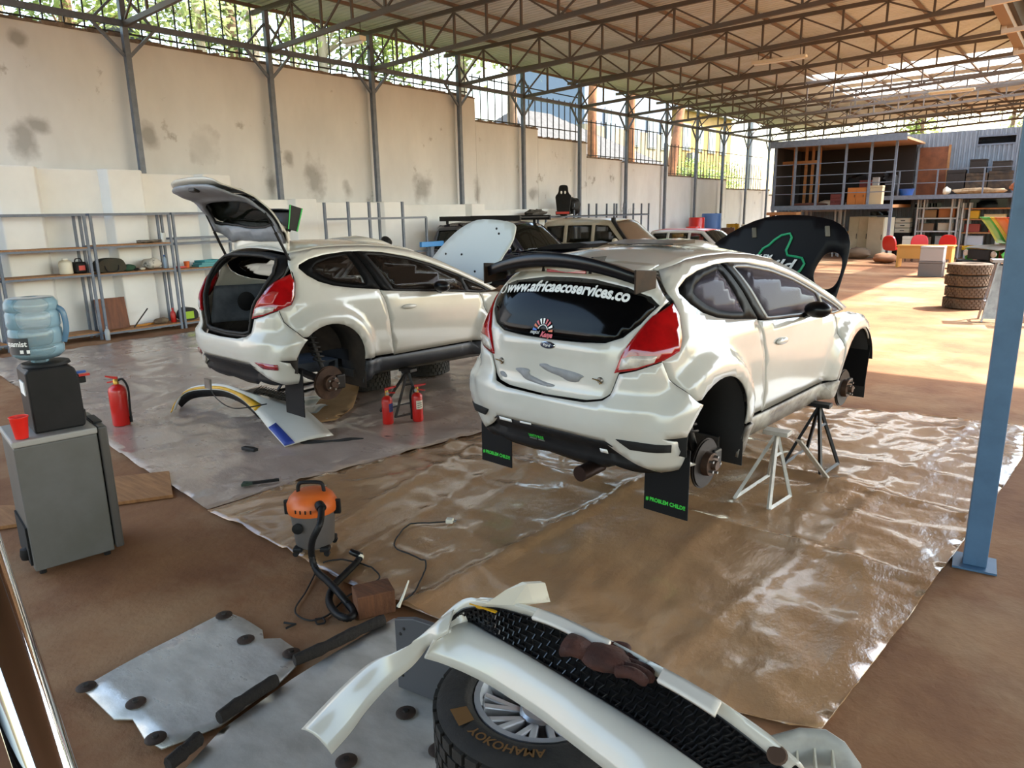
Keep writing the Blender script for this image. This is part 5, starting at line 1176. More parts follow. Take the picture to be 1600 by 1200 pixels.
def board(P, label):
    c = [Vector(p) for p in P]; b = MB(); b.v = [(p.x, p.y, .0) for p in c] + [(p.x, p.y, .025) for p in c]; b.f = [(3, 2, 1, 0), (4, 5, 6, 7)] + [(i, (i + 1) % 4, 4 + (i + 1) % 4, 4 + i) for i in range(4)]
    return b.obj('plywood_board', M_wood, label=label, cat='board', bevel=.003)
board([(-6.3, 1.95), (-5.79, 2.69), (-5.24, 2.44), (-5.6, 1.85)], 'plywood board on the dirt right of the small grey fridge')
board([(p[0], p[1]) + (0,) for p in BOARD2], 'plywood board on the dirt left of the small grey fridge')
# ---------------------------------------------------------------- shelves along the left wall
SX0, SX1 = -13.93, -13.50
def shelf_unit(y0, y1, levels, label, boards=True, top=2.17):
    t = thing('storage_shelf', label, 'shelf', (0, 0, 0), group='steel shelves along the left wall')
    for x in (SX0, SX1):
        for y in (y0 + .02, y1 - .02): MB().box(x - .02, x + .02, y - .02, y + .02, 0, top).obj('post', M_steel, t)
        MB().box(x - .016, x + .016, y0 + .04, y1 - .04, top - .04, top).obj('top_rail', M_steel, t)
    for y in (y0 + .02, y1 - .02): MB().box(SX0 + .02, SX1 - .02, y - .016, y + .016, top - .04, top).obj('end_rail', M_steel, t)
    for z, bd in levels:
        for x in (SX0, SX1): MB().box(x - .016, x + .016, y0 + .04, y1 - .04, z - .045, z - .012).obj('shelf_rail', M_steel, t)
        for y in (y0 + .02, y1 - .02): MB().box(SX0 + .02, SX1 - .02, y - .016, y + .016, z - .045, z - .012).obj('end_rail', M_steel, t)
        if bd: MB().box(SX0 - .015, SX1 + .015, y0 + .042, y1 - .042, z - .011, z + .008).obj('shelf_board', M_wood, t)
    return t
shelf_unit(2.2, 4.02, [(1.60, 1), (1.16, 1), (.14, 1)], 'steel shelf unit at the left edge behind the water bottle')
shelf_unit(4.06, 5.44, [(1.60, 1), (1.16, 1), (.14, 1)], 'steel shelf unit with a white jug and black bag on its middle board')
shelf_unit(5.50, 6.90, [(1.62, 1), (1.14, 1), (.12, 1)], 'steel shelf unit with a brown board leaning in its bottom bay')
shelf_unit(6.94, 8.35, [(1.72, 0), (1.62, 0), (1.12, 1), (.12, 1)], 'steel shelf unit partly behind the raised tailgate with teal trays')
SZ = {'A': 1.1705, 'B': 1.1505, 'C': 1.1305, 'U': 1.6305, 'L': .1305, 'LC': .1305}
def lump(name, loc, size, m, label, cat, k, parent=None, seed=0.0):
    b = MB().sphere((0, 0, size[2]), size, 18, 12); v = []
    for p in b.v:
        q = Vector(p); d = (q - Vector((0, 0, size[2]))); f = 1 + k * nz(d.x * 9 + seed, d.y * 9, d.z * 9); q = Vector((d.x * f, d.y * f, max(0, size[2] + d.z * f))); v.append(tuple(q))
    b.v = v; return b.obj(name, m, parent, smooth=60, loc=loc, label=label, cat=cat)
def jug(loc, h, r, m, label, name='plastic_jug', cap=M_white):
    t = thing(name, label, 'container', loc)
    MB().lathe([(r * .92, 0), (r, .02), (r, h * .7), (r * .85, h * .82), (r * .4, h * .9), (r * .4, h * .95), (0, h * .95)], 20).obj('body', m, t, smooth=45)
    MB().lathe([(r * .45, h * .93), (r * .45, h), (0, h)], 14).obj('cap', cap, t, smooth=45); return t
def bottle(loc, h, r, m, label, capm=M_white, cat='bottle', group=None):
    t = thing('bottle', label, cat, loc, group=group)
    MB().lathe([(r * .9, 0), (r, .01), (r, h * .6), (r * .8, h * .72), (r * .35, h * .82), (r * .35, h * .9), (0, h * .9)], 16).obj('body', m, t, smooth=45)
    MB().lathe([(r * .42, h * .87), (r * .42, h), (0, h)], 10).obj('cap', capm, t, smooth=45); return t
jug((-13.72, 5.10, SZ['A']), .26, .105, M_cream, 'white plastic jug on the middle shelf left of a black bag')
bg = thing('tool_bag', 'black tool bag with red patch on the middle shelf beside the white jug', 'bag', (-13.72, 5.31, SZ['A']))
MB().box(-.12, .12, -.09, .09, 0, .19).obj('bag_body', M_black, bg, bevel=.03); MB().box(.12, .124, -.05, .05, .05, .13).obj('patch', M_red, bg)
MB().tube(spline([(0, -.06, .18), (0, -.04, .24), (0, .04, .24), (0, .06, .18)], 4), .01, 6).obj('bag_handle', M_black, bg)
hb = thing('holdall', 'dark olive holdall on the middle shelf of the unit with the leaning board', 'bag', (-13.72, 5.80, SZ['B']))
MB().prism(chaikin([(-.24, 0), (.24, 0), (.25, .12), (.18, .24), (-.05, .25), (-.2, .2), (-.25, .1)], 2), -.13, .13, Matrix(((0, 0, 1, 0), (1, 0, 0, 0), (0, 1, 0, 0), (0, 0, 0, 1)))).obj('bag_body', mat('olive_canvas', '33342a', .85, col2='40382c', nscale=6), hb, smooth=40)
MB().tube(spline([(.13, -.12, .12), (.15, -.08, .02), (.15, .08, .02), (.13, .12, .12)], 5), .01, 6).obj('strap', M_black, hb)
lump('green_cloth', (-13.68, 6.10, SZ['B']), (.1, .12, .06), mat('green_cloth', '2e4f3c', .9), 'dark green cloth on the middle shelf right of the olive holdall', 'cloth', .5)
for i, (y, m_, lab) in enumerate(((6.22, M_black, 'black loose part on the middle shelf'), (6.36, M_cream, 'pale loose part on the middle shelf'))):
    lump('loose_part', (-13.64, y, SZ['B']), (.05, .06, .025), m_, lab + ' between the green cloth and the white bundle', 'car part', .6, seed=i)
lump('cloth_bundle', (-13.70, 6.56, SZ['B']), (.14, .17, .1), mat('white_cloth', 'cfcac0', .9, col2='6a675f', nscale=8, contrast=(.5, .65)), 'white and black cloth bundle on the middle shelf', 'cloth', .5, seed=3)
bottle((-13.66, 6.79, SZ['B']), .25, .035, mat('pale_blue_plastic', '9fb6d2', .3), 'pale blue bottle at the right end of the middle shelf', M_blue)
lump('parts_pile', (-13.66, 6.55, SZ['U']), (.08, .22, .03), mat('mixed_parts', '8b8277', .7, col2='3c362f', nscale=18), 'low pile of small parts on the upper shelf', 'car part', .7, seed=8)
MB().lathe([(0, 0), (.045, 0), (.045, .17), (0, .17)], 16, T(-13.66, 6.82, SZ['U'])).obj('paper_roll', M_white, smooth=40, label='white paper roll at the right end of the upper shelf', cat='roll')
oc = thing('orange_tub', 'orange tub with red tray on the shelf left of the teal trays', 'tub', (-13.68, 7.22, SZ['C']))
MB().lathe([(.045, 0), (.055, .12), (.05, .12), (.04, .01), (0, .01)], 16).obj('tub', M_orange, oc, smooth=45); MB().box(-.06, .06, -.2, -.04, 0, .035).obj('red_tray', M_red, oc, bevel=.008)
for i in range(3):
    t = thing('teal_tray', ['bottom', 'middle', 'top'][i] + ' teal plastic tray of the small pile behind the raised tailgate', 'tray', (-13.70, 7.62 + .03 * i, SZ['C'] + .042 * i), rz=.12 * i, group='teal trays')
    MB().box(-.14, .14, -.22, .22, 0, .012).obj('base', mat('teal_plastic', '2f8f9b', .4), t)
    for x in (-.14, .134): MB().box(x, x + .006, -.22, .22, .012, .038).obj('side', MATS['teal_plastic'], t)
    for y in (-.22, .214): MB().box(-.134, .134, y, y + .006, .012, .038).obj('side', MATS['teal_plastic'], t)
# bottom level
lb_ = MB().box(-.012, .012, -.26, .26, 0, .56, T(-13.72, 5.76, SZ['L']) @ RY(R_(-9))); lb_.obj('brown_board', M_darkwood, label='square brown board leaning against the wall on the bottom shelf', cat='board')
MB().tube([(-13.55, 6.02, SZ['L'] + .01), (-13.72, 6.38, SZ['L'] + .3)], .012, 6).obj('metal_rod', M_darkmetal, label='thin metal rod leaning on the brown board', cat='rod')
for i, y in enumerate((6.1, 6.26)): MB().prism([(0, 0), (.2, .02), (.22, .06), (.03, .07)], 0, .03, T(-13.66, y, SZ['L']) @ RZ(1.3 + .4 * i)).obj('orange_part', mat('amber_part', 'b7791e', .6), label=['orange brown offcut on the bottom shelf beside the rod', 'orange brown offcut on the bottom shelf near the rag heap'][i], cat='car part', bevel=.004)
lump('rag_heap', (-13.68, 6.58, SZ['L']), (.1, .15, .05), mat('brown_rags', '7d6a54', .9, col2='4e4034', nscale=12), 'small brown rag heap on the bottom shelf', 'rags', .6, seed=5)
bottle((-13.62, 6.80, SZ['L']), .27, .05, M_red, 'red oil bottle on the bottom shelf', M_red)
hv = thing('hi_vis_bag', 'black and lime green bag on the bottom shelf below the raised tailgate', 'bag', (-13.70, 7.12, SZ['LC']))
MB().prism(chaikin([(-.17, 0), (.17, 0), (.18, .14), (.1, .24), (-.08, .25), (-.18, .13)], 2), -.1, .1, Matrix(((0, 0, 1, 0), (1, 0, 0, 0), (0, 1, 0, 0), (0, 0, 0, 1)))).obj('bag_body', M_black, hv, smooth=40)
MB().box(.101, .106, -.1, .08, .03, .17).obj('lime_panel', mat('lime', '9cc42a', .6), hv)
MB().lathe([(.04, 0), (.045, .15), (.03, .19), (.012, .2), (.012, .24), (0, .24)], 14, T(-13.38, 5.47, .0)).obj('spray_can', mat('clear_grey_can', '9aa0a5', .3), smooth=45, label='grey spray can on the floor between two shelf units', cat='spray can')

# ---------------------------------------------------------------- parked vehicles in a row against the left wall
SUV_SKIN = Skin(W=[(.2, .78), (.5, .88), (.9, .92), (1.1, .90), (1.15, .885), (1.4, .82), (1.7, .72), (1.78, .64), (1.84, .52)],
                xr=[(.2, .12), (.5, .0), (.9, .0), (1.1, .03), (1.5, .1), (1.75, .17), (1.84, .3)],
                xf=[(.2, 4.5), (.5, 4.62), (.9, 4.6), (1.1, 4.5), (1.2, 4.3), (1.84, 4.2)], xc=2.2, n=5, mr=14, mf=14, flares=[(.86, .4, .04, .5, .58), (3.66, .4, .04, .5, .58)])
def make_suv(name, label, loc, rz, paint, glass_m, cat='car', scale=(1, 1, 1), wheel=True, hood_m=None, door_m=None, roof_m=None, wing_m=None, shield_m=None):
    K = SUV_SKIN; t = thing(name, label, cat, loc, rz=rz); t.scale = scale
    door_m = door_m or paint; roof_m = roof_m or paint; hood_m = hood_m or paint; wing_m = wing_m or paint
    for sd in (-1, 1):
        q = [(.12, 1.1), (.08, .5), (.4, .42)] + arc(.86, .40, .43, 175, 5, 8) + [(1.3, .42), (1.2, 1.1)]
        panel('rear_wing', K, X(sd, *q), paint, t, step=.08)
        panel('rear_door', K, X(sd, (1.2, 1.1), (1.3, .42), (2.1, .42), (2.1, 1.1)), door_m, t, step=.1, gap=.005)
        panel('front_door', K, X(sd, (2.1, 1.1), (2.1, .42), (3.2, .42), (3.2, 1.12)), door_m, t, step=.1, gap=.005)
        f = [(3.2, 1.12), (3.2, .42)] + arc(3.66, .40, .43, 175, 5, 8) + [(4.3, .45), (4.45, .9), (4.3, 1.06), (3.4, 1.13)]
        panel('front_wing', K, X(sd, *f), wing_m, t, step=.08)
        w = [[(.33, 1.16), (.40, 1.62), (1.05, 1.65), (1.08, 1.16)], [(1.2, 1.15), (1.17, 1.65), (2.0, 1.66), (2.05, 1.15)], [(2.15, 1.15), (2.12, 1.66), (2.55, 1.64), (3.02, 1.2), (3.02, 1.16)]]
        fr = [(.14, 1.12), (.2, 1.5), (.3, 1.72), (.7, 1.79), (2.3, 1.79), (2.68, 1.74), (3.3, 1.17), (3.2, 1.13), (2.1, 1.11)]
        panel('pillar_frame', K, X(sd, *fr), paint, t, step=.09, gap=.002, holes=[X(sd, *p) for p in w])
        for p in w: panel('side_window', K, X(sd, *p), glass_m, t, step=.12, gap=0, off=-.01, solid=.004)
        m_ = MB().sphere((0, 0, 0), (.08, .12, .1), 12, 8).obj('door_mirror', paint, t, smooth=60, loc=(2.95, sd * 1.05, 1.2))
        MB().lathe([(.08, 0), (.11, .0), (.12, .03), (0, .05)], 16, T(4.5, sd * .62, .88) @ RY(PI / 2)).obj('headlamp', M_clearlens, t, smooth=45)
        panel('tail_lamp', K, [('y', sd * .70, 1.0), ('y', sd * .84, 1.0), ('y', sd * .84, .72), ('y', sd * .70, .72)], M_taillight, t, step=.05, off=.01, solid=.02)
        if wheel:
            for x in (.86, 3.66):
                wt = thing_part('road_wheel', t, (x, sd * .80, .36)); wt.rotation_euler = (R_(-90 * sd), 0, 0)
                tyre_mesh(.36, .24, .21, tread=False).obj('tyre', M_rubber, wt, smooth=40); MB().lathe([(0, .05), (.08, .06), (.2, .02), (.2, -.05)], 20).obj('wheel_disc', mat('dull_rim', '6f6d6a', .5, .5), wt, smooth=30)
    panel('tailgate', K, Y((-.8, .5), (.8, .5), (.84, 1.1), (.72, 1.6), (.5, 1.76), (-.5, 1.76), (-.72, 1.6), (-.84, 1.1)), paint, t, step=.1, holes=[Y((-.7, 1.15), (.7, 1.15), (.62, 1.6), (-.62, 1.6))])
    panel('rear_window', K, Y((-.7, 1.15), (.7, 1.15), (.62, 1.6), (-.62, 1.6)), glass_m, t, step=.12, gap=0, off=-.01, solid=.004)
    E = [(2.68, 1.74), (2.3, 1.79), (1.5, 1.80), (.7, 1.79), (.32, 1.72)]
    def rf(u, v):
        k = u * 4; i = min(3, int(k)); f = k - i; x = E[i][0] * (1 - f) + E[i + 1][0] * f; z = E[i][1] * (1 - f) + E[i + 1][1] * f; ye = abs(K.P(K.s_x(x, z, 1), z).y); q = 1 - (2 * v - 1) ** 2
        return (x + .1 * q * (1 - 2 * u), (2 * v - 1) * ye, z + .06 * q)
    MB().grid(rf, 12, 10).obj('roof', roof_m, t, smooth=60, solid=.012)
    def wsf(u, v):
        x = 3.3 + (2.68 - 3.3) * u; z = 1.17 + (1.74 - 1.17) * u; ye = abs(K.P(K.s_x(x, z, 1), z).y) - .02; q = 1 - (2 * v - 1) ** 2; return (x + .12 * q, (2 * v - 1) * ye, z + .05 * q * u)
    MB().grid(wsf, 6, 10).obj('windscreen', shield_m or glass_m, t, smooth=60, solid=.004)
    def hd(u, v):
        x = 3.36 + 1.15 * u; y = (2 * v - 1) * (.86 - .1 * u * u); return (x + .1 * (1 - (2 * v - 1) ** 2), y, 1.14 - .05 * u * u + .04 * (1 - (2 * v - 1) ** 2) - .06 * u ** 6)
    MB().grid(hd, 10, 10).obj('bonnet', hood_m, t, smooth=60, solid=.012)
    MB().box(4.42, 4.66, -.9, .9, .38, .62).obj('front_bumper', M_black, t, bevel=.05)
    MB().box(4.40, 4.56, -.5, .5, .66, 1.02).obj('radiator_grille', M_black, t, bevel=.02)
    MB().box(-.06, .1, -.85, .85, .38, .6).obj('rear_bumper', M_black, t, bevel=.04)
    MB().box(.3, 4.3, -.7, .7, .3, .42).obj('chassis', M_liner, t)
    MB().box(2.9, 3.3, -.8, .8, .8, 1.1).obj('dashboard', M_black, t, bevel=.05)
    for y in (-.4, .4): MB().box(1.7, 2.2, y - .25, y + .25, .6, .85).box(1.55, 1.75, y - .25, y + .25, .6, 1.45).obj('seat', mat('seat_grey', '4a4c52', .7), t, bevel=.04)
    return t
M_navy = mat('dark_blue_paint', '1d1f30', .25, coat=.5)
M_ivory = mat('ivory_paint', 'c9c1ae', .3, coat=.4, col2='b8ad97', nscale=2)
M_suvglass = glass('suv_glass', '2a2a24', .35)
M_dustglass = glass('dusty_glass', '7a6450', .6, .2)
t1 = make_suv('dark_suv', 'dark blue off-road car with black roof rack, nose away from the left wall', (-13.85, 14.75, 0), 0, M_navy, M_suvglass)
rk = thing_part('roof_rack', t1, (0, 0, 0))
for y in (-.62, .62): MB().box(.35, 3.0, y - .03, y + .03, 1.86, 1.98).obj('rack_side', M_black, rk)
for i in range(7): MB().box(.4 + .42 * i, .46 + .42 * i, -.6, .6, 1.92, 1.95).obj('rack_slat', M_black, rk)
for x in (.6, 1.6, 2.5):
    for y in (-.62, .62): MB().box(x - .03, x + .03, y - .02, y + .02, 1.78, 1.86).obj('rack_foot', M_black, rk)
MB().prism([(0, 0), (1.1, .05), (1.45, .16), (1.2, .2), (.4, .14), (.0, .06)], -.5, .5, T(3.4, 0, 1.16) @ RX(R_(90))).obj('bonnet_scoop', M_black, t1, bevel=.02)
t2 = make_suv('white_suv', 'ivory off-road car with black snorkel parked beyond the dark roof rack car', (-13.45, 19.05, 0), 0, M_ivory, M_suvglass, shield_m=M_dustglass)
sn = MB().tube(spline([(3.45, -.86, 1.06), (3.3, -.88, 1.15), (3.0, -.82, 1.45), (2.75, -.76, 1.74), (2.72, -.75, 1.86)], 5), [.05] * 14 + [.055, .06, .07, .07, .07, .07, .07], 10); sn.obj('snorkel', M_black, t2, smooth=60)
t3 = make_suv('red_white_rally_car', 'low red and white rally car at the far end of the parked row', (-13.1, 25.4, 0), R_(-4), mat('rally_white', 'd9d6d2', .3, coat=.4), M_suvglass, scale=(.9, .92, .74), hood_m=M_red, door_m=M_red, roof_m=mat('rally_red', 'c23a34', .3, coat=.4))
# blue strip, grey frame in front of the dark car
def frame_rack(posts, zt_, bars, label, m=M_steel, name='pipe_frame'):
    t = thing(name, label, 'frame', (0, 0, 0))
    for x, y in posts: MB().box(x - .025, x + .025, y - .025, y + .025, 0, zt_).obj('upright', m, t)
    for a, b in bars: MB().bar(a, b, .045).obj('rail', m, t)
    return t
fr1 = frame_rack([(-12.5, 10.28), (-12.5, 10.86), (-12.5, 11.85), (-13.3, 10.28), (-13.3, 11.85)], 2.34, [((-12.5, 10.3, 1.98), (-12.5, 12.6, 1.98)), ((-13.3, 10.3, 1.98), (-13.3, 11.85, 1.98)), ((-12.5, 10.3, 1.2), (-12.5, 12.6, 1.2)), ((-12.5, 12.6, 1.98), (-12.5, 12.6, 1.0)), ((-12.5, 10.3, 1.0), (-13.3, 10.3, 1.0)), ((-12.5, 11.85, 1.2), (-13.3, 11.85, 1.2))], 'blue grey pipe frame standing behind the roof of the raised tailgate hatchback')
MB().box(-13.3, -12.45, 10.4, 12.0, 1.225, 1.25).obj('bench_board', M_wood, fr1)
MB().box(-12.36, -12.28, 12.2, 12.95, 1.30, 1.42).obj('blue_beam', mat('sky_blue', '3f8fd8', .4), label='bright blue beam end in front of the dark roof rack car', cat='beam', bevel=.01)
MB().box(-12.36, -12.28, 12.5, 12.6, 0, 1.3).obj('blue_beam_prop', M_steel, label='thin grey prop holding up the bright blue beam', cat='prop')
jug((-12.9, 11.05, 1.251), .3, .1, mat('yellow_jug', 'c9ba4a', .5), 'dull yellow jug on the board of the pipe frame')
lump('fan_cowl', (-12.85, 11.6, 1.251), (.14, .14, .17), M_black, 'black fan cowl on the board of the pipe frame', 'car part', .25, seed=2)
# long rack behind the ivory car, race seat on it
rk2 = thing('long_rack', 'long grey steel rack against the left wall carrying a black race seat', 'rack', (0, 0, 0))
for i, y in enumerate((16.8, 19.0, 20.6, 22.0, 23.2, 23.9, 24.6, 25.8)):
    for x in (-13.89, -13.58): MB().box(x - .025, x + .025, y - .025, y + .025, 0, 2.30 if y > 20.2 else 1.9).obj('upright', M_steel, rk2)
for x in (-13.89, -13.58): MB().box(x - .02, x + .02, 16.8, 25.8, 1.86, 1.90).obj('rail', M_steel, rk2)
MB().box(-13.92, -13.55, 16.8, 25.8, 1.90, 1.92).obj('deck', M_darkmetal, rk2)
rs = thing('race_seat', 'black bucket race seat standing on the long rack', 'seat', (-13.6, 20.0, 1.925), rz=R_(33))
sp_ = chaikin([(-.2, .0), (.2, .0), (.24, .45), (.27, .62), (.16, .72), (.15, .92), (.09, .98), (-.09, .98), (-.15, .92), (-.16, .72), (-.27, .62), (-.24, .45)], 2)
MB().prism(sp_, -.05, .05, RX(R_(78))).obj('back_shell', M_black, rs, bevel=.02)
for s in (-1, 1): MB().sphere((s * .06, -.2, .72), (.03, .03, .05), 10, 6).obj('harness_slot_light', M_white, rs)  # solid white ovals for the brightness showing through the slots
MB().box(-.24, .24, -.5, .0, .02, .14).obj('seat_base', M_black, rs, bevel=.03); MB().box(-.22, .2, -.52, -.5, .05, .12).obj('red_trim', M_red, rs)
lump('folded_seat', (-13.7, 20.75, 1.925), (.2, .28, .28), M_black, 'black seat shell lying beside the upright race seat', 'seat', .3, seed=6)
lump('black_parts', (-13.7, 18.6, 1.925), (.2, .5, .1), mat('dark_parts', '33302e', .6, col2='57524c', nscale=10), 'low heap of dark parts on the left end of the long rack', 'car part', .6, seed=11)
# drums and cans along the far left wall
dr_spec = [(-13.2, 27.2, .55, 1.15, M_yellow, 'yellow'), (-13.0, 28.6, .3, 1.35, M_red, 'red'), (-13.3, 29.6, .33, 1.7, M_red, 'tall red'), (-13.2, 30.9, .42, 1.85, mat('blue_drum', '4b6fa8', .5), 'blue'), (-13.0, 32.3, .3, 1.2, mat('brown_drum', '6b4a36', .6), 'brown'), (-13.2, 33.4, .3, 1.35, M_yellow, 'small yellow'), (-12.9, 34.6, .35, 1.3, M_cream, 'cream'), (-12.9, 36.0, .4, 1.2, mat('tan_drum', 'b78f4e', .6), 'tan')]
for x, y, r, h, m_, nm in dr_spec:
    t = thing('drum', '%s drum standing by the far left wall' % nm, 'drum', (x, y, 0), group='drums by the far left wall')
    MB().lathe([(r, 0), (r, h * .32), (r * 1.03, h * .34), (r, h * .36), (r, h * .65), (r * 1.03, h * .67), (r, h * .69), (r, h * .98), (r * .95, h), (0, h * .99)], 20).obj('body', m_, t, smooth=40)
    MB().lathe([(.04, 0), (.04, .03), (0, .03)], 10, T(r * .5, 0, h * .99)).obj('bung', M_darkmetal, t)
bn_ = thing('work_bench', 'low bench with blue and green covers in front of the red and white rally car', 'bench', (-11.2, 22.8, 0), rz=.1)
MB().box(-.4, .4, -1.0, 1.0, .98, 1.03).obj('blue_top', M_blue, bn_); MB().box(-.42, .2, -1.0, .9, 1.031, 1.07).obj('green_cover', mat('pale_green', '7fb27a', .6), bn_)
for x in (-.35, .35):
    for y in (-.9, .9): MB().box(x - .03, x + .03, y - .03, y + .03, 0, .98).obj('leg', M_steel, bn_)
# ---------------------------------------------------------------- store building across the far end
BY = 34.5; kB = BY / 32.5; MY = 31.0; kM = MY / 29.3
def bw(x, z, k=kB): return x * k, 2.07 + (z - 2.07) * k
def build_store():
    root = bpy.data.objects.new('wall_back', None); COL.objects.link(root); tag(root, kind='structure')
    # corrugated wall with openings; made of single sheets
    wins = [(-7.17, -6.46, 1.65, 1.86), (-5.6, -4.7, 1.9, 2.14), (-3.8, -2.6, 1.88, 2.25), (-3.75, -2.6, 4.15, 4.45)]
    wins = [(a * kB, b * kB, 2.07 + (c - 2.07) * kB, 2.07 + (d - 2.07) * kB) for a, b, c, d in wins]
    def strip(x0, x1, z0, z1):
        b = MB(); n = max(1, int((x1 - x0) / .16 + .5)); w = (x1 - x0) / n; v = []
        for i in range(n):
            a = x0 + i * w; v += [(a, 0), (a + w * .45, 0), (a + w * .55, .035), (a + w * .95, .035)]
        v.append((x1, 0)); m = len(v); b.add([(x, BY - y, z) for z in (z0, z1) for x, y in v], [(i, i + 1, m + i + 1, m + i) for i in range(m - 1)])
        b.obj('corrugated_sheet', M_bluewall, root, solid=.003)
    xs = sorted({-11.6, 4.5} | {w for a in wins for w in a[:2]} | {-9.6, -8.6, -2.0, -1.0, 0.2, 1.4, 2.6, 3.6})
    for x0, x1 in zip(xs[:-1], xs[1:]):
        cuts = sorted([(c, d) for a, b, c, d in wins if a < x1 - .01 and b > x0 + .01]); z = 0.0
        for c, d in cuts: strip(x0, x1, z, c); z = d
        strip(x0, x1, z, 4.85)
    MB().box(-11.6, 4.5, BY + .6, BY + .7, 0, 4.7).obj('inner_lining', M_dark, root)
    for i, (a, b, c, d) in enumerate(wins):
        w = bpy.data.objects.new('window_%d' % (i + 1), None); COL.objects.link(w); tag(w, kind='structure')
        MB().box(a, b, BY + .05, BY + .06, c, d).obj('pane', glass('store_window_glass', '14181c', .75), w)
        for z in (c, d): MB().box(a, b, BY - .05, BY + .07, z - .03, z + .03).obj('window_frame', M_steel, w)
    wallroot = root
    def sroot(n):
        o = bpy.data.objects.new(n, None); COL.objects.link(o); tag(o, kind='structure'); return o
    R1, R2, R3, R4, R5 = sroot('floor_upper'), sroot('ceiling_store'), sroot('trim_1'), sroot('floor_gallery'), sroot('wall_store')
    # left storey: open timber store above a deck
    x0, x1 = bw(-10.08, 0, kM)[0], bw(-5.75, 0, kM)[0]; zf = 2.09; zr = 2.07 + (4.3 - 2.07) * kM
    MB().box(x0, x1, MY, BY - .1, zf - .12, zf).obj('upper_floor', M_wood, R1); MB().box(x0, x1, MY - .06, MY, zf - .16, zf + .02).obj('floor_beam', M_steel, R1)
    MB().box(x0 - .1, x1 + .3, MY - .2, BY - .1, zr, zr + .08).obj('store_ceiling', mat('tan_board', 'b08d6a', .7), R2); MB().box(x0 - .1, x1 + .3, MY - .26, MY - .2, zr - .05, zr + .2).obj('roof_beam', M_steel, R2)
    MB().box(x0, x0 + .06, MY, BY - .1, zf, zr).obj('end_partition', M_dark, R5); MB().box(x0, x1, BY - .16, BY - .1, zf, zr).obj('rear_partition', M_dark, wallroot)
    for x in (-10.0, -9.25, -8.42, -7.45, -6.6, -5.8): MB().box(x * kM - .04, x * kM + .04, MY - .05, MY + .03, zf, zr).obj('store_post', M_steel, R3)
    for x in (-10.0, -5.8): MB().box(x * kM - .05, x * kM + .05, MY - .06, MY + .04, 0, zf - .16).obj('store_post', M_steel, R3)
    for z in (2.55, 2.9, 3.25, 3.7): MB().box(x0, x1, MY - .03, MY - .01, z, z + .03).obj('guard_wire', M_steel, R3)
    for x in (-9.6, -9.15, -8.9, -8.65): MB().box(x * kM - .05, x * kM + .05, MY + 1.0, MY + 1.08, zf, zr).obj('timber_stud', M_wood, R5)
    MB().box(x0, x0 + 1.5, MY + .9, MY + .98, 3.75, 3.9).obj('timber_stud', M_wood, R5)
    # right storey deck with rail and door
    xa, xb = bw(-6.3, 0)[0], 3.0; zd = 2.40
    MB().box(xa, xb, BY - 2.2, BY - .02, zd - .12, zd).obj('gallery_floor', M_wood, R4); MB().box(xa, xb, BY - 2.26, BY - 2.2, zd - .14, zd + .02).obj('gallery_beam', M_steel, R4)
    R6 = sroot('trim_2')
    for x in (-6.2, -4.9, -3.4, -2.0, -.6, 1.0): MB().box(x - .025, x + .025, BY - 2.26, BY - 2.21, zd + .02, zd + .95).obj('rail_post', M_steel, R6)
    for z in (.45, .93): MB().box(xa, xb, BY - 2.25, BY - 2.22, zd + z, zd + z + .03).obj('hand_rail', M_steel, R6)
    d = bpy.data.objects.new('door_1', None); COL.objects.link(d); tag(d, kind='structure')
    a, b = bw(-5.6, 0)[0], bw(-4.65, 0)[0]
    MB().box(a, b, BY - .1, BY - .04, zd, zd + 1.9).obj('door_leaf', M_darkwood, d); MB().box(b, b + .08, BY - .12, BY - .03, zd, zd + 1.95).obj('door_frame', M_wood, d); MB().box(a - .08, a, BY - .12, BY - .03, zd, zd + 1.95).obj('door_frame', M_bluewall, d)
    return zf, zd
zf, zd = build_store()
def crate(name, loc, size, m, label, cat='box', rz=0, lid=None):
    t = thing(name, label, cat, loc, rz=rz); x, y, z = (s / 2 for s in size)
    MB().box(-x, x, -y, y, 0, size[2] * .86).obj('body', m, t, bevel=.01); MB().box(-x * 1.02, x * 1.02, -y * 1.02, y * 1.02, size[2] * .865, size[2]).obj('lid', lid or m, t, bevel=.01); return t
def cabinet(loc, size, m, label, doors=2, name='cabinet', rz=0):
    t = thing(name, label, 'cabinet', loc, rz=rz); x, y, z = size[0] / 2, size[1] / 2, size[2]
    MB().box(-x, x, -y, y, 0, z).obj('body', m, t, bevel=.008)
    for i in range(doors):
        a = -x + .015 + i * (2 * x - .03) / doors; b = a + (2 * x - .03) / doors - .012
        d = MB().box(a, b, -y - .018, -y - .001, .03, z - .03).obj('door', m, t, bevel=.004); MB().box(b - .05, b - .03, -y - .035, -y - .018, z * .45, z * .58).obj('handle', M_darkmetal, d)
    return t
cabinet((-7.47, MY + .5, zf), (.66, .45, .66), mat('orange_wood', 'b06a2e', .5), 'orange wooden cabinet on the upper left store floor')
crate('cardboard_box', (-6.78, MY + .5, zf), (.44, .4, .72), mat('pale_card', 'b9a98a', .8), 'tall pale cardboard box beside the orange cabinet'); crate('grey_box', (-6.85, MY + .5, zf + .725), (.22, .22, .3), mat('light_grey_box', '8f8c89', .7), 'small light grey box on the tall pale cardboard box')
for i in range(3): crate('red_crate', (-8.25, MY + .55, zf + .15 * i), (.4, .35, .145), mat('dull_red_crate', '6e3330', .7), ['bottom', 'middle', 'top'][i] + ' dull red crate in the upper left store')
lump('black_sacks', (-7.75, MY + 2.0, zf), (.6, .4, .6), M_black, 'heap of black sacks behind the orange cabinet', 'sack', .4, seed=4)
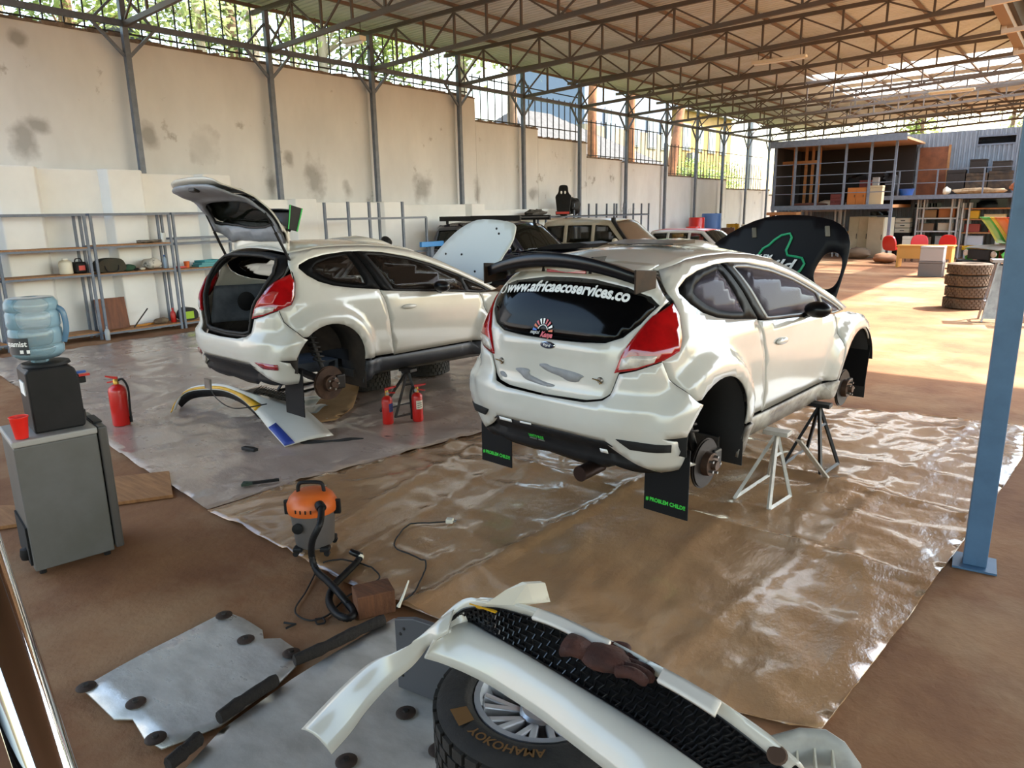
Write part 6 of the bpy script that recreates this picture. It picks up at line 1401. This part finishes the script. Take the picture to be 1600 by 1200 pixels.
lump('black_sacks', (-6.62, MY + 1.7, zf), (.35, .4, .62), M_black, 'heap of black sacks behind the tall pale box', 'sack', .4, seed=7)
MB().box(-7.55, -7.1, MY + .95, MY + 1.3, zf, zf + .95).obj('red_case', mat('dark_red_case', '5e1f1c', .6), label='dark red case behind the orange cabinet', cat='case', bevel=.02)
lump('plank_heap', (-9.35, MY + .7, zf), (.7, .3, .06), mat('dull_red_boards', '6d4438', .8), 'low heap of reddish boards on the upper left store floor', 'boards', .5, seed=9)
bt = thing('blue_tub', 'blue plastic tub at the end of the upper left store', 'tub', (-5.95, BY - 1.95, zd + .0))
MB().lathe([(.22, 0), (.27, .24), (.29, .26), (.25, .25), (.2, .02), (0, .02)], 20).obj('tub_body', M_blue, bt, smooth=45); MB().lathe([(.29, .24), (.3, .27), (.26, .27)], 20, caps=False).obj('rim', M_blue, bt)
for (x, w, h, nm, c, z0) in ((-4.48, .62, .95, 'dark brown trunk', '2c2422', 0), (-3.78, .7, .8, 'brown trunk', '584532', 0), (-3.02, .75, .85, 'brown leather trunk', '4b3a28', 0), (-3.78, .55, .5, 'black box on the brown trunk', '231d1c', .81), (-3.02, .6, .35, 'dark box on the brown leather trunk', '2d2620', .86)):
    crate('trunk', (x, BY - .7, zd + z0), (w, .5, h), mat('trunk_' + c, c, .7, col2='1f1a17', nscale=4), nm + ' on the right gallery', 'trunk')
lump('rolled_carpet', (-3.6, BY - 1.7, zd), (.8, .2, .12), mat('tan_roll', 'b59a78', .85, col2='8e6f4e', nscale=6), 'rolled tan matting along the gallery edge', 'roll', .45, seed=3)
lump('orange_bundle', (-2.2, BY - 1.7, zd), (.4, .25, .25), mat('rust_bundle', '9a5a38', .85), 'rust coloured bundle at the right of the gallery', 'bundle', .5, seed=13)
lump('white_bundle', (-4.65, BY - 1.5, zd), (.14, .14, .15), M_cream, 'small white bundle beside the brown gallery door', 'bundle', .3, seed=1)
for i, (x, y, w, h, rz, nm) in enumerate(((-7.6, 33.3, .85, 1.62, -.25, 'left'), (-6.75, 32.6, .75, 1.60, -.45, 'right'))):
    cabinet((x, y, 0), (w, .6, h), M_beige, '%s of the two tall beige steel lockers by the blue wall' % nm, doors=1 if i else 2, name='steel_locker', rz=rz)
# drawers, papers
dw = thing('drawer_unit', 'cream drawer unit between the beige locker and the silver racks', 'drawers', (-6.15, 33.8, 0)); MB().box(-.3, .3, -.25, .25, 0, .95).obj('dark_base', M_black, dw)
for i in range(3): q = MB().box(-.28, .28, -.27, .2, .96 + .2 * i, 1.14 + .2 * i).obj('drawer', M_cream, dw, bevel=.02); MB().box(-.08, .08, -.285, -.27, 1.03 + .2 * i, 1.06 + .2 * i).obj('handle', M_darkmetal, q)
crate('white_bin', (-5.75, 32.9, 0), (.4, .4, .85), M_cream, 'white bin behind the red chairs', 'bin'); crate('dark_crate', (-5.5, 34.1, 0), (.6, .4, 1.25), mat('dark_grey_crate', '4b4540', .7), 'dark grey crate beside the silver rack')
MB().box(-8.6, -7.9, 33.95, 34.05, 0, 1.0).obj('yellow_board', mat('yellow_ply', 'c7924e', .6), label='yellowish plywood sheet leaning left of the lockers', cat='board')
lump('tyre_heap', (-7.3, 31.6, 0), (.45, .3, .22), mat('dusty_rubber', '7d6a55', .85), 'dusty heap in front of the left beige locker', 'heap', .3, seed=2); lump('round_sack', (-5.9, 29.6, 0), (.42, .35, .18), mat('dusty_sack', '94694a', .85), 'dusty brown sack in front of the red chairs', 'sack', .25, seed=5)
def chair(loc, rz, label):
    t = thing('red_chair', label, 'chair', loc, rz=rz, group='red chairs by the yellow desk')
    sh = chaikin([(-.28, .42), (.2, .42), (.28, .5), (.3, .75), (.2, .98), (-.2, .98), (-.3, .75), (-.28, .5)], 2)
    MB().prism(sh, -.04, .04, T(0, .24, 0) @ RX(R_(80))).obj('backrest', M_red, t, bevel=.02); MB().box(-.28, .28, -.3, .26, .42, .5).obj('seat', M_red, t, bevel=.04)
    for x in (-.24, .24):
        for y in (-.25, .22): MB().tube([(x, y, 0), (x * .9, y * .9, .42)], .015, 6).obj('leg', M_darkmetal, t)
    return t
chair((-5.75, 30.6, 0), R_(150), 'red chair nearest the beige locker'); chair((-5.0, 30.9, 0), R_(15), 'red chair behind the left end of the yellow desk'); chair((-4.25, 31.0, 0), R_(-10), 'red chair behind the right end of the yellow desk')
ds = thing('desk', 'yellow wooden desk in front of the red chairs', 'desk', (-4.35, 28.0, 0)); MB().box(-.85, .85, -.35, .35, .70, .74).obj('desk_top', mat('yellow_wood', 'cf9a4e', .5), ds); MB().box(-.8, .8, -.3, -.28, .3, .70).obj('modesty_panel', MATS['yellow_wood'], ds)
for x in (-.78, .78): MB().box(x - .03, x + .03, -.32, .32, 0, .70).obj('side_panel', MATS['yellow_wood'], ds)
crate('storage_bin', (-3.62, 24.6, 0), (.62, .5, .45), mat('grey_bin', '6f6b69', .6), 'grey storage bin on the sunlit floor in front of the yellow desk', 'box'); crate('pale_bin', (-3.62, 24.6, .455), (.6, .48, .42), mat('pale_grey_bin', 'a19d9c', .5), 'pale grey bin stacked on the grey storage bin', 'box')
# silver racks with boxes
def rack(x0, x1, y, levels, label, tall=2.25, wood=False):
    t = thing('silver_rack', label, 'rack', (0, 0, 0), group='silver racks by the far wall')
    m_ = mat('silver_paint', 'a7abb0', .4, .3)
    for x in (x0, x0 + .22, x1 - .22, x1):
        for yy in (y, y + .6): MB().box(x - .03, x + .03, yy - .03, yy + .03, 0, tall).obj('upright', m_, t)
    for z in levels: MB().box(x0, x1, y - .02, y + .62, z - .05, z).obj('shelf', m_ if not wood else M_wood, t)
    return t
rack(-5.6, -4.2, 33.2, (.5, 1.05, 1.55, 1.95), 'silver rack with brown boxes behind the red chairs'); rack(-4.05, -1.4, 33.2, (.5, 1.0, 1.5, 1.9), 'wide silver rack behind the green and red car', 2.1, True)
bx = [(-5.2, 1.555, .5, .3, '8b6a45'), (-4.6, 1.555, .55, .34, '9a5f33'), (-5.25, 1.055, .5, .28, '77604a'), (-4.6, 1.055, .5, .3, 'b5ab98'), (-5.3, .505, .5, .3, '6f5a48'), (-4.65, .505, .5, .34, '8d8a84'), (-3.7, 1.505, .35, .3, 'caa02c'), (-3.0, 1.505, .7, .16, 'c9b98f'), (-3.7, 1.005, .5, .3, '8a3a30'), (-2.9, 1.005, .5, .33, 'b52d25'), (-2.2, 1.005, .5, .3, '6d5a4a'), (-3.6, .505, .6, .36, 'b3b5ba'), (-2.6, .505, .6, .4, 'c7c5c0'), (-2.0, 1.505, .5, .3, '4d4440')]
for i, (x, z, w, h, c) in enumerate(bx):
    nm = {'8b6a45': 'brown', '9a5f33': 'rust brown', '77604a': 'dull brown', 'b5ab98': 'pale', '6f5a48': 'dark brown', '8d8a84': 'grey', 'caa02c': 'yellow', 'c9b98f': 'flat tan', '8a3a30': 'dark red', 'b52d25': 'bright red', '6d5a4a': 'earth brown', 'b3b5ba': 'silver grey', 'c7c5c0': 'white', '4d4440': 'charcoal'}[c]
    crate('storage_box', (x, 33.5, z), (w, .42, h), mat('box_' + c, c, .7), '%s box on the %s' % (nm, 'silver rack behind the red chairs' if x < -4.1 else 'wide silver rack'), 'box')
rack(-9.9, -8.3, 32.6, (.6, 1.3, 1.9), 'silver rack behind the raised black bonnet', 2.2)
MB().box(-10.6, -9.4, 30.3, 30.9, 1.75, 1.86).box(-10.5, -10.4, 30.4, 30.8, 0, 1.75).box(-9.6, -9.5, 30.4, 30.8, 0, 1.75).obj('timber_trestle', M_wood, label='high timber trestle table behind the raised black bonnet', cat='table')
lump('white_heap', (-9.0, 32.9, 1.905), (.35, .25, .2), M_cream, 'pale bundle on the rack behind the black bonnet', 'bundle', .3, seed=21)
# ---------------------------------------------------------------- tyre stack in the sun
for i in range(4):
    t = thing('old_tyre', ['bottom', 'second', 'third', 'top'][i] + ' dusty tyre of the stack on the sunlit floor', 'tyre', (-1.88 + .02 * (i % 2), 17.3 - .015 * i, .115 + .228 * i), group='dusty tyre stack')
    tyre_mesh(.40, .224, .2, 30).obj('casing', mat('dusty_tyre', '6b5a48', .85, col2='54463a', nscale=6), t, smooth=40)
    MB().lathe([(.2, -.08), (.21, -.08), (.21, .08), (.2, .08)], 24, caps=False).obj('bead', M_rubber, t)
# ---------------------------------------------------------------- car in green, yellow and red with its bonnet up
gc = make_suv('green_red_rally_car', 'rally car striped green yellow and red with its bonnet raised', (.65, 27.2, 0), R_(220), mat('rasta_red', 'c8322a', .35, coat=.3), M_suvglass, scale=(.9, .95, .78), wing_m=mat('rasta_green', '4fb04e', .35, coat=.3), door_m=M_red, roof_m=mat('rasta_yellow', 'd8b83a', .4), hood_m=mat('engine_bay_grey', '8a8578', .6))
def stripe(y0, y1, m_, nm):
    b = MB(); b.grid(lambda u, v: (3.45 + .85 * u * .78, -.78 + (y0 + (y1 - y0) * v) * 1.56, 1.2 + .95 * u + .06 * math.sin(u * PI)), 6, 3); b.obj(nm, m_, gc, smooth=60, solid=.02)
stripe(0, .3, MATS['rasta_green'], 'raised_bonnet_green'); stripe(.3, .42, MATS['rasta_yellow'], 'raised_bonnet_yellow'); stripe(.42, .75, mat('rasta_orange', 'd9743c', .4), 'raised_bonnet_orange'); stripe(.75, 1, MATS['rasta_red'], 'raised_bonnet_red')
MB().grid(lambda u, v: (3.35 + 1.15 * u, -.885, .95 + .16 * v), 4, 1).obj('yellow_side_stripe', M_yellow, gc, solid=.006)
# galvanised trestles behind the blue post
for i, (x, y) in enumerate(((-1.15, 15.6), (-.45, 15.4))):
    t = thing('galvanised_trestle', ['left', 'right'][i] + ' galvanised trestle behind the blue post', 'trestle', (x, y, 0), rz=.2, group='galvanised trestles')
    gm_ = mat('galvanised', 'a9aab0', .35, .6, col2='8f9097', nscale=8)
    for s in (-1, 1):
        for q in (-1, 1): MB().bar((s * .28, q * .25, 0), (s * .12, q * .12, 1.05), .07, .03).obj('leg', gm_, t)
        MB().bar((s * .23, -.2, .35), (s * .23, .2, .35), .05, .02).obj('cross_bar', gm_, t)
    MB().box(-.22, .22, -.2, .2, 1.05, 1.1).obj('trestle_top', gm_, t); MB().prism([(-.25, .05), (.25, .05), (.14, 1.0), (-.14, 1.0)], -.005, .005, T(0, -.16, 0) @ RX(R_(82))).obj('side_sheet', gm_, t)
crate('parts_crate', (-1.5, 18.4, 0), (.6, .6, .7), mat('ply_crate', 'a5825c', .7), 'plywood crate behind the dusty tyre stack', 'crate'); 
# fluorescent lamps hung under the trusses
for i, (x, y, z) in enumerate(((-6.5, 18.78, 5.50), (-5.4, 21.97, 5.55), (-4.2, 28.47, 5.6), (-11.5, 9.87, 5.25))):
    t = thing('strip_lamp', ['strip lamp under the roof above the black bonnet', 'strip lamp under the middle of the roof', 'strip lamp under the far roof by the skylight', 'strip lamp hanging near the left wall'][i], 'lamp', (x, y, z), rz=.0, group='strip lamps under the roof')
    if i == 3: t.scale = (.4, 1, 1.4)
    MB().box(-.65, .65, -.08, .08, 0, .06).obj('lamp_body', M_cream, t, bevel=.01); MB().tube([(-.6, 0, -.02), (.6, 0, -.02)], .02, 8).obj('lamp_tube', M_white, t)
    for s in (-.5, .5): MB().box(s - .006, s + .006, -.006, .006, .06, .30).obj('hanger', M_darkmetal, t)
# ---------------------------------------------------------------- fence on the wall, trees, houses outside
def build_fence():
    t = thing('wall_fence', 'dark steel bar fence standing on top of the left boundary wall', 'fence', (WX - .5, 0, 0))
    def top(y):
        for y0, y1, h in [(-14, 6.9, 5.3), (6.9, 16.75, 5.24), (16.75, 19.8, 4.62), (19.8, 22.72, 4.36), (22.72, 25.2, 3.88), (25.2, 29.1, 3.82), (29.1, 32.0, 3.42), (32.0, 35.4, 3.38), (35.4, 60, 2.95)]:
            if y0 <= y < y1: return h
        return 2.95
    y = 3.0
    while y < 41:
        h = top(y); MB().box(-.012, .012, y - .012, y + .012, h, h + 1.35).obj('bar', M_fence, t); y += .34
    for a, b in ((3, 16.7), (16.8, 22.6), (22.8, 29.0), (29.2, 41)):
        h = top(a + .1)
        for d in (.12, 1.25): MB().box(-.014, .014, a, b, h + d, h + d + .03).obj('rail', M_fence, t)
build_fence()
# higher ground outside the wall
b = MB(); b.grid(lambda u, v: (-60 + 45 * u, -15 + 135 * v, (3.4 - 1.6 * sstep(.2, .45, v)) + .4 * nz(u * 4, v * 9)), 12, 40)
M_bank = mat('green_bank', '5d6838', .9, col2='475228', nscale=.6, bump=.3)
b.obj('bank', M_bank, kind='structure', smooth=60)
MB().box(-15.1, -14.95, -15, 60, 0, 2.2).obj('wall_retaining', M_coping, kind='structure')
M_bark = mat('bark', '6f5744', .9, col2='94755a', nscale=3, nstretch=(1, 1, .3), bump=.5, bscale=10)
M_barkorange = mat('orange_bark', 'a86f48', .85, col2='7d5236', nscale=3, bump=.5, bscale=10)
LEAF = [mat('leaf_' + c, c, .6) for c in ('77874c', '94a25c', '5c6c3c', 'a9b277')]
for m_ in LEAF:
    nt = m_.node_tree; bs = nt.nodes['Principled BSDF']; bs.inputs['Subsurface Weight'].default_value = 0
    tr = nt.nodes.new('ShaderNodeBsdfTranslucent'); tr.inputs['Color'].default_value = bs.inputs['Base Color'].default_value
    mx = nt.nodes.new('ShaderNodeMixShader'); mx.inputs[0].default_value = .45
    nt.links.new(bs.outputs[0], mx.inputs[1]); nt.links.new(tr.outputs[0], mx.inputs[2]); nt.links.new(mx.outputs[0], nt.nodes['Material Output'].inputs['Surface'])
def tree(loc, h, r0, crown, nleaf, leafm, label, bark=M_bark, lean=(0, 0), seed=0, size=.22):
    rnd = random.Random(seed); t = thing('tree', label, 'tree', loc, group='trees beyond the wall')
    pts = spline([(0, 0, -.3), (lean[0] * .3 + rnd.uniform(-.1, .1), lean[1] * .3, h * .35), (lean[0] * .7, lean[1] * .7, h * .7), (lean[0], lean[1], h)], 5)
    MB().tube(pts, [r0 * (1 - .65 * i / (len(pts) - 1)) for i in range(len(pts))], 10).obj('trunk', bark, t, smooth=60)
    cl = MB(); cents = []
    for i in range(crown[0]):
        a = rnd.uniform(0, 2 * PI); z = h * rnd.uniform(crown[2], 1.08); rr = crown[1] * math.sqrt(rnd.random()); c = Vector((lean[0] * z / h + rr * math.cos(a), lean[1] * z / h + rr * math.sin(a), z)); cents.append(c)
        k = min(len(pts) - 1, int((z / h) * .8 * (len(pts) - 1))); MB().tube([pts[k], pts[k].lerp(c, .55) + Vector((0, 0, .2)), c], [r0 * .28, r0 * .18, r0 * .06], 5).obj('branch', bark, t)
    for i in range(nleaf):
        c = rnd.choice(cents) + Vector((rnd.gauss(0, .55), rnd.gauss(0, .55), rnd.gauss(0, .42)))
        d = Vector((rnd.gauss(0, 1), rnd.gauss(0, 1), rnd.gauss(0, .6))).normalized(); u = d.cross(Vector((rnd.random(), rnd.random(), 1))).normalized(); s = size * rnd.uniform(.6, 1.3)
        p = [c, c + d * s * .5 + u * s * .25, c + d * s, c + d * s * .5 - u * s * .25]; cl.add(p, [(0, 1, 2, 3)])
    cl.obj('foliage', leafm, t, fix=False, kind='stuff')
    return t
specs = [(-19.0, 6.5, 9.5, .16, (7, 2.2, .45), 0), (-20.5, 8.5, 11, .2, (8, 2.6, .42), 1), (-18.2, 10.6, 10, .15, (7, 2.2, .5), 3), (-19.8, 12.6, 11, .2, (8, 2.5, .4), 2), (-18.4, 14.6, 9, .2, (7, 1.8, .5), 1),
         (-18.6, 16.6, 9, .17, (7, 2.0, .45), 0), (-22.5, 15.0, 13, .24, (9, 3.0, .35), 2), (-24.0, 10.0, 13, .24, (9, 3.2, .35), 1), (-18.0, 20.3, 10, .22, (7, 2.2, .55), 3), (-18.6, 23.8, 11, .25, (6, 1.8, .62), 0),
         (-17.0, 4.2, 10, .17, (7, 2.2, .42), 1), (-26, 6, 13, .25, (9, 3.2, .3), 0), (-26.5, 19.5, 12, .22, (8, 2.6, .35), 3)]
wh = ['leftmost tree seen through the bars above the wall', 'leafy tree behind the second bay of wall bars', 'slim tree behind the third bay of wall bars', 'tall leafy tree behind the bars left of the white trunk', 'tree with pale trunk above the fourth column', 'tree left of the step in the wall', 'tall dark tree further back above the wall', 'far tall tree behind the leftmost bars', 'pale leafy tree above the wall step', 'tree beside the grey roofed house', 'tree at the top left corner', 'distant tree behind the leftmost bays', 'distant pale tree behind the wall step']
for i, (x, y, h, r, cr, l) in enumerate(specs):
    tree((x, y, 3.2), h - 3.0, r, cr, 1900, LEAF[l], wh[i], bark=M_bark if i % 2 else mat('pale_bark', '9a8a78', .9, col2='b8a893', nscale=3, nstretch=(1, 1, .3)), seed=i, size=.24)
tree((-17.2, 27.6, 2.4), 9.5, .26, (4, 1.5, .8), 900, LEAF[1], 'bare straight orange brown trunk in front of the grey roofed house', bark=M_barkorange, seed=31)
tree((-17.2, 30.9, 2.2), 9.0, .24, (3, 1.2, .85), 600, LEAF[1], 'second straight orange brown trunk in front of the grey roof', bark=M_barkorange, seed=32)
tree((-17.4, 34.9, 2.0), 9.0, .3, (5, 1.8, .7), 1200, LEAF[3], 'leaning orange brown trunk in front of the yellow house', bark=M_barkorange, lean=(0, 2.6), seed=33)
for i, y in enumerate((44.5, 48.5, 53.0)):
    tree((-20.5 - i, y, 1.0), 3.4, .12, (6, 1.5, .4), 1500, LEAF[1], ['nearest', 'middle', 'farthest'][i] + ' low bush beyond the far end of the wall', seed=50 + i)
tp_ = thing('utility_pole', 'tall grey utility pole beyond the far end of the wall', 'pole', (-17.6, 46.5, 0), rot=(R_(-2), 0, 0)); MB().tube([(0, 0, 0), (0, 0, 11)], [.2, .14], 12).obj('shaft', mat('grey_pole', '8a8a86', .8), tp_, smooth=50); MB().box(-.8, .8, -.06, .06, 9.6, 9.75).obj('cross_arm', M_darkwood, tp_)
# grey roofed house with pale upper storey, yellow house behind
M_hwall = mat('house_wall', '97896f', .85, col2='877a61', nscale=1); M_hroof = mat('grey_tile', '4a4845', .8, col2='383633', nscale=3, bump=.4, bscale=8); M_hyel = mat('yellow_house_wall', 'a08149', .85, col2='8c6f3c', nscale=1)
M_pane = mat('house_pane', '4f6478', .15, coat=.5)
h1 = thing('grey_roof_house', 'pale house with a sloping grey tiled roof beyond the wall', 'house', (-27, 40, 0))
MB().box(-3.5, 2.6, -7, 8.2, 1.5, 5.0).obj('wall', M_hwall, h1)
def hip(name, A, B_, C_, D_):
    n = 18; A, B_, C_, D_ = (Vector(p) for p in (A, B_, C_, D_)); v = []
    for i in range(n):
        for e, dz in ((i / n, .0), ((i + 1) / n, .05)):
            v += [A.lerp(D_, e) + Vector((0, 0, dz)), B_.lerp(C_, e) + Vector((0, 0, dz))]
    rows = MB(); rows.v = [tuple(p) for p in v]; rows.f = [(2 * k, 2 * k + 1, 2 * k + 3, 2 * k + 2) for k in range(2 * n - 1)]
    rows.obj(name, M_hroof, h1, solid=.06)
hip('tiled_roof', (3.0, -7.6, 4.9), (3.0, 9.0, 4.9), (-1.0, -.2, 8.0), (-1.0, -4.0, 8.0)); hip('tiled_roof', (3.0, 9.0, 4.9), (-5.0, 9.0, 4.9), (-1.0, -.2, 8.0), (-1.0, -.2, 8.0)); hip('tiled_roof', (-5.0, -7.6, 4.9), (3.0, -7.6, 4.9), (-1.0, -4.0, 8.0), (-1.0, -4.0, 8.0))
h3 = thing('clad_house', 'pale blue clad upper storey with tall windows behind the grey roof', 'house', (-31, 54, 0))
MB().box(-6, 0.9, -7, 7.0, 0, 12.6).obj('wall', mat('pale_blue_clad', '77818f', .7), h3); MB().box(-6, 1.0, -7.1, 7.1, 5.0, 8.2).obj('cream_band', M_hwall, h3)
for y in (-3.6, 0.2, 3.2, 5.6):
    w = MB().box(1.0, 1.08, y - .75, y + .75, 7.0, 9.6).obj('window', mat('window_trim', '8f8f8c', .6), h3); MB().box(1.08, 1.12, y - .6, y - .05, 7.1, 9.5).obj('pane', M_pane, w); MB().box(1.08, 1.12, y + .05, y + .6, 7.1, 9.5).obj('pane', M_pane, w)
h2 = thing('yellow_house', 'yellow two storey house with tall windows and an air conditioner beyond the wall', 'house', (-31, 68, 0))
MB().box(-6, 1.0, -5.6, 6.2, 0, 10.6).obj('wall', M_hyel, h2); MB().box(-6.4, 1.5, -6, 6.6, 10.6, 11.0).obj('eave', MATS['window_trim'], h2)
for y in (-4.2, -1.4, 1.4, 4.2):
    for z in (3.4, 7.2):
        w = MB().box(1.0, 1.08, y - .8, y + .8, z, z + 2.3).obj('window', MATS['window_trim'], h2); MB().box(1.08, 1.12, y - .65, y - .05, z + .1, z + 2.2).obj('pane', M_pane, w); MB().box(1.08, 1.12, y + .05, y + .65, z + .1, z + 2.2).obj('pane', M_pane, w)
ac = MB().box(1.0, 1.6, -4.0, -2.6, 6.1, 7.0).obj('air_conditioner', MATS['window_trim'], h2); MB().lathe([(.3, 0), (.33, .02), (0, .03)], 16, T(1.6, -3.3, 6.55) @ RY(PI / 2)).obj('fan_grille', M_darkmetal, ac)
MB().box(1.0, 2.0, -5.4, 6, 3.0, 3.2).obj('balcony', M_hwall, h2)
sh = thing('orange_hut', 'small hut with orange door and grey roof among the trees above the wall', 'hut', (-22.5, 10.6, 3.2)); MB().box(-1, 1, -1, 1, 0, 3.2).obj('wall', M_hwall, sh); MB().box(1.0, 1.06, -.4, .4, .8, 3.0).obj('orange_door', M_orange, sh); MB().add([(-1.3, -1.3, 3.2), (1.3, -1.3, 3.2), (1.3, 1.3, 3.2), (-1.3, 1.3, 3.2), (0, 0, 4.4)], [(0, 1, 4), (1, 2, 4), (2, 3, 4), (3, 0, 4), (3, 2, 1, 0)]).obj('roof', M_hroof, sh)
# trees beyond the store seen through the gap under the roof
for i, x in enumerate((-9, -4.5, .5, 5)): tree((x, 52 + i, 0), 9.5, .2, (9, 2.6, .4), 2600, LEAF[(1, 3, 1, 3)[i]], ['tree behind the left store roof', 'pale tree behind the gap over the blue wall', 'tree behind the right gap over the blue wall', 'tree behind the far right of the store'][i], seed=70 + i, size=.3)
